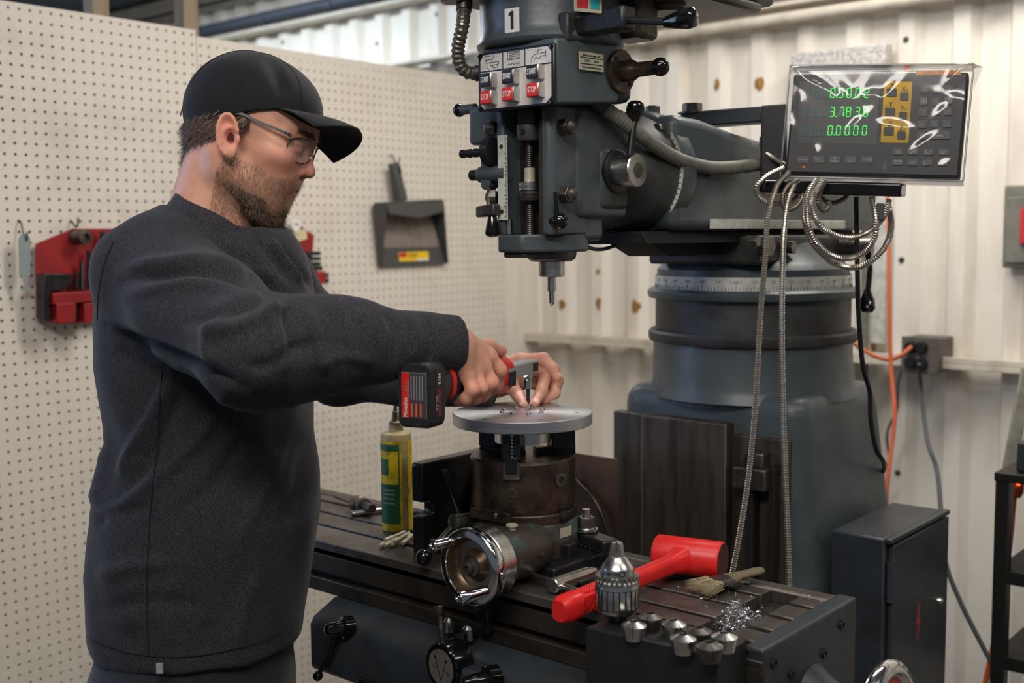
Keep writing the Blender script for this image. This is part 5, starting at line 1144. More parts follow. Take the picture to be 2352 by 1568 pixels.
# collet rack, collets and drill chuck
BZ = 0.993
rack = thing('collet_rack', 'black collet rack block on the front edge of the mill table', 'rack', (-0.79, 1.2, 0.78))
kA, kB = pZ(1345, 1440, BZ), pZ(1648, 1506, BZ); kx = nrm(kB-kA); ky = np.cross(V(0, 0, 1), kx)
def kpt(u_, v_): return kA+kx*u_+ky*v_
LK = np.linalg.norm(kB-kA); vA, vB = (1.2485-kA[1])/ky[1], (1.2485-kB[1])/ky[1]
MB().prism([kpt(0, 0), kpt(LK, 0), V(kB[0], 1.2485, BZ), V(kA[0], 1.2485, BZ)], (0, 0, -0.25)).build('block', 'collet_black', rack, bevel=0.002)
MB().prism([V(kA[0], 1.2487, BZ), V(kB[0], 1.2487, BZ), kpt(LK, 0.078), kpt(0, 0.078)], (0, 0, TZ+0.0005-BZ)).build('top_ledge', 'collet_black', rack, bevel=0.002)
c = pZ(1512, 1462, BZ); MB().lathe(c, (0, 0, 1), [(0.0002, 0.0145), (0.0006, 0.0145)], 28).build('empty_hole', 'print_black', rack)
cpos = [(1456, 1426, 'on the front left of the rack beside the drill chuck'), (1494, 1407, 'at the back of the rack directly right of the drill chuck'), (1548, 1423, 'in the middle of the back row of the rack'), (1606, 1440, 'sunk lowest into the rack between two taller ones'), (1569, 1456, 'front row of the rack right of the empty hole'), (1629, 1474, 'at the front right corner of the rack'), (1664, 1452, 'at the back right end of the rack')]
for i, (x, y, lb) in enumerate(cpos):
    zt = BZ+(0.013 if i == 3 else 0.021); c = pZ(x, y, zt); cc = thing('collet', 'steel spring collet '+lb, 'collet', (c[0], c[1], BZ), 'collets standing in the black rack')
    base = V(c[0], c[1], 0); r_ = 0.0163
    MB().lathe(base, (0, 0, 1), [(BZ-0.002, r_*0.80), (BZ+0.001, r_*0.82), (zt-0.007, r_), (zt-0.005, r_), (zt, 0.0062), (zt-0.0002, 0.0052), (zt-0.01, 0.005)], 36).build('sleeve', 'steel_dark' if i % 2 else 'steel', cc, smooth=30)
    a0 = -49+(-10, -20, 25, 60, 30, 10, -5)[i]
    for q in range(3):
        a = radians(a0+120*q); d = V(cos(a), sin(a), 0)
        m = MB().prism([base+d*0.005+V(0, 0, zt+0.0004), base+d*r_*1.003+V(0, 0, zt-0.0046), base+d*r_*1.003+V(0, 0, zt-0.0075), base+d*(r_*0.83)+V(0, 0, BZ+0.002), base+d*0.005+V(0, 0, BZ+0.002)], np.cross(d, V(0, 0, 1))*0.0011)
        m.build('slit', 'slot_dark', cc, smooth=0)
jx = pY(1418, 1410, 1.205); jc = V(jx[0], 1.205, 0); jk = thing('drill_chuck', 'keyed steel drill chuck standing jaws up on the black rack', 'chuck', (jc[0], jc[1], BZ))
zr = lambda row: zrow(jc[0], jc[1], row)
MB().lathe(jc, (0, 0, 1), [(BZ, 0.0115), (zr(1412), 0.0135), (zr(1411), 0.018), (zr(1404), 0.018)], 30).build('taper', 'steel_dark', jk)
MB().lathe(jc, (0, 0, 1), [(zr(1404), 0.024), (zr(1400), 0.0275), (zr(1388), 0.029), (zr(1344), 0.029), (zr(1342), 0.0285), (zr(1330), 0.0285), (zr(1327), 0.026)], 48).build('sleeve', 'steel', jk, smooth=25)
m = MB()
for k in range(22):
    a = 2*pi*k/22; d = V(cos(a), sin(a), 0); m.box(jc+d*0.0289+V(0, 0, (zr(1388)+zr(1346))/2), (0.0009, 0.002, zr(1346)-zr(1388)), (d, V(-sin(a), cos(a), 0), V(0, 0, 1)))
m.build('grip_groove', 'slot_dark', jk, smooth=0)
MB().lathe(jc, (0, 0, 1), [(zr(1391), 0.0292), (zr(1389), 0.0292)], 48, caps=False).lathe(jc, (0, 0, 1), [(zr(1346), 0.0292), (zr(1344.5), 0.0292)], 48, caps=False).build('grip_line', 'slot_dark', jk)
for k in range(26):
    a = 2*pi*k/26; d = V(cos(a), sin(a), 0); t = V(-sin(a), cos(a), 0)
    MB().prism([jc+d*0.0225-t*0.0012+V(0, 0, zr(1318)), jc+d*0.0225+t*0.0012+V(0, 0, zr(1318)), jc+d*0.0225+t*0.002+V(0, 0, zr(1334)), jc+d*0.0225-t*0.002+V(0, 0, zr(1334))], d*0.0063).build('gear_tooth', 'steel', jk, smooth=0)
MB().lathe(jc, (0, 0, 1), [(zr(1332), 0.0222), (zr(1303), 0.0222), (zr(1300), 0.0215), (zr(1277), 0.0115), (zr(1275), 0.0095)], 40).build('nose', 'steel', jk, smooth=25)
for k in range(3):
    a = radians(-49+40+120*k); d = V(cos(a), sin(a), 0); t = V(-sin(a), cos(a), 0)
    MB().loft([[jc+d*0.0018+t*0.0008+V(0, 0, z), jc+d*(ro*0.6)+t*0.0042+V(0, 0, z), jc+d*ro+t*0.003+V(0, 0, z), jc+d*ro-t*0.003+V(0, 0, z), jc+d*(ro*0.6)-t*0.0042+V(0, 0, z), jc+d*0.0018-t*0.0008+V(0, 0, z)] for z, ro in ((zr(1280), 0.0105), (zr(1252), 0.0085), (zr(1245), 0.007))]).build('jaw', 'steel', jk, smooth=25)
cdir = nrm(V(CAM[0]-jc[0], CAM[1]-jc[1], 0)); 
a = math.atan2(cdir[1], cdir[0])+0.30; d = V(cos(a), sin(a), 0); MB().lathe(jc+d*0.0216+V(0, 0, zr(1308)), d, [(-0.003, 0.0042), (0.0008, 0.0042), (0.001, 0.003), (-0.001, 0.003)], 16).build('key_hole', 'slot_dark', jk)
a = math.atan2(cdir[1], cdir[0])-0.35; d = V(cos(a), sin(a), 0); text('lettering', 'Jacobs', 0.0085, jc+d*0.0223+V(0, 0, zr(1309)), V(sin(a), -cos(a), 0), V(0, 0, -1), 'print_black', jk, depth=0.0004)
a = math.atan2(cdir[1], cdir[0])+0.3; d = V(cos(a), sin(a), 0); text('lettering', 'CHUCK', 0.0055, jc+d*0.0286+V(0, 0, zr(1395)), V(sin(a), -cos(a), 0), V(0, 0, -1), 'print_black', jk, depth=0.0004)

# oil bottle
bpos = pZ(897, 1220, TZ); bo = thing('oil_bottle', 'grimy yellow and green labelled oil bottle with nozzle on the mill table', 'bottle', (bpos[0], bpos[1]+0.012, TZ))
bc_ = V(bpos[0], bpos[1]+0.018, 0); zb = lambda row: zrow(bc_[0], bc_[1], row); br = 0.0272
MB().lathe(bc_, (0, 0, 1), [(TZ, br*0.93), (TZ+0.004, br), (zb(1000), br), (zb(994), br*0.96), (zb(988), br*0.5), (zb(987), br*0.42)], 36).build('bottle_body', 'bottle_body', bo, smooth=40)
def band(z0, z1, a0, a1, mt, name, R_=br+0.0006):
    n = 24; v = []
    for k in range(n+1):
        a = a0+(a1-a0)*k/n
        for z in (z0, z1): v.append(bc_+V(R_*cos(a), R_*sin(a), z))
    return raw(name, v, [(2*i, 2*i+2, 2*i+3, 2*i+1) for i in range(n)], mt, bo)
th0 = math.atan2(-bc_[1], -bc_[0])     # towards the camera
zb0, zb1 = zb(1212), zb(1008)
lab = band(zb0, zb1, th0-1.55, th0+0.35, 'bottle_yellow', 'front_label'); band(zb0, zb1, th0+0.75, th0+2.2, 'bottle_yellow', 'side_label')
R2 = br+0.0011
def gb(z0, z1, a0, a1, mt='bottle_green'):
    n = 16; v = []
    for k in range(n+1):
        a = a0+(a1-a0)*k/n
        for z in (z0, z1): v.append(bc_+V(R2*cos(a), R2*sin(a), z))
    return raw('label_print', v, [(2*i, 2*i+2, 2*i+3, 2*i+1) for i in range(n)], mt, lab)
gb(zb(1195), zb(1105), th0-1.5, th0+0.18); gb(zb(1030), zb(1015), th0-1.5, th0+0.18); gb(zb(1105), zb(1030), th0+0.10, th0+0.18); gb(zb(1085), zb(1048), th0-1.3, th0-0.55)
for k, row in enumerate((1118, 1128, 1138, 1148)):
    m = MB(); n = 8; v = []
    for q in range(n+1):
        a = th0-1.0+0.8*q/n
        for z in (zb(row+1.4), zb(row-1.4)): v.append(bc_+V((R2+0.0004)*cos(a), (R2+0.0004)*sin(a), z))
    raw('label_line', v, [(2*i, 2*i+2, 2*i+3, 2*i+1) for i in range(n)], 'print_grey', lab)
MB().lathe(bc_, (0, 0, 1), [(zb(990), 0.0125), (zb(988), 0.0135), (zb(968), 0.0128), (zb(966), 0.0105)], 14).build('cap', 'bottle_cap', bo, smooth=25)
MB().lathe(bc_, (0, 0, 1), [(zb(967), 0.0082), (zb(945), 0.0062), (zb(944), 0.0045), (zb(928), 0.0028)], 16).build('nozzle', 'bottle_cap', bo)

# gauge pins beside the bottle
for i in range(9):
    a = pZ(872+i*9.5+(i % 3)*2, 1254-i*1.2, TZ+0.0045+(0.004 if i % 2 else 0)); b = pZ(938+i*4.2, 1214+i*1.0, TZ+0.006+(0.004 if i % 2 else 0))
    if i > 6: a = pZ(884+(i-7)*22, 1240+(i-7)*3, TZ+0.014); b = pZ(945+(i-7)*8, 1214, TZ+0.014)
    d = nrm(b-a); b = a+d*0.062
    o = MB().lathe(a, d, [(0, 0.0028), (0.001, 0.0035), (0.02, 0.0035), (0.021, 0.0024), (0.062, 0.0022)], 12).build('ejector_pin', 'brass_plate', loc=a)
    tag(o, 'thin steel pin in the fanned bundle beside the oil bottle', 'pin', 'steel pins fanned beside the oil bottle')
# small chuck with arbor lying at the back left
bc2 = thing('keyless_chuck', 'small knurled drill chuck lying at the back of the table left of the oil bottle', 'chuck', pZ(830, 1170, TZ))
a, b = pZ(770, 1140, TZ+0.012), pZ(812, 1154, TZ+0.014); d = nrm(b-a)
MB().lathe(a, d, [(0, 0.003), (np.linalg.norm(b-a), 0.004)], 12).build('drill_bit', 'steel_dark', bc2)
MB().lathe(b, d, [(0, 0.007), (0.008, 0.013), (0.012, 0.0165), (0.028, 0.0165), (0.03, 0.0145), (0.045, 0.0145), (0.047, 0.009), (0.075, 0.0085)], 24).build('chuck_shell', 'steel_dark', bc2, smooth=25)
ro_ = thing('steel_rod', 'short bright steel rod lying in front of the small chuck', 'rod', pZ(835, 1180, TZ))
a, b = pZ(806, 1180, TZ+0.006), pZ(872, 1172, TZ+0.006); MB().lathe(a, b-a, [(0, 0.0045), (0.002, 0.0058), (0.075, 0.0058)], 14).build('rod', 'steel', ro_)
a, b = pZ(938, 1172, TZ+0.006), pZ(990, 1180, TZ+0.006)
o = MB().lathe(a, b-a, [(0, 0.006), (0.05, 0.006)], 14).build('steel_rod', 'steel_dark', loc=a); tag(o, 'dark steel rod between the oil bottle and the upright foot', 'rod')
# centre tool in the spindle
ed = thing('edge_finder', 'pointed steel edge finder held in the spindle nose', 'tool', H(0, 0, 1.393))
MB().lathe(H(0, 0, 0), (0, 0, 1), [(1.393, 0.0003), (1.3985, 0.0042), (1.417, 0.0046), (1.4172, 0.0068), (1.4388, 0.0068)], 24).build('body', 'steel', ed, smooth=25)

# ================================================================== THINGS ON THE PEG BOARD
XF = XP+0.001
def PX(x, y, dx=0.0): return pX(x, y, XP+dx)
dpn = thing('dustpan', 'dark grey plastic dustpan with yellow sticker hanging on the pegboard', 'dustpan', PX(940, 612, 0.02))
# pan: tray open towards the bottom, back on the board
A, B, C_, D_ = PX(858, 470, 0.012), PX(985, 463, 0.012), PX(1022, 606, 0.012), PX(872, 612, 0.012)
MB().prism([A, B, C_, D_], (0.003, 0, 0)).build('tray', 'dustpan', dpn, bevel=0.001)
MB().prism([A+(D_-A)*0.12+V(0.0032, 0, 0)+(B-A)*0.06, B+(C_-B)*0.12+V(0.0032, 0, 0)-(B-A)*0.05, B+(C_-B)*0.72+V(0.0032, 0, 0)-(B-A)*0.04, A+(D_-A)*0.70+V(0.0032, 0, 0)+(B-A)*0.05], (0.001, 0, 0)).build('dust_film', 'dustpan_dust', dpn)
def wall_strip(p, q, h0, h1, t, name):
    d = nrm(q-p); n = nrm(np.cross(d, V(1, 0, 0)))
    return MB().loft([[p, p+V(h0, 0, 0), p+V(h0, 0, 0)+n*t, p+n*t], [q, q+V(h1, 0, 0), q+V(h1, 0, 0)+n*t, q+n*t]]).build(name, 'dustpan', dpn, bevel=0.002)
A2 = PX(846, 472, 0.012); D2 = PX(866, 612, 0.012)
wall_strip(A, D_, 0.062, 0.012, 0.006, 'side_wall'); wall_strip(B, C_, 0.062, 0.012, -0.006, 'side_wall'); wall_strip(A, B, 0.062, 0.062, -0.006, 'rear_wall')
MB().prism([A+V(0.058, 0, 0), B+V(0.058, 0, 0), B+V(0.058, 0, 0)+(C_-B)*0.16, (A+B)/2+V(0.058, 0, 0)+(C_-B)*0.24, A+V(0.058, 0, 0)+(D_-A)*0.16], (0.005, 0, 0)).build('hood', 'dustpan', dpn, bevel=0.002)
h1, h0 = PX(905, 374, 0.035), PX(922, 462, 0.035)
w1, w0 = 0.017, 0.023; hv = nrm(h1-h0); hs = nrm(np.cross(hv, V(1, 0, 0)))
MB().loft([[h0-hs*w0+V(-.012, 0, 0), h0+hs*w0+V(-.012, 0, 0), h0+hs*w0*0.7+V(.014, 0, 0), h0-hs*w0*0.7+V(.014, 0, 0)], [h1-hs*w1+V(-.012, 0, 0), h1+hs*w1+V(-.012, 0, 0), h1+hs*w1*0.7+V(.010, 0, 0), h1-hs*w1*0.7+V(.010, 0, 0)]]).build('handle', 'dustpan', dpn, bevel=0.004)
MB().loft([[h0*0.1+h1*0.9+hs*0.004+V(.0105, 0, 0), h0*0.1+h1*0.9+hs*0.012+V(.0105, 0, 0), h0*0.3+h1*0.7+hs*0.012+V(.012, 0, 0), h0*0.3+h1*0.7+hs*0.004+V(.012, 0, 0)], [h0*0.1+h1*0.9+hs*0.004+V(.0118, 0, 0), h0*0.1+h1*0.9+hs*0.012+V(.0118, 0, 0), h0*0.3+h1*0.7+hs*0.012+V(.0132, 0, 0), h0*0.3+h1*0.7+hs*0.004+V(.0132, 0, 0)]]).build('hang_slot', 'slot_dark', dpn)
st_ = MB().prism([PX(915, 580, 0.0155), PX(983, 577, 0.0155), PX(985, 598, 0.0155), PX(917, 600, 0.0155)], (0.0008, 0, 0)).build('sticker', 'label_yellow', dpn)
MB().prism([PX(917, 581, 0.0165), PX(934, 580, 0.0165), PX(934, 590, 0.0165), PX(917, 591, 0.0165)], (0.0004, 0, 0)).build('sticker_patch', 'label_red', st_)
MB().prism([PX(958, 594, 0.0165), PX(984, 593, 0.0165), PX(984, 598, 0.0165), PX(959, 599, 0.0165)], (0.0004, 0, 0)).build('sticker_patch', 'print_white', st_)
for yy in (583, 588): MB().prism([PX(938, yy, 0.0165), PX(958, yy-1, 0.0165), PX(958, yy+1, 0.0165), PX(938, yy+2, 0.0165)], (0.0004, 0, 0)).build('sticker_line', 'print_black', st_)
def hook(x, y, L, name_lb, drop=0.02, mt='steel_dark', r_=0.0022):
    p = PX(x, y, -0.003); o = MB().tube(crv([p, p+V(0.012, 0, 0.0), p+V(L*0.7, 0, -drop*0.6), p+V(L, 0, -drop), p+V(L+0.008, 0, -drop+0.008), p+V(L+0.010, 0, -drop+0.022)], 6), r_, 8).build('peg_hook', mt, loc=p)
    return tag(o, name_lb, 'hook')
hook(894, 357, 0.035, 'thin wire peg hook holding up the dustpan handle', 0.03)
hook(160, 510, 0.03, 'wire peg hook above the left red clamp kit holder', 0.012)
hook(42, 510, 0.03, 'wire peg hook at the far left holding the grey metal scraper', 0.045)

def red_holder(corners, name, label, cat='holder'):
    t = thing(name, label, cat, PX(corners[0][0], corners[0][1], 0.01))
    MB().prism([PX(x, y, 0.012) for x, y in corners], (0.006, 0, 0)).build('back_panel', 'holder_red', t, bevel=0.0015)
    return t
r1 = red_holder([(80, 560), (165, 525), (300, 525), (300, 735), (170, 742), (82, 732)], 'clamp_kit_holder', 'dark red wall rack of step blocks and studs left of the man')
c = PX(172, 545, 0.018); MB().lathe(c, (1, 0.15, 0), [(0, 0.017), (0.03, 0.015), (0.031, 0.018), (0.042, 0.018), (0.043, 0.009), (0.036, 0.008)], 24).build('flange_nut', 'steel_dark', r1)
# triangular support block
a, b, c, d = PX(86, 630, 0.018), PX(152, 628, 0.018), PX(152, 668, 0.018), PX(86, 735, 0.018)
MB().prism([PX(86, 628, 0.019), PX(152, 628, 0.019), PX(150, 650, 0.019), PX(135, 666, 0.019), PX(98, 668, 0.019)], (0.03, 0, 0)).build('step_block', 'cast_black', r1, bevel=0.002)
c = PX(130, 650, 0.049); MB().lathe(c, (1, 0, 0), [(0, 0.012), (0.0008, 0.012)], 20).build('block_bore', 'slot_dark', r1)
MB().prism([PX(82, 628, 0.019), PX(96, 628, 0.019), PX(98, 735, 0.019), PX(84, 732, 0.019)], (0.04, 0, 0)).build('side_block', 'cast_black', r1, bevel=0.002)
MB().prism([PX(98, 672, 0.019), PX(215, 665, 0.019), PX(215, 690, 0.019), PX(98, 698, 0.019)], (0.05, 0, 0)).build('shelf_bar', 'holder_red', r1, bevel=0.002)
for (x0_, x1_) in ((104, 148), (166, 200)):
    MB().prism([PX(x0_, 695, 0.019), PX(x1_, 693, 0.019), PX(x1_, 738, 0.019), PX(x0_, 740, 0.019)], (0.055, 0, 0)).build('pocket_wall', 'holder_red', r1, bevel=0.002)
MB().prism([PX(150, 694, 0.019), PX(164, 693, 0.019), PX(164, 736, 0.019), PX(150, 738, 0.019)], (0.035, 0, 0)).build('step_block', 'cast_black', r1, bevel=0.002)
for x, y0_, y1_ in ((175, 625, 664), (188, 600, 664), (204, 575, 664), (190, 640, 664), (235, 530, 664)):
    a, b = PX(x, y0_, 0.035), PX(x, y1_, 0.035); n_ = 40
    MB().tube([a+(b-a)*k/n_ for k in range(n_+1)], [0.0062 if k % 2 else 0.0055 for k in range(n_+1)], 10).build('stud', 'cast_black', r1)
r2 = red_holder([(560, 515), (640, 503), (668, 505), (719, 540), (713, 600), (736, 640), (736, 690), (560, 700)], 'clamp_kit_holder', 'bright red wall rack of studs and step blocks right of the man')
c = PX(661, 519, 0.018); MB().lathe(c, (1, 0.15, 0), [(0, 0.016), (0.02, 0.015), (0.021, 0.018), (0.032, 0.018), (0.033, 0.009), (0.026, 0.008)], 24).build('flange_nut', 'print_white', r2)
c = PX(566, 525, 0.018); MB().lathe(c, (1, 0.15, 0), [(0, 0.016), (0.02, 0.015), (0.021, 0.018), (0.032, 0.018)], 24).build('flange_nut', 'print_white', r2)
MB().prism([PX(664, 530, 0.0185), PX(703, 526, 0.0185), PX(705, 548, 0.0185), PX(668, 560, 0.0185)], (0.001, 0, 0)).build('paper_tag', 'card_cream', r2)
for x, y0_, y1_ in ((596, 522, 580), (610, 512, 580), (624, 510, 590), (638, 514, 590), (650, 540, 600), (584, 540, 580)):
    a, b = PX(x, y0_, 0.035), PX(x+2, y1_, 0.035); n_ = 40
    MB().tube([a+(b-a)*k/n_ for k in range(n_+1)], [0.0068 if k % 2 else 0.006 for k in range(n_+1)], 10).build('stud', 'cast_black', r2)
MB().prism([PX(640, 560, 0.019), PX(668, 556, 0.019), PX(670, 600, 0.019), PX(640, 605, 0.019)], (0.03, 0, 0)).build('shelf_bar', 'cast_black', r2, bevel=0.002)
for y in (578, 590, 602, 612): MB().prism([PX(682, y, 0.019), PX(718, y-1, 0.019), PX(718, y+8, 0.019), PX(684, y+9, 0.019)], (0.045-0.004*(y % 3), 0, 0)).build('step_block', 'cast_black', r2, bevel=0.001)
MB().prism([PX(700, 625, 0.019), PX(722, 622, 0.019), PX(724, 650, 0.019), PX(702, 652, 0.019)], (0.05, 0, 0)).build('pocket_wall', 'holder_red', r2, bevel=0.002)
for y in (628, 640): MB().prism([PX(722, y, 0.019), PX(735, y-2, 0.019), PX(735, y+8, 0.019), PX(722, y+10, 0.019)], (0.04, 0, 0)).build('step_block', 'cast_black', r2, bevel=0.001)
# grey scraper on its hook
scp = thing('metal_scraper', 'flat grey metal scraper tool hanging at the far left of the pegboard', 'tool', PX(58, 665, 0.03))
P_ = [(42, 548), (47, 540), (55, 537), (63, 540), (69, 548), (70, 600), (68, 630), (62, 640), (62, 660), (69, 662), (69, 667), (50, 668), (50, 663), (55, 660), (54, 640), (44, 630)]
MB().prism([PX(x, y, 0.030) for x, y in P_], (0.002, 0, 0)).build('blade', 'tool_grey', scp)

# ================================================================== PERSON (signed distance modelling, one continuous surface per layer)
def surface_nets(fn, lo, hi, h):
    lo = np.asarray(lo, float); hi = np.asarray(hi, float)
    n = np.ceil((hi-lo)/h).astype(int)+1
    xs = [lo[k]+h*np.arange(n[k]) for k in range(3)]
    val = np.empty(n, np.float32)
    Yg, Zg = np.meshgrid(xs[1], xs[2], indexing='ij')
    # coarse blocks first; only blocks near the surface are sampled finely
    B = 6; nb = np.ceil(n/B).astype(int); cen = np.stack(np.meshgrid(*[lo[k]+h*(np.arange(nb[k])*B+(B-1)/2) for k in range(3)], indexing='ij'), -1)
    cd = fn(cen.reshape(-1, 3).astype(np.float32)).reshape(nb)
    val[...] = np.repeat(np.repeat(np.repeat(cd, B, 0), B, 1), B, 2)[:n[0], :n[1], :n[2]]
    near = np.argwhere(np.abs(cd) < h*B*0.87*1.9)
    loc_ = np.stack(np.meshgrid(*[np.arange(B)]*3, indexing='ij'), -1).reshape(-1, 3)
    for i in range(0, len(near), 2500):
        I = (near[i:i+2500, None, :]*B+loc_[None]).reshape(-1, 3); I = I[(I < n).all(1)]
        val[I[:, 0], I[:, 1], I[:, 2]] = fn((lo+h*I).astype(np.float32))
    s = val < 0
    corners = [(i, j, k) for i in (0, 1) for j in (0, 1) for k in (0, 1)]
    m = [n[0]-1, n[1]-1, n[2]-1]
    def sl(a, c): return a[c[0]:c[0]+m[0], c[1]:c[1]+m[1], c[2]:c[2]+m[2]]
    cnt = np.zeros(m, np.int8)
    for c in corners: cnt += sl(s, c)
    act = (cnt > 0) & (cnt < 8)
    idx = -np.ones(m, np.int64); ai = np.argwhere(act); idx[act] = np.arange(len(ai))
    cv = np.stack([val[ai[:, 0]+c[0], ai[:, 1]+c[1], ai[:, 2]+c[2]] for c in corners], 1)
    acc = np.zeros((len(ai), 3)); num = np.zeros(len(ai))
    for a in range(8):
        for b in range(a+1, 8):
            ca, cb = np.array(corners[a]), np.array(corners[b])
            if np.abs(ca-cb).sum() != 1: continue
            va, vb = cv[:, a], cv[:, b]; k = (va < 0) != (vb < 0)
            t = np.where(k, va/np.where(k, va-vb, 1), 0)
            acc += np.where(k[:, None], ca+(cb-ca)*t[:, None], 0); num += k
    vert = lo+h*(ai+acc/num[:, None])
    faces = []
    for ax in range(3):
        o = [(0, 1, 2), (1, 2, 0), (2, 0, 1)][ax]
        e = [0, 0, 0]; e[ax] = 1
        A = s[:n[0]-e[0], :n[1]-e[1], :n[2]-e[2]]; B = s[e[0]:, e[1]:, e[2]:]
        ch = np.argwhere(A != B)
        u, w_ = o[1], o[2]
        ok = (ch[:, u] > 0) & (ch[:, w_] > 0) & (ch[:, u] < n[u]-1) & (ch[:, w_] < n[w_]-1) & (ch[:, ax] < m[ax]); ch = ch[ok]
        q = []
        for du, dw in ((-1, -1), (0, -1), (0, 0), (-1, 0)):
            c = ch.copy(); c[:, u] += du; c[:, w_] += dw; q.append(idx[c[:, 0], c[:, 1], c[:, 2]])
        q = np.stack(q, 1); flip = ~A[ch[:, 0], ch[:, 1], ch[:, 2]]
        q[flip] = q[flip][:, ::-1]; faces.append(q)
    return vert, np.concatenate(faces)
def f32(*a): return np.array(a, np.float32)
def s_cap(P, a, b, ra, rb=None):
    a = np.asarray(a, np.float32); b = np.asarray(b, np.float32); rb = ra if rb is None else rb
    ab = b-a; t = np.clip(((P-a)@ab)/max(float(ab@ab), 1e-9), 0, 1)
    return np.linalg.norm(P-a-t[:, None]*ab, axis=1)-(ra+(rb-ra)*t)
def s_ell(P, c, r, ax=None):
    q = P-np.asarray(c, np.float32); 
    if ax is not None: q = q@np.asarray(ax, np.float32).T
    r = np.asarray(r, np.float32); k0 = np.linalg.norm(q/r, axis=1); k1 = np.linalg.norm(q/(r*r), axis=1)
    return k0*(k0-1)/np.maximum(k1, 1e-6)
def smin(a, b, k):
    h = np.maximum(k-np.abs(a-b), 0)/k; return np.minimum(a, b)-h*h*k*0.25
def smax(a, b, k): return -smin(-a, -b, k)
def chain(P, pts, rs, k=0.008, d=None):
    for i in range(len(pts)-1):
        e = s_cap(P, pts[i], pts[i+1], rs[i], rs[i+1]); d = e if d is None else smin(d, e, k)
    return d
def normals(v, f):
    n = np.zeros_like(v); a = np.cross(v[f[:, 2]]-v[f[:, 0]], v[f[:, 3]]-v[f[:, 1]])
    for k in range(4): np.add.at(n, f[:, k], a)
    return n/np.maximum(np.linalg.norm(n, axis=1), 1e-12)[:, None]
def relax(v, f, it=2, lam=0.5):
    for _ in range(it):
        s = np.zeros_like(v); c = np.zeros(len(v))
        for k in range(4):
            a, b = f[:, k], f[:, (k+1) % 4]
            np.add.at(s, a, v[b]); np.add.at(s, b, v[a]); np.add.at(c, a, 1); np.add.at(c, b, 1)
        v = v+lam*(s/np.maximum(c, 1)[:, None]-v)
    return v
def org_mesh(name, v, f, material, parent, tint=None, label=None):
    L = ORIG[parent.name]; me = bpy.data.meshes.new(name)
    me.vertices.add(len(v)); me.vertices.foreach_set('co', (v-L).astype(np.float32).ravel())
    me.loops.add(len(f)*4); me.loops.foreach_set('vertex_index', f.astype(np.int32).ravel())
    me.polygons.add(len(f)); me.polygons.foreach_set('loop_start', np.arange(0, len(f)*4, 4, dtype=np.int32))
    me.update(calc_edges=True); me.validate()
    me.polygons.foreach_set('use_smooth', np.ones(len(me.polygons), bool))
    if tint is not None:
        at = me.color_attributes.new('tint', 'FLOAT_COLOR', 'POINT'); c = np.ones((len(v), 4), np.float32); c[:, :3] = tint; at.data.foreach_set('color', c.ravel())
    me.materials.append(MATS[material]); o = bpy.data.objects.new(name, me); COL.objects.link(o); o.parent = parent; ORIG[o.name] = L
    if label: o['label'] = label
    return o
# skin with per-vertex complexion
def skin_mat():
    m = mat('skin', S(205, 150, 128), 0.48, bump=0.18, bscale=700, sss=0.12, spec=0.4); nt = m.node_tree; b = nt.nodes['Principled BSDF']
    a = nt.nodes.new('ShaderNodeAttribute'); a.attribute_name = 'tint'
    n = nt.nodes.new('ShaderNodeTexNoise'); n.inputs['Scale'].default_value = 60; n.inputs['Detail'].default_value = 4
    tc = [x for x in nt.nodes if x.type == 'TEX_COORD'][0]; nt.links.new(tc.outputs['Object'], n.inputs['Vector'])
    mr = nt.nodes.new('ShaderNodeMapRange'); mr.inputs['To Min'].default_value = 0.8; mr.inputs['To Max'].default_value = 1.18; nt.links.new(n.outputs['Fac'], mr.inputs['Value'])
    mx = nt.nodes.new('ShaderNodeMix'); mx.data_type = 'RGBA'; mx.blend_type = 'MULTIPLY'; mx.inputs['Factor'].default_value = 1.0
    nt.links.new(a.outputs['Color'], mx.inputs['A']); nt.links.new(mr.outputs[0], mx.inputs['B']); nt.links.new(mx.outputs['Result'], b.inputs['Base Color'])
skin_mat()
Z3 = V(0, 0, 1); FH = V(-sin(YAW), cos(YAW), 0); RH = V(cos(YAW), sin(YAW), 0)

# ---- frames
yw, pt, rl = radians(5), radians(17), radians(4)
fh = cos(yw)*RH-sin(yw)*FH; lh = np.cross(Z3, fh)
hf = cos(pt)*fh-sin(pt)*Z3; hu0 = cos(pt)*Z3+sin(pt)*fh
hl = cos(rl)*lh-sin(rl)*hu0; hu = cos(rl)*hu0+sin(rl)*lh
HO = pD(531, 314, 1.685)+hl*0.075
HM = np.stack([hf, hl, hu])               # rows: local axes
def to_loc(p): return (np.asarray(p)-HO)@HM.T
def to_wld(q): return HO+np.asarray(q)@HM
tb_ = radians(25); bf = cos(tb_)*RH-sin(tb_)*FH; bl = np.cross(Z3, bf)

person = thing('person', 'man in black cap and grey long sleeved shirt using a cordless driver at the mill', 'person', (pD(450, 1200, 1.76)[0], pD(450, 1200, 1.76)[1], 0))

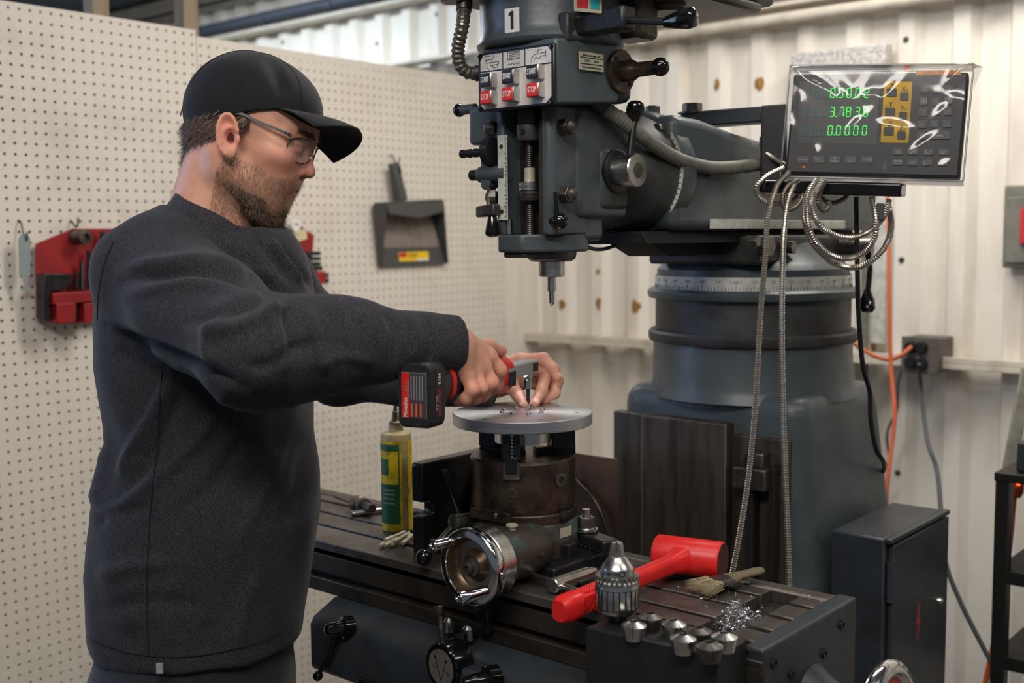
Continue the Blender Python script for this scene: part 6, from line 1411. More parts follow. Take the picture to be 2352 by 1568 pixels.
# ---- head and neck
NB = to_loc(pD(470, 540, 1.765)); NT = f32(-0.028, 0, -0.035)
ear_ax = {}
def ear(P, side):
    c = f32(-0.003, side*0.0830, 0.000); lean = radians(18)
    up = f32(-sin(lean), 0, cos(lean)); fw = f32(cos(lean)*0.93, side*-0.30, sin(lean)*0.93); fw = fw/np.linalg.norm(fw); out = np.cross(fw, up); out = out*np.sign(out[1]*side); ax = np.stack([fw, out, up])
    d = s_ell(P, c+out*0.003, (0.0165, 0.0055, 0.032), ax)
    d = smin(d, s_ell(P, c-up*0.026+fw*0.003, (0.008, 0.006, 0.010), ax), 0.008)
    con = s_ell(P, c+out*0.0085+fw*0.004-up*0.004, (0.0085, 0.0095, 0.0140), ax)
    d = smax(d, -con, 0.005)
    con2 = s_ell(P, c+out*0.0085+fw*0.001+up*0.016, (0.0085, 0.0060, 0.0090), ax); d = smax(d, -con2, 0.003)
    ring = []
    for k in range(12):
        a = radians(-60+k*300/13-40+60); ring.append(c+out*0.0055+fw*(-0.0150*cos(a-0.3))*1.0+up*(0.0315*sin(a-0.3)))
    pts = [c+out*0.006+fw*(0.0145*cos(radians(t)))+up*(0.0305*sin(radians(t))) for t in range(10, 260, 22)]
    d = smin(d, chain(P, pts, [0.0030]*len(pts), 0.002), 0.0025)
    d = smin(d, s_ell(P, c+fw*0.0145-up*0.006+out*0.003, (0.004, 0.004, 0.006), ax), 0.004)
    ah = [c+out*0.0045+fw*u_+up*w_ for u_, w_ in ((0.006, 0.012), (-0.002, 0.010), (-0.0075, 0.002), (-0.0065, -0.008), (-0.001, -0.016))]; d = smin(d, chain(P, ah, [0.0022]*5, 0.002), 0.003)
    return d
def head_core(P):
    d = s_ell(P, (-0.006, 0, 0.050), (0.098, 0.077, 0.088))
    d = smin(d, s_ell(P, (0.042, 0, 0.052), (0.056, 0.063, 0.052)), 0.03)
    d = smin(d, s_ell(P, (0.046, 0, -0.018), (0.054, 0.060, 0.072)), 0.03)
    for s in (-1, 1):
        d = smin(d, s_ell(P, (0.064, s*0.043, -0.004), (0.024, 0.022, 0.018)), 0.02)
        d = smin(d, s_cap(P, (-0.002, s*0.056, -0.048), (0.060, s*0.026, -0.080), 0.018, 0.016), 0.03)
        d = smin(d, s_cap(P, (0.090, s*0.012, 0.035), (0.070, s*0.050, 0.032), 0.010, 0.012), 0.012)
        d = smax(d, -s_ell(P, (0.106, s*0.032, 0.013), (0.018, 0.016, 0.011)), 0.012)
        d = smin(d, s_ell(P, (0.0835, s*0.032, 0.013), (0.0125, 0.0145, 0.0118)), 0.003)
        d = smin(d, s_cap(P, (0.092, s*0.02, 0.0215), (0.088, s*0.045, 0.0195), 0.0035, 0.003), 0.004)
    d = smin(d, s_ell(P, (0.062, 0, -0.082), (0.023, 0.026, 0.020)), 0.025)
    d = smin(d, s_ell(P, (0.066, 0, -0.046), (0.021, 0.034, 0.028)), 0.02)
    d = smin(d, s_cap(P, (0.0900, 0, 0.022), (0.1035, 0, -0.010), 0.0076, 0.0098), 0.012)
    d = smin(d, s_ell(P, (0.1062, 0, -0.0145), (0.0105, 0.0095, 0.0085)), 0.006)
    for s in (-1, 1):
        d = smin(d, s_ell(P, (0.0945, s*0.0125, -0.0175), (0.0105, 0.007, 0.0075)), 0.005)
        d = smax(d, -s_ell(P, (0.0965, s*0.0075, -0.0252), (0.0055, 0.0035, 0.004)), 0.003)
    lip = chain(P, [f32(0.094, y, -0.0475-abs(y)*0.1) if 0 else f32(0.0900-abs(y)*0.60, y, -0.0415-abs(y)*0.12) for y in (-0.022, -0.011, 0, 0.011, 0.022)], [0.003, 0.0055, 0.0055, 0.0055, 0.003], 0.004)
    d = smin(d, lip, 0.006)
    lip = chain(P, [f32(0.0865-abs(y)*0.55, y, -0.0545+abs(y)*0.05) for y in (-0.019, -0.01, 0, 0.01, 0.019)], [0.003, 0.006, 0.0068, 0.006, 0.003], 0.004)
    d = smin(d, lip, 0.005)
    d = smax(d, -chain(P, [f32(0.0965-abs(y)*0.62, y, -0.0478-abs(y)*0.05) for y in (-0.024, -0.012, 0, 0.012, 0.024)], [0.0016]*5, 0.002), 0.003)
    return d
def head_sdf(P):
    d = head_core(P)
    for s in (-1, 1): d = smin(d, ear(P, s), 0.004)
    nk = s_cap(P, NT, NB, 0.057, 0.066); nk = smin(nk, s_cap(P, (0.03, 0, -0.075), NB+f32(0.03, 0, 0.0), 0.03, 0.045), 0.03)
    # neck muscle from behind the ear to the breast bone
    nk = smin(nk, s_cap(P, (-0.02, -0.058, -0.03), NB+f32(0.05, -0.02, 0.0), 0.014, 0.016), 0.02)
    return smin(d, nk, 0.022)
lo = np.minimum(f32(-0.125, -0.105, -0.14), NB-0.075); hi = np.maximum(f32(0.145, 0.105, 0.15), NB+0.02)
hv_, hfac = surface_nets(head_sdf, lo, hi, 0.0021)
hv_ = relax(hv_, hfac, 1, 0.4); hn = normals(hv_, hfac)
def gsn(v, c, r): return np.exp(-(((v-np.asarray(c))/np.asarray(r))**2).sum(1))
lin = lambda r, g, b: np.array(S(r, g, b)[:3])
tint = np.tile(lin(214, 158, 134), (len(hv_), 1))
def blend(t, w, c): return t+(np.asarray(c)-t)*np.clip(w, 0, 1)[:, None]
for s in (-1, 1):
    tint = blend(tint, 0.55*gsn(hv_, (0.07, s*0.045, -0.012), (0.03, 0.03, 0.025)), lin(212, 134, 116))
    tint = blend(tint, 0.75*gsn(hv_, (-0.012, s*0.086, 0.0), (0.024, 0.018, 0.04)), lin(214, 128, 112))
    tint = blend(tint, 0.45*gsn(hv_, (0.09, s*0.032, 0.012), (0.02, 0.02, 0.014)), lin(176, 116, 104))
tint = blend(tint, 0.6*gsn(hv_, (0.106, 0, -0.015), (0.022, 0.02, 0.02)), lin(206, 120, 106))
tint = blend(tint, 0.9*np.exp(-((hv_[:, 2]+0.0485)/0.0085)**2)*(hv_[:, 0] > 0.070)*(np.abs(hv_[:, 1]) < 0.023), lin(186, 106, 98))
jaw_w = np.clip((-0.018-hv_[:, 2]+0.25*(hv_[:, 0]-0.03)*0)/0.03, 0, 1)*np.clip((hv_[:, 0]+0.012)/0.02, 0, 1)*np.clip((hv_[:, 2]+0.125)/0.02, 0, 1)
jaw_w *= 1-0.8*gsn(hv_, (0.070, -0.045, -0.025), (0.022, 0.03, 0.022))-0.8*gsn(hv_, (0.070, 0.045, -0.025), (0.022, 0.03, 0.022))
tint = blend(tint, 0.42*np.clip(jaw_w, 0, 1), lin(150, 104, 78))
body = org_mesh('head', to_wld(hv_), hfac, 'skin', person, tint)

# ---- eyes
for s in (-1, 1):
    c = to_wld(f32(0.0838, s*0.032, 0.0095)); 
    MB().sphere(c, 0.0106, 16, axis=hl).build('eye', 'eye_white', person)
# ---- strands helper
def strands(pts, nr, dirfn, lens, name, material, n, wdt=0.0005, seed=1, jit=0.0015, curl=0.4):
    r = np.random.RandomState(seed); k = r.randint(0, len(pts), n)
    p = pts[k]+r.normal(0, jit*0.4, (n, 3)); d = dirfn(pts[k], nr[k])+r.normal(0, 0.22, (n, 3)); d /= np.linalg.norm(d, axis=1)[:, None]
    L = lens(pts[k])*r.uniform(0.6, 1.2, n)
    mid = p+d*(L*0.5)[:, None]+nr[k]*(0.0006); d2 = d+r.normal(0, curl*0.5, (n, 3))-nr[k]*0.15; d2 /= np.linalg.norm(d2, axis=1)[:, None]
    tip = mid+d2*(L*0.5)[:, None]
    q = np.cross(d, nr[k]); q /= np.maximum(np.linalg.norm(q, axis=1), 1e-9)[:, None]; q *= wdt
    v = np.stack([p-q, p+q, mid+q*0.8, mid-q*0.8, tip], 1).reshape(-1, 3); o = np.arange(n)*5
    me_v = to_wld(v); f = [(int(a), int(a+1), int(a+2), int(a+3)) for a in o]+[(int(a+3), int(a+2), int(a+4)) for a in o]
    ob = raw(name, me_v, f, material, person, smooth=0); ob['kind'] = 'stuff'; return ob
# ---- beard: solid goatee plus strands
def beard_sdf(P):
    g = s_ell(P, (0.057, 0, -0.089), (0.030, 0.033, 0.022)); g = smin(g, s_ell(P, (0.0665, 0, -0.072), (0.0205, 0.029, 0.019)), 0.012)
    g = smin(g, s_cap(P, (0.052, -0.034, -0.080), (0.052, 0.034, -0.080), 0.015), 0.02)
    for s in (-1, 1): g = smin(g, s_cap(P, (0.046, s*0.040, -0.080), (0.008, s*0.058, -0.062), 0.013, 0.008), 0.015)
    g = smin(g, s_cap(P, (0.0870, -0.006, -0.0325), (0.0870, 0.006, -0.0325), 0.0058), 0.004)
    for s in (-1, 1): g = smin(g, s_cap(P, (0.0870, s*0.006, -0.0325), (0.0700, s*0.027, -0.046), 0.0058, 0.0050), 0.004)
    return g
bv, bfac = surface_nets(beard_sdf, (-0.01, -0.075, -0.135), (0.125, 0.075, -0.025), 0.0026)
rs_b = np.random.RandomState(2); bn = normals(bv, bfac)
keep = head_core(bv.astype(np.float32)) > -0.004
org_mesh('beard', to_wld(bv+bn*rs_b.normal(0, 0.0006, (len(bv), 1))), bfac, 'goatee', person)
bp, bnk = bv[keep], bn[keep]
strands(bp, bnk, lambda p, n: n*0.5+np.array([0.25, 0, -1.0]), lambda p: 0.008+0.006*(p[:, 2] < -0.09), 'beard_hair', 'goatee', 9000, 0.00035, 5)
sel = (jaw_w > 0.25) & (np.abs(hv_[:, 1]) > 0.015)
strands(hv_[sel], hn[sel], lambda p, n: n*0.35+np.array([0.25, 0, -1.0]), lambda p: np.full(len(p), 0.0055), 'stubble_hair', 'beard', 9000, 0.00017, 6)
# ---- hair under the cap
def cap_z(x): return 0.036+0.50*x-1.4*np.maximum(x, 0)**2*1.0+(-0.9)*np.minimum(x+0.02, 0)**2
def hair_sdf(P):
    d = s_ell(P, (-0.006, 0, 0.050), (0.098, 0.077, 0.088))-0.0055
    d = smin(d, s_cap(P, (-0.048, 0, -0.005), (-0.050, 0, -0.042), 0.046, 0.036), 0.02)
    z, x = P[:, 2], P[:, 0]
    d = smax(d, z-(0.05+0.5*x), 0.003)
    front = x-(-0.022+0.35*np.maximum(z-0.02, 0)); d = smax(d, front, 0.004)
    d = smax(d, -0.068-z-0.35*(x+0.06), 0.006)
    sb = s_ell(P, (0.012, 0, 0.030), (0.022, 0.0815, 0.030)); sb = smax(sb, z-(0.05+0.5*x), 0.002)
    return smin(d, sb, 0.004)
gv, gf = surface_nets(hair_sdf, (-0.13, -0.1, -0.105), (0.05, 0.1, 0.09), 0.0026); gn = normals(gv, gf)
org_mesh('hair', to_wld(gv), gf, 'hair', person)
ko = (head_core(gv.astype(np.float32)) > 0.001)
strands(gv[ko], gn[ko], lambda p, n: n*0.22+np.array([-0.35, 0, -1.0]), lambda p: np.full(len(p), 0.015), 'hair_strands', 'hair', 9000, 0.0004, 8, curl=0.2)
# eyebrow
for s in (-1, 1):
    pts = hv_[(np.abs(hv_[:, 2]-0.038) < 0.004) & (hv_[:, 0] > 0.07) & (hv_[:, 1]*s > 0.012) & (hv_[:, 1]*s < 0.05)]
    if len(pts): strands(pts, np.tile([1.0, 0, 0], (len(pts), 1)), lambda p, n: np.stack([0.2+0*p[:, 0], np.sign(p[:, 1]), 0*p[:, 0]], 1), lambda p: np.full(len(p), 0.006), 'eyebrow', 'hair', 350, 0.0003, 9)

# ---- cap
def crown(P):
    d = s_ell(P, (-0.007, 0, 0.046), (0.1035, 0.0855, 0.0950))
    d = smin(d, s_ell(P, (0.039, 0, 0.066), (0.057, 0.066, 0.054)), 0.03)
    # soft dents near the top
    d = smax(d, -s_cap(P, (0.018, -0.048, 0.134), (0.050, -0.070, 0.092), 0.006, 0.003), 0.02)
    d = smax(d, -s_cap(P, (0.004, -0.030, 0.151), (0.020, -0.042, 0.143), 0.006, 0.003), 0.012)
    return d
def cap_sdf(P):
    d = crown(P); sh = smax(d, -(d+0.0045), 0.001)
    x = P[:, 0]; edge = 0.033+0.52*np.minimum(x, 0.06)-1.6*np.maximum(x, 0)**2-1.0*np.minimum(x+0.03, 0)**2
    return smax(sh, edge-P[:, 2], 0.0015)
cv_, cf_ = surface_nets(cap_sdf, (-0.125, -0.105, -0.05), (0.14, 0.105, 0.16), 0.0023); cv_ = relax(cv_, cf_, 2, 0.4)
cap_o = org_mesh('cap', to_wld(cv_), cf_, 'cap_cloth', person, label='black baseball cap')
# sewn panel seams on the crown
def on_crown(dv):
    a_, b_ = 0.02, 0.2; c0 = np.array([-0.007, 0, 0.046])
    for _ in range(26):
        m_ = (a_+b_)/2
        if crown((c0+dv*m_)[None].astype(np.float32))[0] > 0: b_ = m_
        else: a_ = m_
    return c0+dv*a_
for ph_ in (-30, -90, -150, 30, 90, 150):
    pts = []
    for k in range(15):
        el = radians(88-k*5.6); dv = np.array([cos(el)*cos(radians(ph_)), cos(el)*sin(radians(ph_)), sin(el)]); p = on_crown(dv)
        if p[2] > 0.036+0.52*min(p[0], 0.06)-1.6*max(p[0], 0)**2: pts.append(to_wld(p+dv*0.0002))
    MB().tube(pts, 0.0009, 6).build('cap_seam', 'cap_cloth', cap_o)
# brim
nu, nt_ = 41, 14; top = []; bot = []
for j in range(nt_):
    t = j/(nt_-1)
    for i in range(nu):
        a = -1+2*i/(nu-1); th = radians(66)*a
        bx, by, bz = -0.003+0.0990*cos(th), 0.082*sin(th), 0.060-0.008*a*a-0.006*a
        ox, oy, oz = 0.166-0.048*abs(a)**2.6, 0.083*math.copysign(abs(a)**0.9, a), 0.067-0.034*a*a-0.016*a
        p = np.array([bx+(ox-bx)*t, by+(oy-by)*t, bz+(oz-bz)*t+0.006*sin(pi*t)])
        top.append(p+np.array([0, 0, 0.0013])); bot.append(p-np.array([0, 0, 0.0013]))
n0 = len(top); fs = []
for j in range(nt_-1):
    for i in range(nu-1):
        a = j*nu+i; fs.append((a, a+1, a+nu+1, a+nu)); fs.append((n0+a, n0+a+nu, n0+a+nu+1, n0+a+1))
rim = [j*nu for j in range(nt_)]+[(nt_-1)*nu+i for i in range(1, nu)]+[j*nu+nu-1 for j in range(nt_-2, -1, -1)]
for a, b in zip(rim, rim[1:]): fs.append((a, b, n0+b, n0+a))
brim_o = raw('cap_brim', to_wld(np.array(top+bot)), fs, 'cap_cloth', cap_o, smooth=50)
MB().tube([to_wld(top[k]-np.array([0, 0, 0.0013])) for k in rim], 0.0016, 6).build('brim_edge', 'cap_cloth', cap_o)
MB().sphere(to_wld(f32(-0.004, 0, 0.1395)), 0.006, 12, axis=hu, sq=0.6).build('cap_button', 'cap_cloth', cap_o)
# woven tag at the back of the cap
c = to_wld(f32(-0.1005, -0.030, 0.024)); tn = nrm(-hf*0.93-hl*0.38); tt_ = nrm(np.cross(hu, tn))
tg = MB().box(c, (0.012, 0.0015, 0.027), (tt_, tn, hu)).build('woven_tag', 'vinyl_grey', cap_o)
MB().box(c+tn*0.001, (0.007, 0.0006, 0.02), (tt_, tn, hu)).build('tag_print', 'label_red', tg)
# ---- glasses
lm_ = mf.copy(); lm_.name = 'lens_clear'; MATS['lens_clear'] = lm_
for n_ in lm_.node_tree.nodes:
    if n_.type == 'FRESNEL': n_.inputs['IOR'].default_value = 1.12
    if n_.type == 'BSDF_TRANSPARENT': n_.inputs[0].default_value = (0.97, 0.97, 0.97, 1)
    if n_.type == 'MIX_SHADER' and not n_.inputs[0].is_linked: n_.inputs[0].default_value = 0.10
gl = MB()
glass_o = None
def lens_pts(s, n=28):
    out = []
    for k in range(n):
        a = 2*pi*k/n; y = 0.033*s+0.0255*cos(a)*(1+0.06*sin(a)); z = 0.0135+0.0205*sin(a)
        if sin(a) > 0.3: z = 0.0135+0.0205*(0.3+(sin(a)-0.3)*0.75)
        x = 0.1065-2.6*max(abs(y)-0.012, 0)**1.5-0.12*(0.03-z)*0.5; out.append(to_wld(f32(x, y, z)))
    return out
m = MB()
for s in (-1, 1): P_ = lens_pts(s); m.tube(P_+[P_[0], P_[1]], 0.0011, 6, caps=False)
m.tube(crv([to_wld(f32(0.1055, -0.009, 0.022)), to_wld(f32(0.108, 0, 0.025)), to_wld(f32(0.1055, 0.009, 0.022))], 6), 0.0011, 6)
glass_o = m.build('glasses_frame', 'glasses_metal', person)
for s in (-1, 1):
    a, b, c = to_wld(f32(0.083, s*0.060, 0.026)), to_wld(f32(0.078, s*0.0735, 0.028)), to_wld(f32(0.0, s*0.083, 0.0355)); d = to_wld(f32(-0.022, s*0.080, 0.018))
    pts = crv([a, b, (b+c)/2+hl*s*0.001, c, d], 8)
    m = MB(); rings = []
    for k, p in enumerate(pts):
        t = nrm(pts[min(k+1, len(pts)-1)]-pts[max(k-1, 0)]); e2 = nrm(np.cross(t, np.cross(hu, t))); e1 = np.cross(t, e2); hh_, ww = 0.0021, 0.0008
        rings.append([p+e2*hh_+e1*ww, p-e2*hh_+e1*ww, p-e2*hh_-e1*ww, p+e2*hh_-e1*ww])
    m.loft(rings).build('temple_arm', 'glasses_metal', glass_o)
    P_ = lens_pts(s); ce = sum(P_)/len(P_)+hf*0.001
    raw('lens', P_+[ce], [(i, (i+1) % len(P_), len(P_)) for i in range(len(P_))], 'lens_clear', glass_o, smooth=60)
    MB().tube([to_wld(f32(0.103, s*0.0095, 0.012)), to_wld(f32(0.097, s*0.0115, 0.004))], 0.0018, 6).build('nose_pad', 'glasses_metal', glass_o)

# ---- shirt
rowsT = [(430, 420, 560), (500, 320, 640), (560, 285, 670), (640, 250, 690), (720, 228, 706), (830, 230, 712), (900, 242, 714), (1000, 262, 716), (1050, 256, 726), (1090, 248, 732), (1180, 226, 734), (1290, 214, 714), (1400, 212, 698), (1480, 216, 688), (1560, 200, 686), (1640, 210, 680)]
DT = 1.765; TZs, TCs, TAs, TBs = [], [], [], []
for r_, l_, rr_ in rowsT:
    c = pD((l_+rr_)/2, r_, DT); hw = (rr_-l_)/2*DT/2613
    a = min(0.19, hw*1.02); b = sqrt(max(hw**2-(a*sin(tb_))**2, 0.0025))/cos(tb_)
    TZs.append(c[2]); TCs.append(c); TAs.append(a); TBs.append(b)
o_ = np.argsort(TZs); TZs = np.array(TZs)[o_]; TCs = np.array(TCs)[o_]; TAs = np.array(TAs)[o_]; TBs = np.array(TBs)[o_]
def torso(P, grow=0.0):
    z = P[:, 2]; cx = np.interp(z, TZs, TCs[:, 0]); cy = np.interp(z, TZs, TCs[:, 1]); a = np.interp(z, TZs, TAs)+grow; b = np.interp(z, TZs, TBs)+grow
    q0, q1 = P[:, 0]-cx, P[:, 1]-cy; f_ = (q0*bf[0]+q1*bf[1])/b; l_ = (q0*bl[0]+q1*bl[1])/a
    k = np.sqrt(f_*f_+l_*l_); return (k-1)*np.minimum(a, b)
SN, EN, WN = pD(352, 640, 1.66), pD(585, 800, 1.475), pD(1046, 789, 1.612)
SF, EF, WF = pD(622, 648, 1.93), pD(775, 850, 1.99), pD(1128, 884, 1.90)
def near_sleeve(P):
    d = chain(P, [SN, SN+(EN-SN)*0.5, EN], [0.089, 0.080, 0.073], 0.03)
    d = smin(d, s_cap(P, EN+V(0, 0, -0.012), EN+(WN-EN)*0.35, 0.070, 0.062), 0.02)
    d = smin(d, chain(P, [EN, EN+(WN-EN)*0.5+V(0, 0, 0.004), EN+(WN-EN)*0.86, WN, WN+nrm(WN-EN)*0.06], [0.070, 0.056, 0.042, 0.0355, 0.031], 0.02), 0.02)
    return d
def far_sleeve(P): return chain(P, [SF, SF+(EF-SF)*0.5, EF, EF+(WF-EF)*0.5, WF], [0.070, 0.064, 0.056, 0.046, 0.036], 0.02)
HEM = zrow(TCs[3][0], TCs[3][1], 1462)
nb_w = to_wld(NB); nt_w = to_wld(NT)
def shirt_sdf(P):
    d = torso(P)
    top = smax(d, P[:, 2]-np.float32(zrow(TCs[-1][0], TCs[-1][1], 505)), 0.05)
    d = smin(top, s_cap(P, SN, SF, 0.080, 0.066), 0.05)
    d = smin(d, s_cap(P, pD(425, 548, 1.74), SN+V(0, 0, 0.012), 0.060, 0.06), 0.04); d = smin(d, s_cap(P, pD(500, 545, 1.80), SF, 0.06, 0.06), 0.04)
    d = smin(d, s_ell(P, pD(560, 690, 1.78), (0.10, 0.10, 0.12)), 0.05)
    wd = nrm(WN-EN); ns = smax(near_sleeve(P), (P-WN.astype(np.float32))@wd.astype(np.float32)-0.004, 0.003)
    wd2 = nrm(WF-EF); fs_ = smax(far_sleeve(P), (P-WF.astype(np.float32))@wd2.astype(np.float32)-0.004, 0.003)
    d = smin(d, ns, 0.018); d = smin(d, fs_, 0.02)
    d = smax(d, HEM-P[:, 2], 0.008)
    nk = s_cap(P, nb_w+(nb_w-nt_w)*0.15, nt_w, 0.069, 0.075); nk = smin(nk, s_cap(P, pD(532, 545, 1.745), nt_w+hf*0.05, 0.058, 0.06), 0.02); d = smax(d, -nk, 0.006)
    return d
allp = np.array([SN, EN, WN, SF, EF, WF, TCs[0]-bl*0.22-bf*0.2, TCs[0]+bl*0.22+bf*0.2, TCs[6]-bl*0.2-bf*0.2, TCs[6]+bl*0.2+bf*0.2])
lo, hi = allp.min(0)-0.1, allp.max(0)+0.1; lo[2] = HEM-0.02; hi[2] = SN[2]+0.22
sv, sf_ = surface_nets(shirt_sdf, lo, hi, 0.0048); sv = relax(sv, sf_, 2, 0.5)
def project(v):
    d = v-CAM; z = d@_F; return 1176+F_PX*(d@_R)/z, 784-F_PX*(d@_U)/z, z
# fold lines: (points in photo px), width px, amplitude m (+ ridge / - groove), only within a depth window
folds = [([(285, 648), (360, 628), (450, 622), (540, 638), (610, 664)], 11, -0.007), ([(280, 625), (360, 604), (450, 598), (550, 612), (630, 645)], 12, 0.005),
         ([(290, 680), (380, 655), (470, 650), (560, 672)], 12, 0.004), ([(470, 545), (540, 590), (590, 640), (630, 680)], 10, -0.005), ([(380, 560), (470, 570), (540, 600)], 14, 0.003),
         ([(240, 752), (310, 782), (400, 815), (480, 850), (560, 890)], 10, -0.008), ([(250, 800), (330, 835), (420, 880)], 14, -0.005), ([(430, 740), (520, 720), (590, 690), (640, 668)], 12, -0.005), ([(440, 765), (540, 750), (620, 715), (690, 690)], 12, 0.005),
         ([(600, 660), (625, 720), (640, 800), (650, 870)], 14, 0.005), ([(655, 680), (665, 750), (690, 830)], 12, -0.005), ([(700, 690), (715, 750), (740, 820), (745, 870)], 12, 0.005), ([(760, 695), (775, 760), (800, 850)], 11, -0.004),
         ([(820, 705), (840, 770), (850, 860)], 12, 0.004), ([(880, 705), (905, 770), (900, 850)], 10, -0.004), ([(935, 712), (955, 780), (945, 845)], 11, 0.004), ([(975, 722), (992, 790), (985, 838)], 8, -0.004), ([(1010, 728), (1025, 790), (1018, 835)], 8, 0.002),
         ([(520, 700), (480, 790), (500, 850)], 14, 0.004), ([(560, 830), (610, 840), (680, 800), (760, 780)], 12, -0.004), ([(700, 840), (780, 820), (860, 830)], 10, 0.003),
         ([(585, 535), (630, 590), (670, 650)], 8, -0.006), ([(612, 545), (660, 600), (700, 655)], 8, 0.005), ([(640, 555), (690, 620), (720, 665)], 7, -0.005), ([(560, 560), (600, 610), (625, 650)], 8, 0.004),
         ([(400, 850), (350, 950), (300, 1040), (270, 1100)], 12, 0.006), ([(430, 870), (390, 960), (340, 1060), (280, 1140)], 12, -0.006), ([(520, 900), (460, 1000), (370, 1090), (270, 1170), (225, 1190)], 14, 0.005), ([(600, 910), (560, 1010), (480, 1120), (380, 1210)], 16, -0.004),
         ([(680, 900), (650, 1020), (600, 1140), (540, 1260)], 16, 0.004), ([(712, 980), (690, 1100), (640, 1250)], 14, -0.004), ([(240, 1010), (230, 1100), (215, 1170)], 12, 0.006), ([(215, 1210), (260, 1180), (330, 1160)], 10, -0.004),
         ([(210, 1330), (300, 1300), (420, 1290)], 16, 0.004), ([(230, 1400), (340, 1380), (470, 1390)], 16, -0.003), ([(600, 1300), (560, 1400), (540, 1490)], 16, 0.004), ([(400, 1300), (380, 1400), (390, 1500)], 18, 0.003), ([(300, 1440), (310, 1500)], 14, -0.004), ([(480, 1420), (470, 1510)], 14, -0.003)]
sn_ = normals(sv, sf_); qx, qy, qz = project(sv); facing = -(sn_@_F)
disp = np.zeros(len(sv)); vis = np.clip((facing+0.15)/0.3, 0, 1)
for pl, wd, am in folds:
    pl = crv([V(x, y, 0) for x, y in pl], 8); best = np.full(len(sv), 1e9); tt = np.zeros(len(sv)); NP = len(pl)-1
    for i in range(NP):
        a, b = pl[i][:2], pl[i+1][:2]; ab = b-a; t = np.clip(((qx-a[0])*ab[0]+(qy-a[1])*ab[1])/(ab@ab), 0, 1); dd = np.hypot(qx-a[0]-t*ab[0], qy-a[1]-t*ab[1]); k = dd < best; best[k] = dd[k]; tt[k] = (i+t[k])/NP
    disp += 1.8*am*np.exp(-(best/(wd*1.15))**2)*np.clip(np.sin(pi*np.clip(tt, 0.04, 0.96))*1.6, 0, 1)*vis
rsn = np.random.RandomState(4); ph = rsn.uniform(0, 6.28, (14, 1)); kd = rsn.normal(0, 1, (14, 3)); kd = kd/np.linalg.norm(kd, axis=1)[:, None]*rsn.uniform(30, 85, (14, 1))
disp += 0.0006*np.sin(sv@kd.T+ph.T).sum(1)
sv = sv+sn_*disp[:, None]; sv = relax(sv, sf_, 1, 0.3)
shirt_o = org_mesh('shirt', sv, sf_, 'shirt', person, label='dark grey heather long sleeved shirt')
# seams lying on the cloth
sn2 = normals(sv, sf_); px_, py_, pz_ = project(sv); fr_ = -(sn2@_F) > 0.05
def seam(pl, name, r_=0.0009):
    pts = []
    for p in crv([V(x, y, 0) for x, y in pl], 8):
        k = fr_ & (np.abs(px_-p[0]) < 9) & (np.abs(py_-p[1]) < 9)
        if k.any(): j = np.where(k)[0][np.argmin(pz_[k])]; t = pD(p[0], p[1], pz_[j]); pts.append(t+sn2[j]*0.0004)
    if len(pts) > 3:
        for _ in range(3): pts = [pts[0]]+[(a+2*b+c)/4 for a, b, c in zip(pts, pts[1:], pts[2:])]+[pts[-1]]
        MB().tube(pts, r_, 6).build(name, 'cap_cloth', shirt_o)
seam([(372, 850), (366, 930), (362, 1020), (350, 1120), (342, 1220), (338, 1320), (338, 1420), (342, 1500)], 'side_seam')
seam([(262, 552), (238, 610), (226, 680), (224, 735)], 'shoulder_seam')
seam([(200, 1462), (260, 1488), (330, 1504), (420, 1508), (520, 1494), (610, 1466), (680, 1428)], 'hem_stitch', 0.0008)
# collar band, cuff, hem, shoulder seam
cr = crv([pD(398, 455, 1.745), pD(405, 470, 1.70), pD(440, 488, 1.668), pD(490, 510, 1.66), pD(540, 538, 1.675), pD(574, 560, 1.715), pD(582, 562, 1.76), pD(570, 545, 1.81), pD(520, 500, 1.84), pD(450, 460, 1.83), pD(408, 450, 1.79), pD(398, 455, 1.745)], 8)
m = MB(); rings = []
axn = nrm(nt_w-nb_w); cc_ = sum(cr)/len(cr)
for k, p in enumerate(cr):
    o = nrm((p-cc_)-axn*((p-cc_)@axn)); rings.append([p+axn*0.014-o*0.004, p+axn*0.012+o*0.001, p-axn*0.012+o*0.007, p-axn*0.014+o*0.002])
m.loft(rings, caps=False).build('collar', 'shirt', shirt_o, smooth=60)
# ---- trousers to the floor and shoes
HC = TCs[0]
def pants_sdf(P):
    d = torso(P, -0.012); d = smax(d, P[:, 2]-(HEM+0.05), 0.01); d = smax(d, 0.74-P[:, 2], 0.01)
    for s, fwd in ((-1, 0.02), (1, 0.03)):
        hip = V(HC[0], HC[1], 0.80)+bl*s*0.085; kn = V(HC[0], HC[1], 0.46)+bl*s*0.10+bf*0.03; an = V(HC[0], HC[1], 0.09)+bl*s*0.11-bf*0.01
        d = smin(d, chain(P, [hip, kn, an], [0.105, 0.078, 0.066], 0.03), 0.03)
    return smax(d, 0.03-P[:, 2], 0.004)
pv, pf = surface_nets(pants_sdf, (HC[0]-0.34, HC[1]-0.34, 0.01), (HC[0]+0.34, HC[1]+0.34, HEM+0.08), 0.0105)
org_mesh('trousers', pv, pf, 'jeans', person)
for s in (-1, 1):
    an = V(HC[0], HC[1], 0)+bl*s*0.11-bf*0.01
    def shoe(P, an=an): return smax(smin(s_ell(P, an+bf*0.085+V(0, 0, 0.035), (0.135, 0.05, 0.05), np.stack([bf, bl, Z3])), s_cap(P, an+V(0, 0, 0.05), an+V(0, 0, 0.11), 0.05), 0.03), 0.002-P[:, 2], 0.004)
    a, f_ = surface_nets(shoe, an-0.26, an+0.26, 0.01); org_mesh('shoe', a, f_, 'black_satin', person)
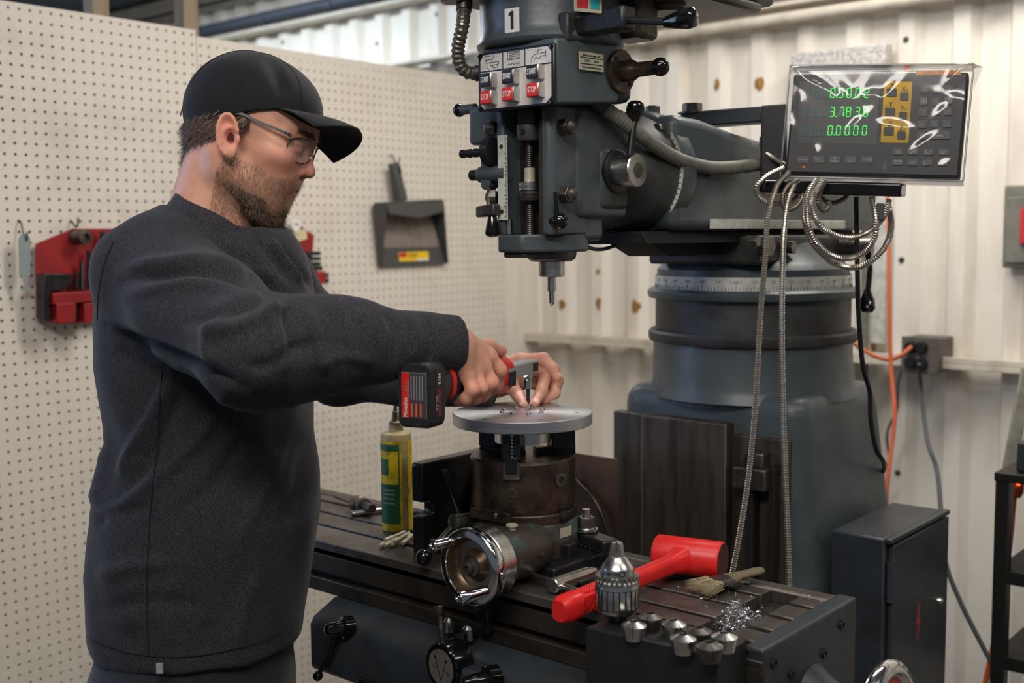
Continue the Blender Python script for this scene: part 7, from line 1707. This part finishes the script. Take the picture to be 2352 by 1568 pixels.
c = pD(367, 1534, 1.585); MB().box(c, (0.009, 0.004, 0.014), (RH, FH, Z3)).build('belt_tag', 'print_grey', person)

# ---- right hand (grips the driver)
def finger(P, pts, r, d, k=0.006): return smin(d, chain(P, pts, r, 0.005), k)
Rk = dict(i=[pD(1120, 818, 1.665), pD(1147, 850, 1.672), pD(1139, 884, 1.684), pD(1122, 900, 1.697)],
          m=[pD(1101, 833, 1.642), pD(1127, 878, 1.640), pD(1107, 907, 1.648), pD(1085, 918, 1.662)],
          r=[pD(1083, 848, 1.624), pD(1104, 890, 1.618), pD(1090, 914, 1.626), pD(1069, 922, 1.64)],
          p=[pD(1070, 858, 1.610), pD(1086, 895, 1.603), pD(1070, 915, 1.608), pD(1053, 922, 1.62)],
          t=[pD(1085, 800, 1.665), pD(1120, 796, 1.708), pD(1150, 806, 1.735)])
wr = [pD(1062, 782, 1.628), pD(1056, 792, 1.615), pD(1051, 802, 1.603), pD(1048, 812, 1.596)]
def rhand(P):
    d = s_cap(P, WN-nrm(WN-EN)*0.05, pD(1050, 794, 1.612), 0.028, 0.0265)
    for w_, k in zip(wr, 'imrp'):
        d = smin(d, s_cap(P, w_, Rk[k][0], 0.0170, 0.0135), 0.012)
    d = smin(d, s_cap(P, pD(1075, 815, 1.632), pD(1100, 845, 1.64), 0.020, 0.018), 0.012)
    for k, sc_ in zip('imrp', (1.0, 1.03, 0.97, 0.86)):
        d = finger(P, Rk[k], [0.0128*sc_, 0.0112*sc_, 0.0098*sc_, 0.0084*sc_], d, 0.005)
        d = smin(d, s_ell(P, Rk[k][0]-_F*0.003, (0.0122*sc_,)*3), 0.006)
    return finger(P, Rk['t'], [0.016, 0.012, 0.0095], d, 0.01)
ap = np.array([p for k in Rk.values() for p in k]+[WN-nrm(WN-EN)*0.05]); rv, rf = surface_nets(rhand, ap.min(0)-0.03, ap.max(0)+0.03, 0.0019)
rv = relax(rv, rf, 1, 0.4)
def hand_tint(v, tips, mids):
    t = np.tile(lin(212, 156, 132), (len(v), 1))
    for p in mids: t = blend(t, 0.5*np.exp(-(((v-p)**2).sum(1))/0.0135**2), lin(206, 128, 108))
    for p in tips: t = blend(t, 0.5*np.exp(-(((v-p)**2).sum(1))/0.014**2), lin(216, 140, 124))
    return t
# creases across the knuckles
rn = normals(rv, rf); cre = np.zeros(len(rv))
for k in 'imrp':
    ax = nrm(Rk[k][1]-Rk[k][0])
    for p in (Rk[k][1], Rk[k][0]):
        for o in (-0.0042, -0.0014, 0.0014, 0.0042): cre += 0.0006*np.exp(-((rv-p)@ax-o)**2/0.0007**2)*(np.linalg.norm(rv-p, axis=1) < 0.016)
rv = rv-rn*cre[:, None]
org_mesh('right_hand', rv, rf, 'skin', person, hand_tint(rv, [Rk[k][-1] for k in Rk], [Rk[k][j] for k in 'imrp' for j in (0, 1)]))
# ---- left hand (pinches the bit)
bt = pZ(1213, 934, 1.2215); dB = (bt-CAM)@_F
q = lambda x, y, o: pD(x, y, dB+o)
Lk = dict(i=[q(1196, 828, 0.060), q(1248, 824, 0.045), q(1272, 848, 0.030), q(1280, 866, 0.024)],
          m=[q(1208, 842, 0.072), q(1254, 858, 0.045), q(1244, 898, 0.018), q(1229, 924, 0.004)],
          r=[q(1210, 858, 0.082), q(1280, 874, 0.066), q(1274, 903, 0.048), q(1250, 918, 0.036)],
          p=[q(1205, 874, 0.088), q(1262, 892, 0.082), q(1256, 912, 0.068), q(1238, 920, 0.058)],
          t=[q(1150, 868, 0.058), q(1172, 884, 0.034), q(1190, 908, 0.012), q(1203, 927, 0.002)])
wl = [q(1140, 856, 0.075), q(1136, 866, 0.085), q(1132, 876, 0.092), q(1130, 886, 0.095)]
def lhand(P):
    d = s_cap(P, WF-nrm(WF-EF)*0.04, q(1140, 872, 0.085), 0.027, 0.027)
    for w_, k in zip(wl, 'imrp'): d = smin(d, s_cap(P, w_, Lk[k][0], 0.020, 0.0145), 0.014)
    for k, sc_ in zip('imrp', (1.0, 1.03, 0.97, 0.86)): d = finger(P, Lk[k], [0.0125*sc_, 0.0108*sc_, 0.0094*sc_, 0.0076*sc_], d, 0.005)
    return finger(P, Lk['t'], [0.018, 0.0135, 0.0105, 0.0082], d, 0.008)
ap = np.array([p for k in Lk.values() for p in k]+[WF-nrm(WF-EF)*0.04]); lv, lf = surface_nets(lhand, ap.min(0)-0.03, ap.max(0)+0.03, 0.0019)
lv = relax(lv, lf, 1, 0.4)
org_mesh('left_hand', lv, lf, 'skin', person, hand_tint(lv, [Lk[k][-1] for k in Lk], [Lk[k][1] for k in 'imrp']))
def nail(tip, prev, side, name):
    d = nrm(tip-prev); s_ = nrm(side-d*(side@d)); t = np.cross(d, s_); c = tip-d*0.001+s_*0.0072
    MB().lathe(c, s_, [(-0.0015, 0.0052), (0.0002, 0.0050), (0.0009, 0.003), (0.0011, 0.0001)], 14).build(name, 'nail', person, smooth=60)
nail(Lk['i'][-1], Lk['i'][-2], nrm(RH*0.7-FH*0.6), 'fingernail'); nail(Lk['m'][-1], Lk['m'][-2], -FH+Z3*0.1, 'fingernail'); nail(Lk['t'][-1], Lk['t'][-2], -FH-RH*0.1, 'fingernail')

# ================================================================== CORDLESS RIGHT ANGLE DRIVER (held)
hd = q(1212, 841, 0.0); hd = bt+V(0, 0, 1)*((hd-bt)[2])            # head stands above the bit
bat = pD(972, 897, 1.545); ta = nrm(hd-bat); tl = np.linalg.norm(hd-bat)
ts = nrm(np.cross(ta, Z3)); tu = np.cross(ts, ta)                   # ts: to the right of the axis (towards camera side), tu: up
drv = thing('cordless_driver', 'red and black cordless right angle driver in the man right hand', 'power tool', bat-tu*0.045)
def oval(c, w_, h_, n=24, sq=2.6): return [c+ts*(w_/2*math.copysign(abs(cos(2*pi*k/n))**(2/sq), cos(2*pi*k/n)))+tu*(h_/2*math.copysign(abs(sin(2*pi*k/n))**(2/sq), sin(2*pi*k/n))) for k in range(n)]
AX = lambda t, dz=0.0: bat+ta*t+tu*dz
prof = [(0.018, 0.050, 0.062, -0.006), (0.035, 0.046, 0.052, 0.004), (0.06, 0.043, 0.046, 0.006), (0.12, 0.040, 0.042, 0.006), (0.185, 0.042, 0.044, 0.004)]
MB().loft([oval(AX(t, dz), w_, h_) for t, w_, h_, dz in prof]).build('grip', 'tool_black', drv, smooth=50)
m = MB(); rr_ = [oval(AX(t, dz), w_+0.003, h_+0.003) for t, w_, h_, dz in ((0.046, 0.0455, 0.050, 0.005), (0.056, 0.0442, 0.0475, 0.0058))]; m.loft(rr_).build('red_band', 'tool_red', drv, smooth=50)
MB().loft([oval(AX(t, dz), w_, h_) for t, w_, h_, dz in ((0.180, 0.046, 0.048, 0.004), (0.195, 0.060, 0.060, 0.002), (0.240, 0.060, 0.060, 0.0), (0.256, 0.050, 0.048, 0.0), (0.262, 0.036, 0.034, 0.0))]).build('gearbox_shroud', 'tool_red', drv, smooth=50)
g = MB().box(AX(0.232)-ts*0.0+ts*0.0302-tu*0.006, (0.026, 0.0012, 0.022), (ta, ts, tu)).build('shroud_label', 'tool_black', drv, bevel=0.0004)
MB().box(AX(0.232)+ts*0.0303+tu*0.008, (0.026, 0.0008, 0.005), (ta, ts, tu)).build('label_stripe', 'print_grey', drv)
# right angle head
MB().loft([[AX(t)+ts*sx*w_/2+tu*sz*h_/2 for sx, sz in ((-1, -1), (1, -1), (1, 1), (-1, 1))] for t, w_, h_ in ((0.255, 0.026, 0.021), (tl-0.018, 0.027, 0.0225), (tl+0.012, 0.027, 0.0225), (tl+0.016, 0.022, 0.019))]).build('gear_head', 'tool_gearcase', drv, bevel=0.003)
MB().box(AX(tl+0.001)+ts*0.0137, (0.022, 0.0008, 0.013), (ta, ts, tu)).build('head_label', 'tool_black', drv)
zr2 = lambda row: zrow(bt[0], bt[1], row)
bx = V(bt[0], bt[1], 0)
MB().lathe(bx, Z3, [(zr2(892), 0.0055), (zr2(891), 0.0068), (zr2(872), 0.0072), (zr2(870), 0.0062), (zr2(868), 0.0078), (zr2(852), 0.0078)], 24).build('bit_holder', 'chrome', drv, smooth=25)
MB().lathe(bx, Z3, [(zr2(926), 0.0022), (zr2(920), 0.0034), (zr2(891), 0.0034)], 6).build('driver_bit', 'black_satin', drv)
MB().lathe(bx, Z3, [(1.2215, 0.0048), (1.225, 0.0048), (1.2262, 0.003)], 14).build('screw_head', 'steel', plate)
MB().sphere(AX(tl-0.012)-tu*0.013, 0.003, 8).build('work_light', mat('led_white', (1, 1, 1, 1), 0.3, emit=(0.8, 0.85, 1, 1), estr=12.0), drv)
_l = bpy.data.lights.new('driver_led', 'SPOT'); _l.energy = 0.06; _l.color = (0.8, 0.86, 1.0); _l.spot_size = radians(75); _l.shadow_soft_size = 0.004
_lo = bpy.data.objects.new('driver_led', _l); COL.objects.link(_lo); _lo.location = AX(tl-0.014)-tu*0.018-FH*0.004; _lo.rotation_euler = (Vector(bt)-_lo.location).to_track_quat('-Z', 'Y').to_euler()
# battery pack
bn_ = -ta; bw, bh = 0.054, 0.088
bc = bat-ta*0.004-tu*0.004
def rr4(c, w_, h_, r_, n=5):
    out = []
    for sx, sz, a0 in ((1, 1, 0), (-1, 1, 90), (-1, -1, 180), (1, -1, 270)):
        for k in range(n): a_ = radians(a0+90*k/(n-1)); out.append(c-ts*0+ts*(sx*(w_/2-r_)+r_*cos(a_))+tu*(sz*(h_/2-r_)+r_*sin(a_)))
    return out
btt = MB().loft([rr4(bc+ta*0.020, bw-0.004, bh-0.006, 0.010), rr4(bc+ta*0.014, bw, bh, 0.010), rr4(bc-ta*0.016, bw, bh, 0.010), rr4(bc-ta*0.021, bw-0.006, bh-0.006, 0.008)]).build('battery_pack', 'tool_black', drv, smooth=35)
fc_ = bc-ta*0.0212; fr = -ts*1.0; fr = nrm(np.cross(tu, bn_))           # label right, as read
def lab(u0, u1, v0, v1, name, mt, off=0.0, t=0.0006): 
    return MB().prism([fc_+bn_*off+fr*u+tu*v for u, v in ((u0, v0), (u1, v0), (u1, v1), (u0, v1))], bn_*t).build(name, mt, btt, smooth=0)
lab(-0.019, 0.0185, -0.030, 0.031, 'label_border', 'print_grey'); lab(-0.0185, 0.018, -0.0295, 0.0305, 'label_ground', 'vinyl_grey', 0.0004); lab(-0.0185, -0.0070, -0.0295, 0.0305, 'label_field', 'tool_red', 0.0008)
text('lettering', 'Milwaukee', 0.0085, fc_+bn_*0.0016-fr*0.0125-tu*0.016, tu, -fr, 'print_white', btt, depth=0.0003, sx=0.72)
text('lettering', '3.0 Ah\nBATTERY PACK', 0.0040, fc_+bn_*0.0016-fr*0.0100+tu*0.009, tu, -fr, 'print_grey', btt, depth=0.0003, sx=0.8)
for k in range(5): lab(-0.0045+0.0042*k, -0.0035+0.0042*k, -0.006, 0.027, 'label_text', 'print_grey', 0.0010, 0.0002)
for k in range(3): lab(-0.0045+0.0068*k, -0.0022+0.0068*k, -0.028, -0.010, 'label_text', 'print_orange', 0.0010, 0.0002)
sd0 = bc+fr*(bw/2); sn0 = fr
sp0 = MB().prism([sd0+sn0*0.0002+ta*a+tu*b for a, b in ((-0.012, -0.03), (0.012, -0.03), (0.012, 0.033), (-0.012, 0.033))], sn0*0.0006).build('side_label', 'panel_black', btt, smooth=0)
text('lettering', 'M12', 0.0085, sd0+sn0*0.0009-ta*0.002+tu*0.022, -tu, ta, 'print_white', btt, depth=0.0003, bold=True)
text('lettering', 'REDLITHIUM', 0.0070, sd0+sn0*0.0009-ta*0.002-tu*0.010, -tu, ta, 'label_red', btt, depth=0.0003, bold=True, sx=0.9)
text('lettering', 'XC 3.0', 0.0070, sd0+sn0*0.0009-ta*0.009-tu*0.010, -tu, ta, 'print_grey', btt, depth=0.0003, bold=True)
for u, v in ((0.010, 0.0365), (-0.017, -0.037), (0.012, -0.037), (-0.004, -0.037), (0.022, 0.012), (0.022, -0.012)):
    MB().lathe(fc_+fr*u+tu*v, bn_, [(-0.003, 0.0032), (0.0004, 0.0032)], 12).build('screw_recess', 'print_black', btt)
